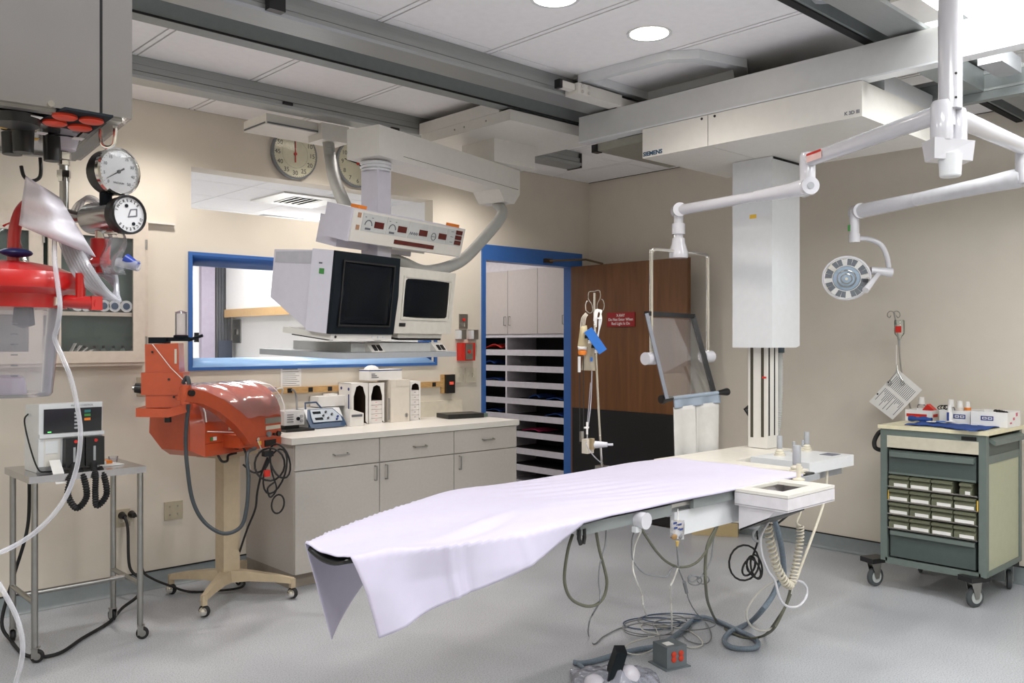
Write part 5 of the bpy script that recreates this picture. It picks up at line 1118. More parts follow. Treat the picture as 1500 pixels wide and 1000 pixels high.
for k in range(28):
    a = math.radians(225-10*k); b.box(.0272*math.cos(a)-.0004, .0272*math.cos(a)+.0004, .0272*math.sin(a)-.0004, .0272*math.sin(a)+.0004, 0, .0003)
b.build('gauge_ticks', m_black, vr)
b = MB(Tm); a = math.radians(213); u = V((math.cos(a), math.sin(a), 0)); n = V((-u.y, u.x, 0)); b.prism([u*.022-n*.0003, u*-.010-n*.0012, u*-.010+n*.0012, u*.022+n*.0003], (0, 0, .0008)); b.cyl((0, 0, 0), (0, 0, .0014), .0026, n=12); b.build('pointer', m_black, vr)
text('unit_print', 'VACUUM', .004, Tm @ Matrix.Translation((0, -.016, 0)), m_print, vr, depth=.0001)
b = MB(); b.lathe([(0, .006), (.0295, .0045), (.0295, .0035), (0, .0035)], c, nD, 28); b.build('gauge_glass', m_glass, vr)
c, Tm = dial(188, 314.5, 1.215, .0272, .020, m_black, 'control', 'k')
MB().lathe([(0, -.085), (.0215, -.085), (.0225, -.08), (.0225, -.018), (0, -.018)], c, nD, 26).build('valve_barrel', m_steel, vr)
for k, ch in enumerate('INCREASE'): a = math.radians(165-17*k); text('lettering', ch, .0058, Tm @ Matrix.Translation((.0195*math.cos(a), .0195*math.sin(a), 0)) @ Matrix.Rotation(a-math.pi/2, 4, 'Z'), m_black, vr, depth=.0001)
for k, ch in enumerate('DECREASE'): a = math.radians(-15-17*k); text('lettering', ch, .0058, Tm @ Matrix.Translation((.0195*math.cos(a), .0195*math.sin(a), 0)) @ Matrix.Rotation(a-math.pi/2, 4, 'Z'), m_black, vr, depth=.0001)
for (x, y) in ((-.004, .012), (.007, -.012)): MB(Tm).cyl((x, y, 0), (x, y, .0008), .0025, n=10).build('rivet', m_dark, vr)
b = MB(Tm); b.ring([(-.002, -.004, 0), (.013, -.001, 0), (.013, .010, 0), (.002, .008, 0)], [(.0, -.002, 0), (.0115, .0005, 0), (.0115, .0085, 0), (.003, .0065, 0)], (0, 0, .0003)); b.build('emblem', m_print, vr)
a0 = at(155, 283, d=1.225); MB().cyl(a0, a0-UP*.03, .0085, n=12).build('gauge_stem', m_dark, vr)
MB().tube([at(94, 312, d=1.262), at(112, 318, d=1.262), at(130, 318, d=1.262)], .008, 10).build('cross_pipe', m_steel2, vr)
a0 = at(146, 338, d=1.24); MB().cyl(a0, a0-UP*.014, .0065, n=8).build('outlet_nipple', m_chrome, vr)
MB().lathe([(0, 0), (.013, 0), (.0135, -.004), (.0125, -.028), (.015, -.031), (.0145, -.036), (.007, -.040), (.006, -.048), (0, -.048)], at(147, 350, d=1.24), n=18).build('red_overflow_valve', m_red, vr)
# suction canister
KC = at(14, 420, d=1.205); KC.z = 0
sc_ = thing('suction_canister', 'clear suction canister with red lid hanging at the left edge', 'canister', KC+UP*1.40)
zl = at(14, 428, d=1.205).z; zb_ = at(14, 585, d=1.14).z
MB().lathe([(0, zb_), (.050, zb_), (.053, zb_+.004), (.0665, zl), (.0645, zl), (.051, zb_+.006), (0, zb_+.005)], KC, n=40).build('jar', m_clr, sc_, ang=50)
MB().lathe([(.066, zl-.022), (.071, zl-.022), (.0725, zl-.004), (.088, zl+.004), (.090, zl+.012), (.085, zl+.026), (.060, zl+.036), (.03, zl+.042), (0, zl+.043)], KC, n=44).build('lid', m_red, sc_)
MB().lathe([(0, zb_+.004), (.022, zb_+.004), (.019, zb_+.026), (.012, zb_+.03), (0, zb_+.03)], KC+cw(.005, -.01, 0), n=20).build('float_cup', M('lilac_clear', (196, 184, 206), .3), sc_)
MB().lathe([(.012, zl-.02), (.014, zl-.045), (0, zl-.05)], KC+cw(.06, -.02, 0)*0.4, n=14).build('inner_float', m_dark, sc_)
for k in range(6): 
    zz = zb_+.03+.014*k; p = KC+cw(.034, -.048, 0); MB().cbox((p.x, p.y, zz), (.008, .0012, .0012)).build('graduation', m_print, sc_)
q = [at(19, 395, d=1.2), at(20, 360, d=1.2), at(22, 335, d=1.2), at(29, 312, d=1.205), at(38, 300, d=1.215)]; MB().tube(spl(q, 5), [.008]*30, 12).build('elbow_pipe', m_red, sc_)
b = MB(); b.ell(at(24, 370, d=1.195), (.021, .012, .0065), 14, 8); b.build('blue_clamp', M('navy_plastic', (24, 34, 92), .4), sc_)
MB().tube([at(96, 441, d=1.20), at(143, 444, d=1.20)], .009, 12).build('bracket_bar', m_red, sc_); MB().cyl(at(118, 400, d=1.20), at(118, 440, d=1.20), .0065, n=12).build('bracket_post', m_red, sc_); MB().cbox(at(140, 444, d=1.2), (.014, .014, .019)).build('bracket_end', m_red, sc_, .002); c = at(81, 441, d=1.195); MB().cyl(c, c-FW*.006, .007, n=12).build('bolt', m_chrome, sc_)
MB().tube([at(5, 330, d=1.23), at(17, 325, d=1.23), at(42, 395, d=1.22)], .003, 8).build('wire_bail', m_chrome, sc_)
# tubing bundle, bag, hanging tubes
tbd = thing('tubing_bundle', 'bundle of clear looped suction tubing beside the red valve', 'tubing', at(140, 420, d=1.22))
for k in range(7):
    q = [at(88+3*k, 352-2*k, d=1.22), at(98+5*k, 378+1*k, d=1.21-.004*k), at(112+7*k, 405+3*k, d=1.2), at(138+6*k, 428+2*k, d=1.205), at(160+2*k, 437-k, d=1.22), at(172-k, 428-5*k, d=1.235), at(160-5*k, 408-3*k, d=1.245), at(135-4*k, 380-3*k, d=1.25)]
    MB().tube(spl(q, 7), .0030, 8).build('tube_loop', m_tubec, tbd)
for k in range(3):
    q = [at(100+6*k, 325, d=1.27), at(112+5*k, 300-3*k, d=1.27), at(128+3*k, 293-2*k, d=1.27), at(143+k, 303-2*k, d=1.27), at(140, 325, d=1.27)]; MB().tube(spl(q, 7), .0032, 8).build('tube_loop', m_tubec, tbd)
a0, a1 = at(184, 378, d=1.215), at(202, 389, d=1.215); MB().cyl(a0, a1, .007, .005, 12).build('blue_tip', M('royal_blue_plastic', (28, 58, 150), .35), tbd, .0015); MB().cyl(at(172, 384, d=1.217), a1.lerp(a0, -.05)*1.0, .0065, .0075, 12).build('clear_hub', m_tubec, tbd)
b = MB(); pb = [(158, 342), (182, 338), (178, 372), (184, 396), (160, 400), (150, 372)]
b.grid(lambda u, v: at(150+32*u+4*math.sin(7*v), 342+60*v, d=1.222+.006*math.sin(9*u+6*v)), 8, 10); b.build('clear_wrap', m_clr, tbd, thick=.0008, ang=70)
def bagp(u, v):
    tl, tr, br_, bl = V((36, 262, 0)), V((72, 258, 0)), V((146, 372, 0)), V((24, 328, 0))
    tl, tr, br_, bl = V((38, 258, 0)), V((88, 290, 0)), V((140, 376, 0)), V((28, 330, 0))
    p = (tl*(1-u)+tr*u)*(1-v)+(bl*(1-u)+br_*u)*v
    return at(p.x, p.y, d=1.185+.008*math.sin(6*u+2)+.006*math.sin(11*v+3*u)-.012*math.sin(math.pi*u)*math.sin(math.pi*v))
b = MB(); b.grid(bagp, 16, 14); tag(b.build('plastic_bag', m_bag, None, thick=.0015, ang=75), 'milky folded plastic bag draped in front of the vacuum regulator', 'bag')
q = [at(80, 345, d=1.19), at(80, 380, d=1.17), at(85, 420, d=1.16), at(88, 450, d=1.155), at(84, 478, d=1.16), at(80, 495, d=1.165), at(90, 520, d=1.17), at(104, 555, d=1.175), at(114, 600, d=1.18), at(118, 640, d=1.18), at(111, 690, d=1.18), at(92, 735, d=1.17), at(60, 772, d=1.16), at(25, 797, d=1.15), at(-20, 818, d=1.13), at(-60, 840, d=1.12)]
tag(MB().tube(spl(q, 8), .0032, 10).build('suction_tube', m_tubec), 'long clear suction tube sweeping down in front of the steel stand', 'tube')
q = [at(-30, 820, d=1.12), at(-5, 850, d=1.12), at(10, 875, d=1.12), at(25, 905, d=1.12), at(33, 940, d=1.12), at(31, 970, d=1.12), at(22, 1005, d=1.12), at(10, 1060, d=1.12)]
tag(MB().tube(spl(q, 8), .0032, 10).build('suction_tube', m_tubec), 'clear tube end curving at the lower left corner', 'tube')
# ================================================================== surgical arms
post = cw(1.659, 3.3, 0)
sa = thing('surgical_arm_post', 'glossy white ceiling post with two swing arms at the right', 'arm', post+UP*2.15)
MB().cyl(post+UP*2.36, post+UP*(ZC-.001), .042, n=28).build('post_tube', m_gloss, sa); MB().cyl(post+UP*2.30, post+UP*2.37, .018, n=16).build('inner_shaft', m_gloss, sa)
for z in (2.395, 2.485): c = post+UP*z-FW*.042; MB().cyl(c-RT*.0-FW*.001, c+FW*.004, .005, n=8).build('set_screw', m_black, sa)
def elb(o, z0, z1, r, nm): MB().lathe([(0, z0), (r*.92, z0), (r, z0+.01), (r, z1-.025), (r*.8, z1-.005), (r*.4, z1), (0, z1)], o, n=24).build(nm, m_gloss, sa)
hubA = post+cw(-.035, -.005, 0); hubB = post+cw(.045, .03, 0)
elb(hubA, 2.24, 2.395, .040, 'hub_left'); elb(hubB, 2.24, 2.375, .032, 'hub_right')
b = MB(); b.hexa([hubA+cw(-.042, -.03, 2.17), hubB+cw(.035, -.04, 2.165), hubB+cw(.035, .05, 2.165), hubA+cw(-.04, .05, 2.17)], [hubA+cw(-.048, -.045, 2.245), hubB+cw(.042, -.045, 2.24), hubB+cw(.042, .06, 2.24), hubA+cw(-.048, .06, 2.245)]); b.build('hub_block', m_gloss, sa, .012, 3)
MB().lathe([(0, 2.105), (.034, 2.105), (.038, 2.11), (.042, 2.19), (0, 2.19)], post, n=26).build('lower_cap', m_enam2, sa)
E1_ = cw(1.39, 4.10, 2.334)
A0 = hubA+UP*2.345
def arm(a, c, r0, r1, nm, m=m_gloss): MB().tube([a, a.lerp(c, .06), a.lerp(c, .3), c], [r0*.9, r0, (r0+r1)/2, r1], 20).build(nm, m, sa)
arm(A0, E1_, .036, .032, 'upper_arm')
MB().lathe([(0, -.16), (.030, -.16), (.036, -.15), (.036, .02), (.030, .035), (0, .038)], E1_, n=22).build('elbow', m_gloss, sa)
lp = E1_.lerp(A0, .06); 
a = at(1186, 222, P=EYE+(lp-EYE)*.985, N=FW); c2_ = at(1204, 240, P=EYE+(lp-EYE)*.985, N=FW)
u = (A0-E1_).normalized(); sd = u.cross(UP).normalized(); sd = sd if sd.dot(FW) < 0 else -sd
o = E1_+u*.045+sd*.0355
b = MB(); b.prism([o-u*.0-UP*.022, o+u*.11-UP*.022, o+u*.11+UP*.018, o-UP*.018+UP*.036], sd*.002); b.build('caution_label', M('pale_pink_label', (226, 190, 184), .5), sa); b = MB(); o2 = o+sd*.0022; b.prism([o2+UP*.008, o2+u*.11+UP*.008, o2+u*.11+UP*.018, o2+UP*.018], sd*.001); b.build('label_header', m_red2, sa)
S0 = E1_-UP*.125; S1 = at(994, 308, d=4.80)
arm(S0, S0.lerp(S1, .36), .042, .028, 'spring_housing', m_gloss); arm(S0.lerp(S1, .34), S1, .024, .030, 'spring_arm')
MB().cyl(S0-FW*.045+RT*.0, S0+FW*.045, .041, n=24).build('spring_pivot', m_gloss, sa, .006); c = S0-FW*.046; MB().cyl(c, c-FW*.002, .016, n=18).build('pivot_badge', m_grey, sa)
MB().cyl(S1-FW*.04, S1+FW*.04, .038, n=24).build('end_pivot', m_gloss, sa, .008)
D0 = S1-UP*.0; zt_ = at(996, 378, d=4.8).z
MB().cyl(D0-UP*.02, V((D0.x, D0.y, zt_+.08)), .026, n=20).build('drop_tube', m_gloss, sa); MB().lathe([(0, 0), (.050, 0), (.052, .006), (.052, .03), (.036, .085), (.034, .11), (0, .11)], (D0.x, D0.y, zt_), n=24).build('drop_socket', m_gloss, sa)
MB().lathe([(.034, 0), (.036, .005), (.036, .055), (.034, .06)], (D0.x, D0.y, zt_+.13), n=20).build('drop_collar', m_gloss, sa)
# second arm towards the lamp
E2_ = cw(2.28, 3.88, 2.345); A1 = hubB+UP*2.335; arm(A1, E2_, .036, .034, 'upper_arm')
MB().lathe([(0, -.16), (.030, -.16), (.036, -.15), (.036, .02), (.030, .035), (0, .038)], E2_, n=22).build('elbow', m_gloss, sa)
L0 = E2_-UP*.13; L1 = at(1257, 310, d=4.81); 
m_gar = M('grey_white_arm', (206, 206, 210), .3, coat=.3)
arm(L0, L0.lerp(L1, .6), .045, .033, 'spring_arm', m_gar); arm(L0.lerp(L1, .58), L1, .034, .040, 'arm_knuckle', m_gloss); MB().cyl(L1-FW*.04, L1+FW*.04, .042, n=24).build('end_pivot', m_gloss, sa, .006)
LD = V((L1.x, L1.y, 0))+cw(-.02, 0, 0); zl0 = at(1250, 355, d=4.81).z
MB().cyl(V((LD.x, LD.y, L1.z+.01)), V((LD.x, LD.y, zl0+.04)), .026, n=18).build('drop_tube', m_gloss, sa); MB().cyl(V((LD.x, LD.y, zl0)), V((LD.x, LD.y, zl0+.045)), .030, n=18).build('yoke_socket', m_gloss, sa, .003)
c = V((LD.x, LD.y, zl0+.08))-RT*.026; MB().cbox(c, (.006, .02, .035)).build('green_mark', m_grn, sa)
# lamp head
lh = thing('surgical_lamp', 'round white surgical lamp head with faceted glass and handle', 'lamp', at(1243, 403, d=4.81))
q = [V((LD.x, LD.y, zl0+.02))+RT*.02, at(1272, 350, d=4.81), at(1290, 358, d=4.81), at(1299, 375, d=4.81), at(1302, 392, d=4.81)]
MB().tube(spl(q, 6), .014, 12).build('yoke', m_gloss, lh)
MB().cyl(at(1275, 396, d=4.81), at(1306, 399, d=4.81), .020, .026, 18).build('yoke_pivot', m_gloss, lh, .003)
nL = (FW*-.86+RT*-.33+UP*-.38).normalized(); LC = at(1240, 407, d=4.80)
MB().lathe([(0, -.10), (.05, -.095), (.09, -.07), (.118, -.03), (.128, .0), (.128, .006), (.120, .008), (.116, .0), (0, -.002)], LC, nL, 40).build('shell', m_gloss, lh)
MB().lathe([(.070, .004), (.116, .001), (.118, .006), (.072, .008)], LC, nL, 40).build('reflector_ring', m_chrome, lh)
u1 = nL.orthogonal().normalized(); v1 = nL.cross(u1)
for k in range(24):
    a = 2*math.pi*k/24; c = LC+nL*.006+(u1*math.cos(a)+v1*math.sin(a))*.094; t_ = (u1*-math.sin(a)+v1*math.cos(a)); r_ = (u1*math.cos(a)+v1*math.sin(a))
    b = MB(); b.prism([c-t_*.010-r_*.018, c+t_*.010-r_*.018, c+t_*.013+r_*.018+nL*(.003*(k % 2)), c-t_*.013+r_*.018+nL*(.003*(k % 2))], nL*.002); b.build('facet', M('shaded_reflector', (120, 124, 128), .18, 1) if k == 0 else bpy.data.materials['shaded_reflector'] if k % 3 else m_chrome, lh)
MB().lathe([(0, .014), (.03, .012), (.064, .006), (.070, .006), (.068, .002), (0, .002)], LC, nL, 32).build('lens', M('bluish_lens', (150, 168, 184), .08, .3, coat=.8), lh)
for rr in (.025, .045): MB().lathe([(rr, .015), (rr+.003, .016), (rr+.006, .013), (rr, .012)], LC, nL, 32).build('lens_ring', m_steel2, lh)
MB().lathe([(0, .017), (.008, .017), (.008, .012), (0, .012)], LC, nL, 12).build('bulb_shade', m_beige, lh)
MB().cyl(at(1286, 402, d=4.79), at(1268, 425, d=4.70), .013, .018, 16).build('handle', m_gloss, lh, .003)
# ================================================================== lead acrylic shield
sh0 = thing('radiation_shield', 'hanging clear acrylic radiation shield with black frame and grey vinyl skirt', 'shield', V((D0.x, D0.y, 1.0)))
pl0 = V((D0.x, D0.y, 0)); bL = at(953, 372, d=4.66); bR = at(1036, 388, d=4.97)
zb1 = bL.z; 
hx = V((bR.x-bL.x, bR.y-bL.y, 0)).normalized()
c0 = V((D0.x, D0.y, zt_+.035)); wL = (V((bL.x, bL.y, 0))-V((c0.x, c0.y, 0))).dot(hx); wR = (V((bR.x, bR.y, 0))-V((c0.x, c0.y, 0))).dot(hx)
zl1 = at(960, 525, d=4.66).z; zr1 = at(1040, 522, d=4.97).z
for w_, ze in ((wL, zl1), (wR, zr1)):
    MB().tube(spl([c0, c0+hx*w_*.82, c0+hx*w_*.97-UP*.012, c0+hx*w_-UP*.05, V(((c0+hx*w_).x, (c0+hx*w_).y, ze+.1)), V(((c0+hx*w_).x, (c0+hx*w_).y, ze))], 5), .0105, 12).build('hanger', m_chrome, sh0)
kl = c0+hx*wL; kr = c0+hx*wR
hn = V((-hx.y, hx.x, 0)); hn = hn if hn.dot(FW) < 0 else -hn     # towards the camera
for k_, z in ((kl, zl1), (kr, zr1)): cc_ = V((k_.x, k_.y, z)); MB().cyl(cc_-hx*.05, cc_+hx*.02 if k_ is kl else cc_+hx*.03, .034, n=22).build('pivot_knob', m_gloss, sh0, .004)
# frame: four corners from the photo at the plane through the hangers, leaning
mid = (kl+kr)/2
TLc, TRc, BRc, BLc = at(947, 459, d=4.64), at(1015, 463, d=4.94), at(1045, 573, d=4.90), at(977, 584, d=4.60)
fr = [TLc, TRc, BRc, BLc]
def bar(a, c, nm, m, w_=.012):
    d = (c-a).normalized(); n1 = d.cross(FW).normalized(); n2 = d.cross(n1); b = MB(); b.hexa([a-n1*w_-n2*w_*1.3, a+n1*w_-n2*w_*1.3, a+n1*w_+n2*w_*1.3, a-n1*w_+n2*w_*1.3], [c-n1*w_-n2*w_*1.3, c+n1*w_-n2*w_*1.3, c+n1*w_+n2*w_*1.3, c-n1*w_+n2*w_*1.3]); return b.build(nm, m, sh0, .003)
bar(TLc, TRc, 'top_bar', m_black); bar(TRc, BRc, 'side_bar', m_black); bar(TLc, BLc, 'side_bar', M('grey_blue_edge', (120, 124, 132), .4), .009)
b = MB(); nn = (TRc-TLc).cross(BLc-TLc).normalized(); b.prism([p-nn*.004 for p in fr], nn*.008); b.build('acrylic_pane', m_acry, sh0)
bl_, br_ = at(968, 585, d=4.62), at(1066, 573.5, d=4.93)
MB().tube([bl_.lerp(br_, .16), bl_.lerp(br_, .84)], .011, 12).build('lower_tube', m_drapeb, sh0)
MB().lathe([(0, 0), (.022, 0), (.025, .01), (.018, .05), (.013, .085), (0, .085)], bl_, (br_-bl_), 18).build('hand_grip', m_black, sh0); MB().lathe([(0, 0), (.020, 0), (.022, .01), (.016, .05), (.012, .085), (0, .085)], br_, (bl_-br_), 18).build('hand_grip', m_black, sh0)
dA, dB = bl_.lerp(br_, .18), bl_.lerp(br_, .86); zlow = TZ-.02
def skirt(u0, u1, nm, z0, z1, m, ph):
    def fn(u, v):
        p = dA.lerp(dB, u0+(u1-u0)*u); z = z0(p)+(z1(p)-z0(p))*v
        q = p+hn*(.012*math.sin(14*(u0+(u1-u0)*u)+ph)*v)-hn*.0; return V((q.x, q.y, z))
    b = MB(); b.grid(fn, 20, 12); return b.build(nm, m, sh0, thick=.006, ang=70)
skirt(0, 1, 'skirt_band', lambda p: p.z+.006, lambda p: p.z-.055, m_drapeb, .5)
skirt(0, .47, 'skirt_flap', lambda p: p.z-.05, lambda p: .83, m_drape, 1.0); skirt(.485, 1, 'skirt_flap', lambda p: p.z-.05, lambda p: .835, m_drape, 2.2)
# ================================================================== IV pole at the far table rail
iv = thing('iv_pole', 'thin chrome drip pole with looped hooks clamped to the far table edge', 'pole', (3.25, 2.74, .86))
dI = 4.34
ip = [at(882, 683, d=dI), at(879, 640, d=dI), at(874, 540, d=dI), at(871, 460, d=dI), at(871, 429, d=dI)]
MB().tube(spl(ip, 4), .0055, 10).build('rod', m_chrome, iv); MB().cbox(ip[0]-UP*.015, (.05, .05, .04)).build('clamp', m_steel2, iv, .004)
w_ = MB(); L_ = [at(x, y, d=dI) for x, y in ((859, 455), (857.5, 447), (859, 442), (861, 440.5))]
w_.tube(spl([at(x, y, d=dI) for x, y in ((858.5, 455), (857.8, 447), (859.5, 441.5), (861, 441))], 4), .0026, 6)
w_.tube(spl([at(x, y, d=dI) for x, y in ((871, 426.5), (864, 427), (862, 430), (862, 438), (866.5, 445), (868, 452), (867, 457), (863, 458), (859, 455))], 5), .0026, 6)
w_.tube(spl([at(x, y, d=dI) for x, y in ((871, 426.5), (876.5, 425), (879, 428), (879, 436), (875, 445), (875, 453), (879, 457), (884, 453), (885, 446), (883.5, 440), (881, 438))], 5), .0026, 6)
w_.build('hook_wire', m_chrome, iv)
def ivthing(name, label, cat): return thing(name, label, cat, at(868, 500, d=dI-.02))
t = ivthing('drip_bag', 'cream drip bag with printed collar hanging from the drip pole', 'drip bag')
def quadbag(px, d, m, nm, par_, puff=.018):
    tl, tr, br__, bl__ = [V((x, y, 0)) for x, y in px]
    def fn(s):
        def g(u, v):
            p = (tl*(1-u)+tr*u)*(1-v)+(bl__*(1-u)+br__*u)*v; return at(p.x, p.y, d=d+s*puff*math.sin(math.pi*u)**.7*math.sin(math.pi*v)**.6)
        return g
    b = MB(); b.grid(fn(-1), 8, 8); b.grid(fn(1), 8, 8); bmesh.ops.remove_doubles(b.bm, verts=b.bm.verts, dist=.0004); return b.build(nm, m, par_, ang=60)
quadbag([(850, 478), (860, 476), (861, 508), (846, 508)], dI-.03, M('cream_bag', (196, 180, 140), .4), 'bag', t); quadbag([(846, 507), (860, 507), (859, 513), (847, 513)], dI-.03, m_white, 'collar', t, .022)
a = at(853, 513, d=dI-.03); MB().lathe([(.020, 0), (.021, -.012), (.018, -.022), (0, -.022)], a, n=16).build('orange_cap', m_oran, t)
for x in (849, 854.5): MB().tube([at(x, 521, d=dI-.03), at(x, 560, d=dI-.03), at(x+.5, 620, d=dI-.03), at(x, 650, d=dI-.04)], .0022, 6).build('line', m_black, t)
MB().box(*[v for pr in zip(at(848.5, 545, d=dI-.035)-V((.004, .004, .0)), at(848.5, 522, d=dI-.035)+V((.006, .006, 0))) for v in (min(pr), max(pr))]).build('clip', m_white, t)
for k in range(4): q = [at(858+k, 458+k, d=dI-.02), at(852+2*k, 466, d=dI-.03), at(850+2*k, 480, d=dI-.03)]; MB().tube(spl(q, 5), .0022, 6).build('hanger_line', M('ivory_line', (206, 198, 180), .5) if k == 0 else bpy.data.materials['ivory_line'], t)
t = ivthing('drip_bag', 'clear empty drip bag with blue mark hanging lower on the drip pole', 'drip bag')
quadbag([(858, 500), (870, 500), (872, 543), (851, 542)], dI-.01, m_bag2, 'bag', t); MB().cbox(at(866.5, 526, d=dI-.04), (.012, .006, .02)).build('blue_mark', m_bluep, t)
MB().tube(spl([at(867, 543, d=dI), at(866, 580, d=dI), at(864, 605, d=dI-.02), at(861, 628, d=dI-.03), at(860, 645, d=dI-.03)], 5), .003, 6).build('line', m_tubec, t); MB().tube(spl([at(865, 560, d=dI), at(862, 600, d=dI), at(860, 622, d=dI-.02)], 5), .002, 6).build('line', m_tubec, t)
MB().cbox(at(859, 626, d=dI-.03), (.028, .01, .008)).build('stopcock', m_white, t); MB().cyl(at(860, 618, d=dI-.03), at(860, 636, d=dI-.03), .005, n=8).build('chamber', m_white, t)
t = ivthing('pressure_bulb_unit', 'bright blue oblong inflator box tied aslant to the drip pole', 'inflator')
a0, a1 = at(861, 483, d=dI-.07), at(883, 515, d=dI-.07); d = (a1-a0).normalized(); n1 = d.cross(FW).normalized(); n2 = d.cross(n1)
b = MB(); b.hexa([a0-n1*.022-n2*.018, a0+n1*.022-n2*.018, a0+n1*.022+n2*.018, a0-n1*.022+n2*.018], [a1-n1*.022-n2*.018, a1+n1*.022-n2*.018, a1+n1*.022+n2*.018, a1-n1*.022+n2*.018]); b.build('case', m_bluep, t, .005)
sd_ = n1 if (n1.dot(RT) < 0) else -n1
nf = -FW
for k, m in enumerate((m_black, m_white, m_black, m_white)): c = a0.lerp(a1, .2+.22*k)+sd_*.0225; MB().cbox(c, (.016, .016, .016)).build('button', m, t, .002)
t = ivthing('white_lines', 'white looped tubing draped over the right hook of the drip pole', 'tubing')
for k in range(4): MB().tube(spl([at(870+k, 470+3*k, d=dI-.03), at(872+k, 455+k, d=dI-.03), at(878+k, 455, d=dI-.03), at(881-k, 468, d=dI-.03), at(877, 485, d=dI-.03), at(873, 500+3*k, d=dI-.03)], 5), .0035, 6).build('loop', m_white, t)
MB().cbox(at(878, 466, d=dI-.045), (.03, .01, .008)).build('clamp', m_white, t)
t = ivthing('pressure_transducer', 'white transducer manifold strapped low on the drip pole', 'transducer')
MB().cbox(at(861, 653, d=dI-.05), (.05, .035, .07)).build('block', M('ivory_block', (214, 204, 190), .4), t, .006); MB().cbox(at(866.5, 650, d=dI-.065), (.022, .02, .055)).build('brass_face', M('dull_brass', (150, 132, 100), .4), t)
MB().cyl(at(869, 651, d=dI-.05), at(890, 651, d=dI-.06), .020, .012, 14).build('pale_valve', m_gloss, t, .003); MB().cyl(at(890, 651, d=dI-.06), at(898, 651, d=dI-.06), .006, n=10).build('spout', m_gloss, t)
MB().cbox(at(852, 639, d=dI-.04), (.018, .012, .05)).build('steel_clip', m_steel2, t); MB().tube(spl([at(858, 648, d=dI-.08), at(864, 660, d=dI-.08), at(872, 670, d=dI-.07), at(880, 677, d=dI-.03)], 5), .0028, 6).build('line', m_tubec, t)
# ================================================================== supply cart
ct = thing('supply_cart', 'slate and cream supply cart with rows of small bins, on casters', 'cart', (5.5, 2.02, 0))
CX0, CX1, CY0, CY1 = 5.20, 5.79, 1.725, 2.315; CB, CT_ = .175, .985
zf = lambda px, py: at(px, py, x=CX0).z
MB().box(CX0-.01, CX1+.012, CY0-.012, CY1+.012, CT_-.022, CT_).build('top_slab', M('cream_cart_top', (226, 218, 186), .45), ct, .006)
for (x, y) in ((CX0, CY0), (CX0, CY1-.04), (CX1-.04, CY0), (CX1-.04, CY1-.04)): MB().box(x, x+.04, y, y+.04, CB, CT_-.022).build('corner_post', m_slate, ct, .003, 1)
MB().box(CX0-.001, CX0+.02, CY0+.04, CY1-.04, CT_-.06, CT_-.022).build('top_rail', m_slate, ct)
MB().box(CX0-.003, CX0+.0, CY0+.05, CY0+.13, CT_-.055, CT_-.034).build('badge', m_black, ct)
zA = zf(1443, 671); MB().box(CX0-.002, CX0+.02, CY0+.04, CY1-.04, zA+.015, CT_-.06).build('fascia', M('cream_fascia', (206, 200, 180), .45), ct)
MB().box(CX0+.10, CX1-.01, CY0+.01, CY1-.01, CB, zA+.05).build('interior', m_gap, ct)
zd1 = zf(1350, 700-6); 
dz0, dz1 = at(1300, 693, x=CX0).z, zA+.012
dr = MB().box(CX0+.004, CX0+.10, CY0+.055, CY1-.05, dz0, dz1-.012).build('drawer', m_slate2, ct, .003, 1); MB().prism([(CX0-.018, CY0+.06, dz1-.05), (CX0-.018, CY0+.06, dz1-.022), (CX0+.006, CY0+.06, dz1-.018), (CX0+.006, CY0+.06, dz1-.04)], (0, CY1-CY0-.12, 0)).build('pull', m_slate, dr)
MB().box(CX0+.0, CX0+.008, CY0+.055, CY1-.05, dz0, dz0+.012).build('lower_lip', m_slate, dr)
rows = [at(1300, py, x=CX0).z+.006 for py in (713, 733, 752.5, 773)]
for r, z in enumerate(rows):
    rk = MB().box(CX0+.0, CX0+.10, CY0+.045, CY1-.045, z-.006, z-.001).build('bin_rail', m_steel2, ct)
    MB().tube([(CX0-.006, CY0+.045, z+.002), (CX0-.006, CY1-.045, z+.002)], .0035, 6).build('rail_rod', m_chrome, rk)
    wbin = (CY1-CY0-.10)/4
    for k in range(4):
        y0 = CY1-.05-(k+1)*wbin+.004; y1 = CY1-.05-k*wbin-.004
        if r == 0 and k == 3: y0 += .02; y1 -= .03
        b = MB(); b.prism([(CX0-.006, y0, z), (CX0+.09, y0, z), (CX0+.09, y0, z+.068), (CX0+.004, y0, z+.068), (CX0-.012, y0, z+.062), (CX0-.012, y0, z+.052), (CX0+.006, y0, z+.044), (CX0-.006, y0, z+.030)], (0, y1-y0, 0)); bn = b.build('bin', m_olive, ct, .001, 1)
        MB().box(CX0-.0085, CX0-.0055, y0+.008, y1-(.03 if (r+k) % 3 == 0 else .006), z+.006, z+.024).build('bin_label', m_white, bn)
for y in (CY0+.045, CY1-.05): MB().box(CX0-.004, CX0+.0, y-.003, y+.003, rows[1], rows[1]+.06).build('latch', m_yel, ct)
bd = MB().box(CX0+.012, CX0+.10, CY0+.06, CY1-.055, .205, rows[3]-.015).build('drawer', m_slate2, ct, .003, 1); MB().prism([(CX0-.006, CY0+.06, rows[3]-.04), (CX0-.006, CY0+.06, rows[3]-.018), (CX0+.014, CY0+.06, rows[3]-.014), (CX0+.014, CY0+.06, rows[3]-.035)], (0, CY1-CY0-.12, 0)).build('pull', m_slate, bd)
MB().box(CX0+.0, CX0+.03, CY0+.03, CY1-.03, .16, .195).build('base_rail', m_slate, ct); MB().box(CX0+.03, CX1-.03, CY0+.02, CY1-.02, .165, .18).build('base_plate', m_slate2, ct)
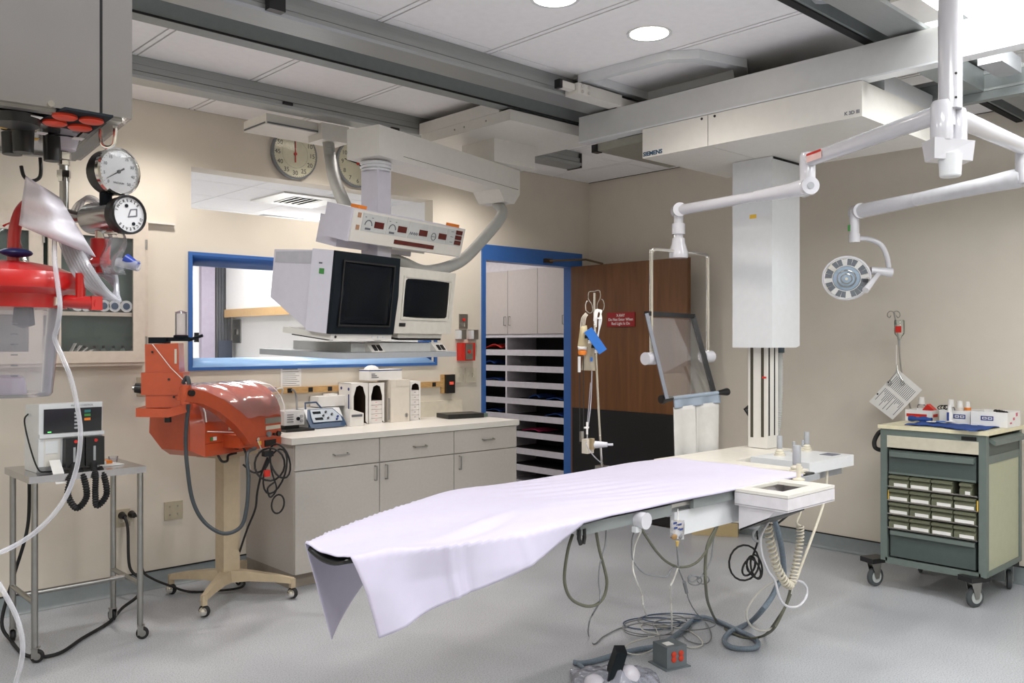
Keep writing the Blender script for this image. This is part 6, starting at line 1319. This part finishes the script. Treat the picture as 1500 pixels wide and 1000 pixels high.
# right side: small drawer and sage panel
sd2 = MB().box(CX0+.045, CX1-.045, CY0+.004, CY0+.03, .845, .935).build('side_drawer', m_slate2, ct, .003, 1); MB().prism([(CX0+.05, CY0+.004, .925), (CX0+.05, CY0-.03, .905), (CX0+.05, CY0-.03, .93), (CX0+.05, CY0+.004, .945)], (CX1-CX0-.07, 0, 0)).build('pull', m_slate, sd2)
MB().box(CX0+.04, CX1-.04, CY0+.002, CY0+.03, .80, .845).build('side_rail', m_slate, ct); MB().box(CX0+.04, CX1-.04, CY0+.006, CY0+.02, .205, .80).build('side_panel', m_sage, ct); MB().box(CX0+.02, CX1-.02, CY0-.002, CY0+.03, .175, .205).build('side_base', m_slate, ct)
MB().box(CX0+.04, CX1-.04, CY1-.02, CY1-.004, .205, .96).build('side_panel', m_sage, ct); MB().box(CX1-.014, CX1-.004, CY0+.04, CY1-.04, .18, .96).build('back_panel', m_sage, ct)
MB().tube(spl([(CX0+.05, CY1, .945), (CX0+.045, CY1+.03, .93), (CX0+.03, CY1+.05, .88), (CX0+.03, CY1+.045, .84), (CX0+.05, CY1+.02, .825), (CX0+.05, CY1, .825)], 5), .013, 10).build('push_handle', m_rub, ct)
for (px, py, a) in ((5.228, 2.36, 160), (5.215, 1.79, 155), (5.756, 1.784, 20), (5.75, 2.30, 20)):
    cx, cy = px, py; r = .058; T = frame((cx, cy, 0), a)
    wv = MB(T).lathe([(0, -.014), (r*.8, -.014), (r, -.008), (r, .008), (r*.8, .014), (0, .014)], (0, 0, r+.001), (0, 1, 0), 26).build('caster', M('grey_tyre', (70, 74, 76), .6) if 'grey_tyre' not in bpy.data.materials else bpy.data.materials['grey_tyre'], ct)
    MB(T).lathe([(0, -.0165), (r*.62, -.0155), (r*.62, .0155), (0, .0165)], (0, 0, r+.001), (0, 1, 0), 22).build('wheel_disc', M('pale_wheel_disc', (176, 180, 178), .4) if 'pale_wheel_disc' not in bpy.data.materials else bpy.data.materials['pale_wheel_disc'], wv)
    for sgn in (-1, 1): b = MB(T); b.prism([(-.03, .02*sgn, .15), (.045, .02*sgn, .15), (.014, .02*sgn, .05), (-.012, .02*sgn, .05)], (0, .003*sgn, 0)); b.build('fork', m_steel2, wv)
    MB(T).box(-.06, .07, -.05, .05, .150, .178).build('bumper', m_black, wv, .006)
# things on the cart
CTZ = CT_+.001
def ctop(px, py): return at(px, py, z=CTZ)
b = MB()
def clothp(u, v): 
    x = CX0+.03+.30*v+.05*math.sin(5*u)*(1-v)-.05*u*(1-v); y = CY1-.13-.43*u; return (x, y, CTZ+.004+.004*abs(math.sin(17*u+5*v))+.003*math.sin(11*v))
b.grid(clothp, 26, 12); tag(b.build('blue_cloth', m_bluec, None, thick=.003, ang=70), 'flat blue cloth spread along the front of the cart top', 'cloth')
b = MB(); p = ctop(1345, 619); b.grid(lambda u, v: (p.x+.02*math.cos(6.28*u)*(.6+.8*math.sin(math.pi*v))+.03, p.y+.07-.14*v, CTZ+.021+.018*math.sin(6.28*u)*(.8+.2*math.sin(12*v))), 12, 10); tag(b.build('rolled_cloth', m_bluec, None, ang=70), 'rolled blue cloth at the front left of the cart top', 'cloth')
def boxx(name, label, px0, px1, x0, dep, h, mat, grp=None):
    y1, y0 = at(px0, 600, x=x0).y, at(px1, 600, x=x0).y; t = thing(name, label, 'box', (x0, (y0+y1)/2, CTZ), grp)
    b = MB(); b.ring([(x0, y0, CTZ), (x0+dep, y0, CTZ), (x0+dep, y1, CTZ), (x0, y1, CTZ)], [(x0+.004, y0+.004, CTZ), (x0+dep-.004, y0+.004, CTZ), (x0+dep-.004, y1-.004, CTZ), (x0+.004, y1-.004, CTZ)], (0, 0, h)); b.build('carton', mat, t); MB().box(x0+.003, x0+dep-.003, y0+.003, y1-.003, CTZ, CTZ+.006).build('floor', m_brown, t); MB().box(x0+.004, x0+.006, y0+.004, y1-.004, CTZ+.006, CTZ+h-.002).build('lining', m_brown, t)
    return t, y0, y1
t, y0, y1 = boxx('open_carton', 'open white carton with a red stripe at the left of the cart top', 1326, 1365, 5.55, .17, .072, m_white)
MB().box(5.5485, 5.55, y0+.03, y1-.008, CTZ+.03, CTZ+.048).build('red_stripe', m_red2, t); MB().box(5.57, 5.64, y0-.0015, y0, CTZ+.03, CTZ+.048).build('red_stripe', m_red2, t)
t, y0, y1 = boxx('open_carton', 'open white carton with navy oval logo in the middle of the cart top', 1376, 1421, 5.53, .2, .083, m_white)
def oval(t, x, yc, z, nm='navy_logo'):
    b = MB(); b.box(x-.0015, x, yc-.034, yc+.034, z-.013, z+.013); b.build(nm, m_navy, t, .0005, 1)
    for k in range(2): b = MB(); b.ring([(x-.0022, yc-.028+.03*k, z-.007), (x-.0022, yc-.004+.03*k, z-.007), (x-.0022, yc-.004+.03*k, z+.007), (x-.0022, yc-.028+.03*k, z+.007)], [(x-.0022, yc-.024+.03*k, z-.003), (x-.0022, yc-.008+.03*k, z-.003), (x-.0022, yc-.008+.03*k, z+.003), (x-.0022, yc-.024+.03*k, z+.003)], (.001, 0, 0)); b.build('logo_mark', m_white, t)
oval(t, 5.53, y0+.06, CTZ+.048)
t, y0, y1 = boxx('open_carton', 'open white carton with navy oval logo at the right of the cart top', 1422, 1476, 5.50, .22, .088, m_white)
oval(t, 5.50, (y0+y1)/2+.01, CTZ+.050)
for k in range(3): MB().box(5.54+.05*k, 5.57+.05*k, y0-.0015, y0, CTZ+.02+.02*k, CTZ+.03+.025*k).build('pink_print', m_pink, t)
for k in range(4): c = V((5.54+.03*k, y0+.03+.022*k, CTZ+.088)); MB().tube([c+V((.012*math.cos(a), .018*math.sin(a), .004*math.sin(2*a))) for a in [6.28*q/12 for q in range(12)]], .0035, 6, True).build('tubing_coil', m_black, t)
def sbottle(px, z, x, r, h, body, cap, label):
    y = at(px, 600, x=x).y; t = thing('bottle', label, 'bottle', (x, y, z))
    MB().lathe([(0, 0), (r, 0), (r, h*.60), (r*.6, h*.70), (r*.6, h*.73), (0, h*.73)], (x, y, z), n=18).build('body', body, t); MB().lathe([(r*.78, h*.68), (r*.62, h), (0, h)], (x, y, z), n=16).build('cap', cap, t); return t, y
sbottle(1393, CTZ+.007, 5.62, .024, .135, m_clr, m_white, 'bottle with tall white cap, left of the three in the middle carton')
sbottle(1406, CTZ+.007, 5.61, .024, .130, m_cream, m_white, 'cream bottle with white cap, centre of the three in the middle carton')
t, y = sbottle(1417.5, CTZ+.007, 5.61, .018, .128, m_white, m_white, 'white bottle with orange band, right of the three in the middle carton'); MB().lathe([(.0, .076), (.019, .076), (.019, .092), (.0, .092)], (5.61, y, CTZ+.007), n=16).build('band', m_oran, t)
t, y = sbottle(1391, CTZ+.012, 5.48, .016, .105, m_white, m_white, 'slim white bottle with blue lettering standing before the middle carton'); MB().box(5.4625, 5.465, y-.003, y+.010, CTZ+.02, CTZ+.075).build('lettering', m_navy, t)
sbottle(1350, CTZ+.001, 5.755, .027, .140, m_clr, m_white, 'clear bottle with white cap behind the red-striped carton')
b = MB(); y = at(1361, 600, x=5.60).y; b.prism([(5.60, y+.04, CTZ+.04), (5.60, y-.03, CTZ+.04), (5.60, y-.03, CTZ+.072), (5.60, y+.012, CTZ+.108), (5.60, y+.04, CTZ+.074)], (.05, 0, .0)); tag(b.build('red_wedge', m_red2, None, .002, 1), 'small red folded card poking out of the red-striped carton', 'card')
p = ctop(1378, 622); t = thing('foil_packet', 'small white and blue foil packets lying on the blue cloth', 'packet', p)
for k in range(3): MB(frame((p.x+.015*k, p.y+.05-.045*k, CTZ+.014+.003*k), 20*k)).box(-.02, .02, -.025, .025, 0, .004).build('packet', m_white if k != 1 else m_bluep, t, .001, 1)
p = ctop(1428, 626); tag(MB(frame((p.x, p.y, CTZ+.014), 15)).box(-.006, .006, -.014, .014, 0, .008).build('cap', m_enam2, None, .003), 'tiny pale cap lying near the front edge of the blue cloth', 'cap')
y = at(1381, 600, x=5.62).y; t = thing('wire_clamps', 'dark coiled leads heaped in the left half of the middle carton', 'leads', (5.62, y, CTZ+.05))
for k in range(3): MB().tube([V((5.60+.02*k, y-.01*k, CTZ+.092))+V((.014*math.cos(a), .022*math.sin(a), .012*math.cos(a))) for a in [6.28*q/12 for q in range(12)]], .003, 6, True).build('coil', m_dark, t)
# drip rod behind the cart with bottle and note
rp = thing('cart_drip_rod', 'thin steel drip rod with double hook leaning up behind the cart', 'rod', (5.76, 2.35, 1.0))
r0, r1, r2 = V((5.77, 2.34, .93)), at(1321, 547, x=5.76), at(1311, 465, x=5.74)
MB().tube(spl([r0, r1, at(1317, 505, x=5.75), r2, at(1309, 457, x=5.74)], 4), .0055, 10).build('rod', m_steel2, rp); MB().cbox((5.77, 2.335, .95), (.03, .04, .06)).build('clamp', m_slate, rp)
for s in (-1, 1): MB().tube(spl([at(1309, 457, x=5.74), at(1309+4.5*s, 455.5, x=5.74), at(1309+8.5*s, 458, x=5.74), at(1309+9*s, 463, x=5.74), at(1309+6*s, 465, x=5.74), at(1309+4*s, 462, x=5.74)], 5), .0028, 6).build('hook', m_steel2, rp)
t = thing('glass_bottle', 'inverted clear drip bottle with a red label on the cart rod', 'bottle', at(1318, 490, x=5.72))
o = at(1317.5, 496, x=5.71); MB().lathe([(0, 0), (.012, 0), (.014, .012), (.030, .03), (.032, .045), (.032, .115), (.028, .122), (0, .122)], o, n=20).build('glass', clear('bottle_glass', (190, 200, 186), .22, .06, 1.0), t); b = MB(); c = o+UP*.06-V((.033, 0, 0)); b.box(c.x-.001, c.x+.002, c.y-.026, c.y+.012, c.z-.02, c.z+.022); b.build('red_label', m_red2, t)
MB().tube([o, at(1317, 505, x=5.72)], .006, 8).build('stopper', m_grey, t)
pn_ = thing('paper_note', 'white printed sheet hung cornerwise from a steel clamp above the cart', 'paper', at(1308, 614, x=5.68))
cor = [at(1316, 541.5, x=5.69), at(1351, 571, x=5.69), at(1307.6, 614.5, x=5.69), at(1273, 588, x=5.69)]
b = MB(); nn = (cor[1]-cor[0]).cross(cor[3]-cor[0]).normalized(); nn = nn if nn.x < 0 else -nn; b.prism(cor, nn*.0015); b.build('sheet', m_white, pn_)
e1 = (cor[3]-cor[0]); e2 = (cor[1]-cor[0])
for k in range(15):
    a = cor[0]+e2*(.10+.055*k)+nn*.0016
    for (s0, s1) in ((.12, .42), (.5, .5+.38*random.random()+.05)):
        b = MB(); q0 = a+e1*s0; q1 = a+e1*s1; b.prism([q0, q1, q1+e2*.018, q0+e2*.018], nn*.0006); b.build('print_line', m_print, pn_)
for k in (.3, .7): c = cor[3]+(cor[0]-cor[3])*k*.9+e2*.04+nn*.002; MB().cyl(c, c+nn*.001, .006, n=10).build('punch_hole', m_black, pn_)
h_ = thing('clamp_scissors', 'small steel clamp gripping the printed sheet on the cart rod', 'clamp', at(1315, 540, x=5.69))
MB().tube([at(1313, 505, x=5.73), at(1313, 534, x=5.70)], .002, 6).build('string', m_white, h_)
for s, ex in ((-1, 1303), (1, 1322)):
    MB().tube([at(1314, 534, x=5.69), at(1314+1.2*s, 545, x=5.685), at(ex, 557, x=5.68)], .0035, 6).build('blade', m_steel2, h_); c = at(ex, 560.5, x=5.68); MB().tube([c+V((0, .014*math.cos(a), .013*math.sin(a))) for a in [6.28*q/14 for q in range(14)]], .003, 6, True).build('finger_ring', m_steel2, h_)
# ================================================================== floor things
ob = thing('floor_outlet_box', 'grey steel floor outlet box with two red sockets under the table', 'outlet', (3.27, 2.42, 0))
fl0, fl1 = at(969, 974, z=0), at(1008, 969, z=0)
OT = frame(((fl0.x+fl1.x)/2, (fl0.y+fl1.y)/2+.02, 0), -26)
OT = frame(at(990, 978, z=0), -16)
gbm = M('grey_steel_box', (112, 120, 124), .4, .15, var=.05)
MB(OT).box(-.070, .070, -.02, .115, .001, .006).build('flange', gbm, ob); MB(OT).box(-.055, .055, -.008, .10, .006, .100).build('housing', gbm, ob, .010, 3)
MB(OT).box(-.035, .005, .02, .06, .0995, .1015).build('paper_label', m_white, ob)
for k in range(2):
    c = OT @ V((-.022+.042*k, -.008, .055)); 
    for dz in (-.0115, .0115): MB(OT).lathe([(0, 0), (.0135, 0), (.0135, .004), (.010, .006), (0, .006)], (-.018+.040*k, -.008, .055+dz), (0, -1, 0), 16).build('red_socket', bpy.data.materials['red_outlet'], ob)
# bagged foot pedal at the bottom edge
ft = thing('foot_pedal', 'grey foot pedal under a crumpled clear bag at the bottom edge', 'pedal', at(905, 1005, z=0))
ft_o = at(905, 1012, z=0); FT = frame(ft_o, -43)
MB(FT).box(-.15, .16, -.03, .16, .0, .02).build('base', m_dark, ft, .004)
b = MB(FT); b.hexa([(-.06, -.05, .02), (-.01, -.05, .02), (-.01, .06, .02), (-.06, .06, .02)], [(.0, .03, .15), (.045, .03, .15), (.045, .13, .15), (.0, .13, .15)]); b.build('pedal_plate', m_dark, ft, .003)
random.seed(3)
b = MB(FT); ph = [random.uniform(0, 6) for _ in range(8)]
b.grid(lambda u, v: (-.19+.38*u, -.08+.28*v, .012+.055*math.sin(math.pi*u)**.6*math.sin(math.pi*v)**.5+.012*math.sin(22*u+ph[0]+6*v)*math.sin(17*v+ph[1])+.03*math.exp(-((u-.55)/.12)**2-((v-.35)/.2)**2)), 30, 20)
b.build('crumpled_bag', clear('crumpled_bag', (216, 218, 232), .3, .15, 1.0), ft, thick=.001, ang=75)
b = MB(FT); b.ell((.05, .02, .05), (.05, .05, .055), 14, 8); b.build('white_bundle', m_bag, ft); b = MB(FT); b.ell((-.10, .0, .035), (.045, .05, .035), 14, 8); b.build('white_bundle', m_bag, ft)
# floor console behind the table
fc = thing('floor_console', 'low beige console with dark control panel on the floor beyond the table', 'console', (5.68, 3.8, 0))
c0_ = at(1013, 783, z=0); c1_ = at(1081, 787, z=0); ua = (c1_-c0_); La = ua.length; ang_ = math.degrees(math.atan2(ua.y, ua.x)); FT2 = frame(c0_, ang_)
MB(FT2).box(0, La, 0, .20, .001, .105).build('base', M('tan_plastic', (186, 166, 124), .5), fc, .02, 3)
b = MB(FT2); b.prism([(0.01, .01, .105), (.01, -.005, .19), (.01, .18, .20), (.01, .18, .105)], (La-.02, 0, 0)); b.build('control_panel', M('dark_blue_panel', (40, 48, 60), .4), fc, .004)
for k in range(3): MB(FT2).box(La*.72+.02*k, La*.72+.012+.02*k, -.007, .002, .135, .165).build('key', m_redled, fc)
MB(FT2).cyl((La*.62, -.004, .185), (La*.62, -.012, .187), .006, n=8).build('lamp', m_red2, fc); MB(FT2).box(La-.04, La+.03, .0, .16, .11, .185).build('end_block', m_enam, fc, .004)
# ================================================================== cables under the table
def cable(label, pts, r, m, n=8): return tag(MB().tube(spl(pts, n), r, 8).build('cable', m), label, 'cable', 'cables under the table')
Y0 = 2.02
hg = lambda L, y=Y0: [at(px, py, y=y) for px, py in L]
fl = lambda L, z=.006: [at(px, py, z=z) for px, py in L]
cable('thick dark cable loop hanging below the near table rail', hg([(839, 782), (832, 805), (827, 840), (829, 862), (838, 878), (856, 887), (872, 886), (884, 875), (889, 855), (886, 835), (878, 805), (873, 778)]), .0055, m_cabd)
cable('thin grey cable dropping beside the dark loop to the floor', hg([(888, 775), (886, 800), (879, 826), (877, 850), (879, 868), (878, 882)])+hg([(868, 900), (863, 912)], 2.15)+fl([(862, 930), (870, 943), (884, 932), (905, 921), (920, 917)]), .003, m_cable)
cable('dark cable swagged from the white clamp knob to the chassis', hg([(936, 769), (948, 788), (962, 808), (976, 822), (993, 830), (1012, 828), (1028, 816), (1042, 792), (1052, 768), (1060, 754)]), .005, m_cabd)
cable('thin grey cable swinging from the knob to the hanging bag', hg([(932, 770), (926, 790), (926, 815), (932, 828), (945, 840), (960, 843), (976, 844), (982, 835), (990, 829)]), .003, m_cable)
cable('pale thin cable falling from the knob to a floor loop', hg([(940, 775), (930, 800), (927, 830), (932, 850)])+hg([(940, 870), (943, 890)], 2.15)+fl([(948, 903), (958, 916), (965, 930), (964, 941)]), .003, m_cabw)
cable('long grey cable drooping from the chassis across the floor to the right', hg([(1060, 754), (1045, 780), (1036, 800), (1033, 830), (1034, 860)])+hg([(1038, 885)], 2.25)+fl([(1050, 910), (1068, 925), (1095, 934), (1120, 930)])+hg([(1140, 905), (1152, 885), (1158, 870)], 2.1), .0065, m_cabd)
cable('grey cable falling from the chassis to the coil on the floor', hg([(1048, 770), (1044, 800), (1041, 820), (1032, 838), (1016, 852), (1008, 848), (1012, 842), (1025, 846)]), .003, m_cable)
for k, (cx, cy, rx, ry) in enumerate(((1018, 850, 10, 7), (1030, 849, 9, 6))):
    cable('small %s cable ring hanging beneath the chassis' % ('left' if k == 0 else 'right'), [at(cx+rx*math.cos(a), cy+ry*math.sin(a), y=Y0+.01*math.sin(a)) for a in [6.28*q/12 for q in range(13)]], .0025, m_cable, 4)
cable('pale cord from the hanging bag to a loop beside the floor box', hg([(993, 832), (986, 850), (982, 860)], 2.05)+hg([(983, 880), (984, 905)], 2.2)+fl([(985, 930), (992, 940), (1010, 948), (1026, 946), (1029, 940), (1020, 930), (1005, 922), (985, 918), (966, 917), (945, 913), (938, 918), (945, 924), (965, 929)]), .0035, m_cabw)
cable('thin dark cord with an inline switch running to the floor', hg([(994, 833), (1000, 848), (1005, 862), (1008, 875)], 2.08)+hg([(1015, 890)], 2.25)+fl([(1024, 902), (1036, 915), (1042, 930), (1038, 940), (1025, 943), (1008, 938), (1000, 930)]), .0028, m_cable)
MB().cyl(at(1002, 852, y=2.06), at(1006, 868, y=2.07), .007, n=10).build('inline_switch', m_cable, [o for o in COL.objects if o.get('label') == 'thin dark cord with an inline switch running to the floor'][0])
for k in range(6):
    cx, cy, rx, ry = ((955, 913, 42, 9), (970, 908, 36, 8), (962, 918, 50, 12), (985, 905, 44, 7), (950, 922, 36, 10), (1002, 914, 46, 9))[k]
    cable('thin cable coil on the floor, %s of the tangle under the table' % ['leftmost ring', 'second ring', 'widest ring', 'farthest ring', 'nearest ring', 'rightmost ring'][k], [at(cx+rx*math.cos(a+.4*k), cy+ry*math.sin(a+.4*k), z=.005+.004*k) for a in [6.0*q/16 for q in range(17)]], .003, m_cable if k % 3 else m_teal, 4)
cable('pale looped cable lying across the grey sleeve on the floor', fl([(966, 930), (940, 936), (921, 943), (915, 952), (922, 957), (940, 958), (958, 950), (962, 944)], .02), .0035, m_cabw)
# braided sleeve on the floor
q = fl([(840, 970), (852, 971), (870, 968), (905, 958), (935, 951), (965, 945), (990, 930), (1005, 918), (1016, 907), (1030, 904), (1050, 909), (1068, 917), (1085, 925), (1100, 932), (1110, 940), (1107, 948), (1090, 950), (1070, 947), (1061, 938), (1068, 926), (1085, 918), (1100, 910)], .014)+hg([(1115, 895), (1130, 875), (1140, 855), (1148, 845)], 2.16)+hg([(1146, 810), (1140, 780), (1135, 762)], 2.05)
tag(MB().tube(spl(q, 8), .0125, 10).build('cable_sleeve', m_sleeve), 'thick blue-grey braided cable sleeve snaking over the floor', 'cable sleeve')
tag(MB().tube(spl(fl([(843, 969), (855, 978), (868, 988), (880, 996), (888, 1000)], .013), 6), .009, 8).build('cable_sleeve', m_sleeve), 'short grey cable from the sleeve end to the bagged pedal', 'cable sleeve')
# cords at the control box
q = hg([(1126, 764), (1115, 785), (1116, 810), (1125, 835), (1135, 850), (1142, 875), (1152, 887), (1168, 888), (1180, 876), (1182, 862), (1176, 853), (1168, 850)], 1.93)
cable('white cord looping low beneath the near control box', q, .0055, m_gloss)
def coil(name, label, path, r, turns, m):
    P = spl(path, 40); L_ = len(P); out = []
    for i in range(turns*12+1):
        f_ = i/(turns*12)*(L_-1); j = min(int(f_), L_-2); p = P[j].lerp(P[j+1], f_-j); d = (P[j+1]-P[j]).normalized(); n1 = d.cross(FW).normalized(); n2 = d.cross(n1); a = 2*math.pi*i/12
        out.append(p+(n1*math.cos(a)+n2*math.sin(a))*r)
    tag(MB().tube(out, r*.30, 6).build(name, m), label, 'cord', 'coiled cords at the control box')
coil('spiral_cord', 'thick cream spiral cord under the control box, left of the pair', hg([(1124, 770), (1130, 800), (1138, 830), (1150, 852), (1158, 857)], 1.95), .016, 18, m_beige)
coil('spiral_cord', 'cream spiral cord rising to the right, right of the pair', hg([(1158, 858), (1163, 840), (1168, 815), (1172, 790), (1172, 770)], 1.95), .014, 18, m_beige)
cable('cream cord from the far control box down to the spiral cords', [at(1212, 680, y=2.1), at(1210, 715, y=2.1), at(1204, 745, y=2.08), at(1190, 785, y=2.05), at(1175, 825, y=2.0), at(1164, 855, y=1.96)], .0065, m_beige)
cable('short cream cord feeding the right spiral cord', [at(1174, 735, y=1.95), at(1172, 752, y=1.95), at(1167, 765, y=1.95), at(1172, 770, y=1.95)], .005, m_beige)
cable('black cord running from the far control box behind the near one', [at(1181, 740, y=2.0), at(1165, 746, y=2.0), at(1150, 758, y=2.02), at(1140, 766, y=2.04)], .0045, m_rub)
cable('grey cord ring behind the spiral cords', hg([(1138, 850), (1120, 860), (1105, 875), (1094, 895), (1097, 912), (1112, 923), (1130, 920), (1143, 900), (1155, 878), (1160, 862)], 2.2), .005, m_cabw)
cable('dark cord drooping from the spiral cords to the floor', hg([(1158, 862), (1153, 880), (1145, 900), (1132, 922)], 2.0)+fl([(1115, 932), (1098, 935)], .04), .006, m_cabd)
cl_ = thing('black_cord_coil', 'black coiled cord knotted beneath the console end of the table', 'cable', at(1100, 820, y=2.35))
for (cx, cy, rx, ry, rot) in ((1090, 824, 22, 26, .1), (1097, 830, 8, 14, .5), (1104, 832, 8, 16, -.5), (1100, 826, 6, 12, .1), (1108, 830, 8, 18, -.2)):
    pts = []
    for k in range(19):
        a = 6.28*k/18; pts.append(at(cx+rx*math.cos(a)*math.cos(rot)-ry*math.sin(a)*math.sin(rot), cy+rx*math.cos(a)*math.sin(rot)+ry*math.sin(a)*math.cos(rot), y=2.35+.01*math.sin(2*a)))
    MB().tube(pts, .005, 6).build('loop', m_rub, cl_)
MB().tube(spl([at(1100, 820, y=2.35), at(1106, 805, y=2.35), at(1110, 790, y=2.3), at(1108, 770, y=2.3), at(1110, 755, y=2.28)], 5), .005, 6).build('tail', m_rub, cl_)
MB().tube(spl([at(1112, 770, y=2.28), at(1104, 780, y=2.28), at(1104, 790, y=2.28), at(1112, 792, y=2.28), at(1112, 782, y=2.28)], 5), .006, 6).build('grey_coupling', m_grey, cl_)
tag(MB().cyl(at(1108, 745, y=2.3), at(1103, 775, y=2.3), .030, .024, 18).build('gland', m_grey), 'stubby grey cable gland under the console end of the table', 'gland')
# small drip bag hanging under the table
t = thing('hanging_bag', 'small clear bag with blue print and amber fluid hanging under the table', 'bag', at(992, 780, y=2.0))
quadbagY = [(983, 761), (1003, 762), (1002, 790), (982, 788)]
tl, tr, br__, bl__ = [V((x, y, 0)) for x, y in quadbagY]
def bg(s): return lambda u, v: (lambda p: at(p.x, p.y, y=1.99-s*.012*math.sin(math.pi*u)**.7*math.sin(math.pi*v)**.6))((tl*(1-u)+tr*u)*(1-v)+(bl__*(1-u)+br__*u)*v)
b = MB(); b.grid(bg(1), 8, 8); b.grid(bg(-1), 8, 8); b.build('bag', m_clr, t, ang=60)
for k, (x, y) in enumerate(((989, 766), (996, 768), (990, 773), (998, 775))): MB().cbox(at(x, y, y=1.974), (.02, .002, .007)).build('blue_print', m_navy, t)
b = MB(); b.ell(at(988, 786, y=1.985), (.016, .007, .012), 10, 6); b.build('amber_fluid', M('amber_fluid', (150, 116, 70), .3), t); b = MB(); b.ell(at(997, 785, y=1.985), (.010, .006, .011), 10, 6); b.build('dark_port', m_cable, t)
MB().cyl(at(992, 792, y=1.985), at(992, 800, y=1.985), .008, .004, 10).build('spike', M('amber_spike', (190, 160, 90), .4), t); MB().tube([at(992, 800, y=1.985), at(993, 815, y=1.99), at(994, 830, y=2.0)], .004, 8).build('line', m_cable, t)
MB().tube([at(993, 762, y=1.99), at(993, 745, y=2.0)], .002, 6).build('strap', m_white, t)
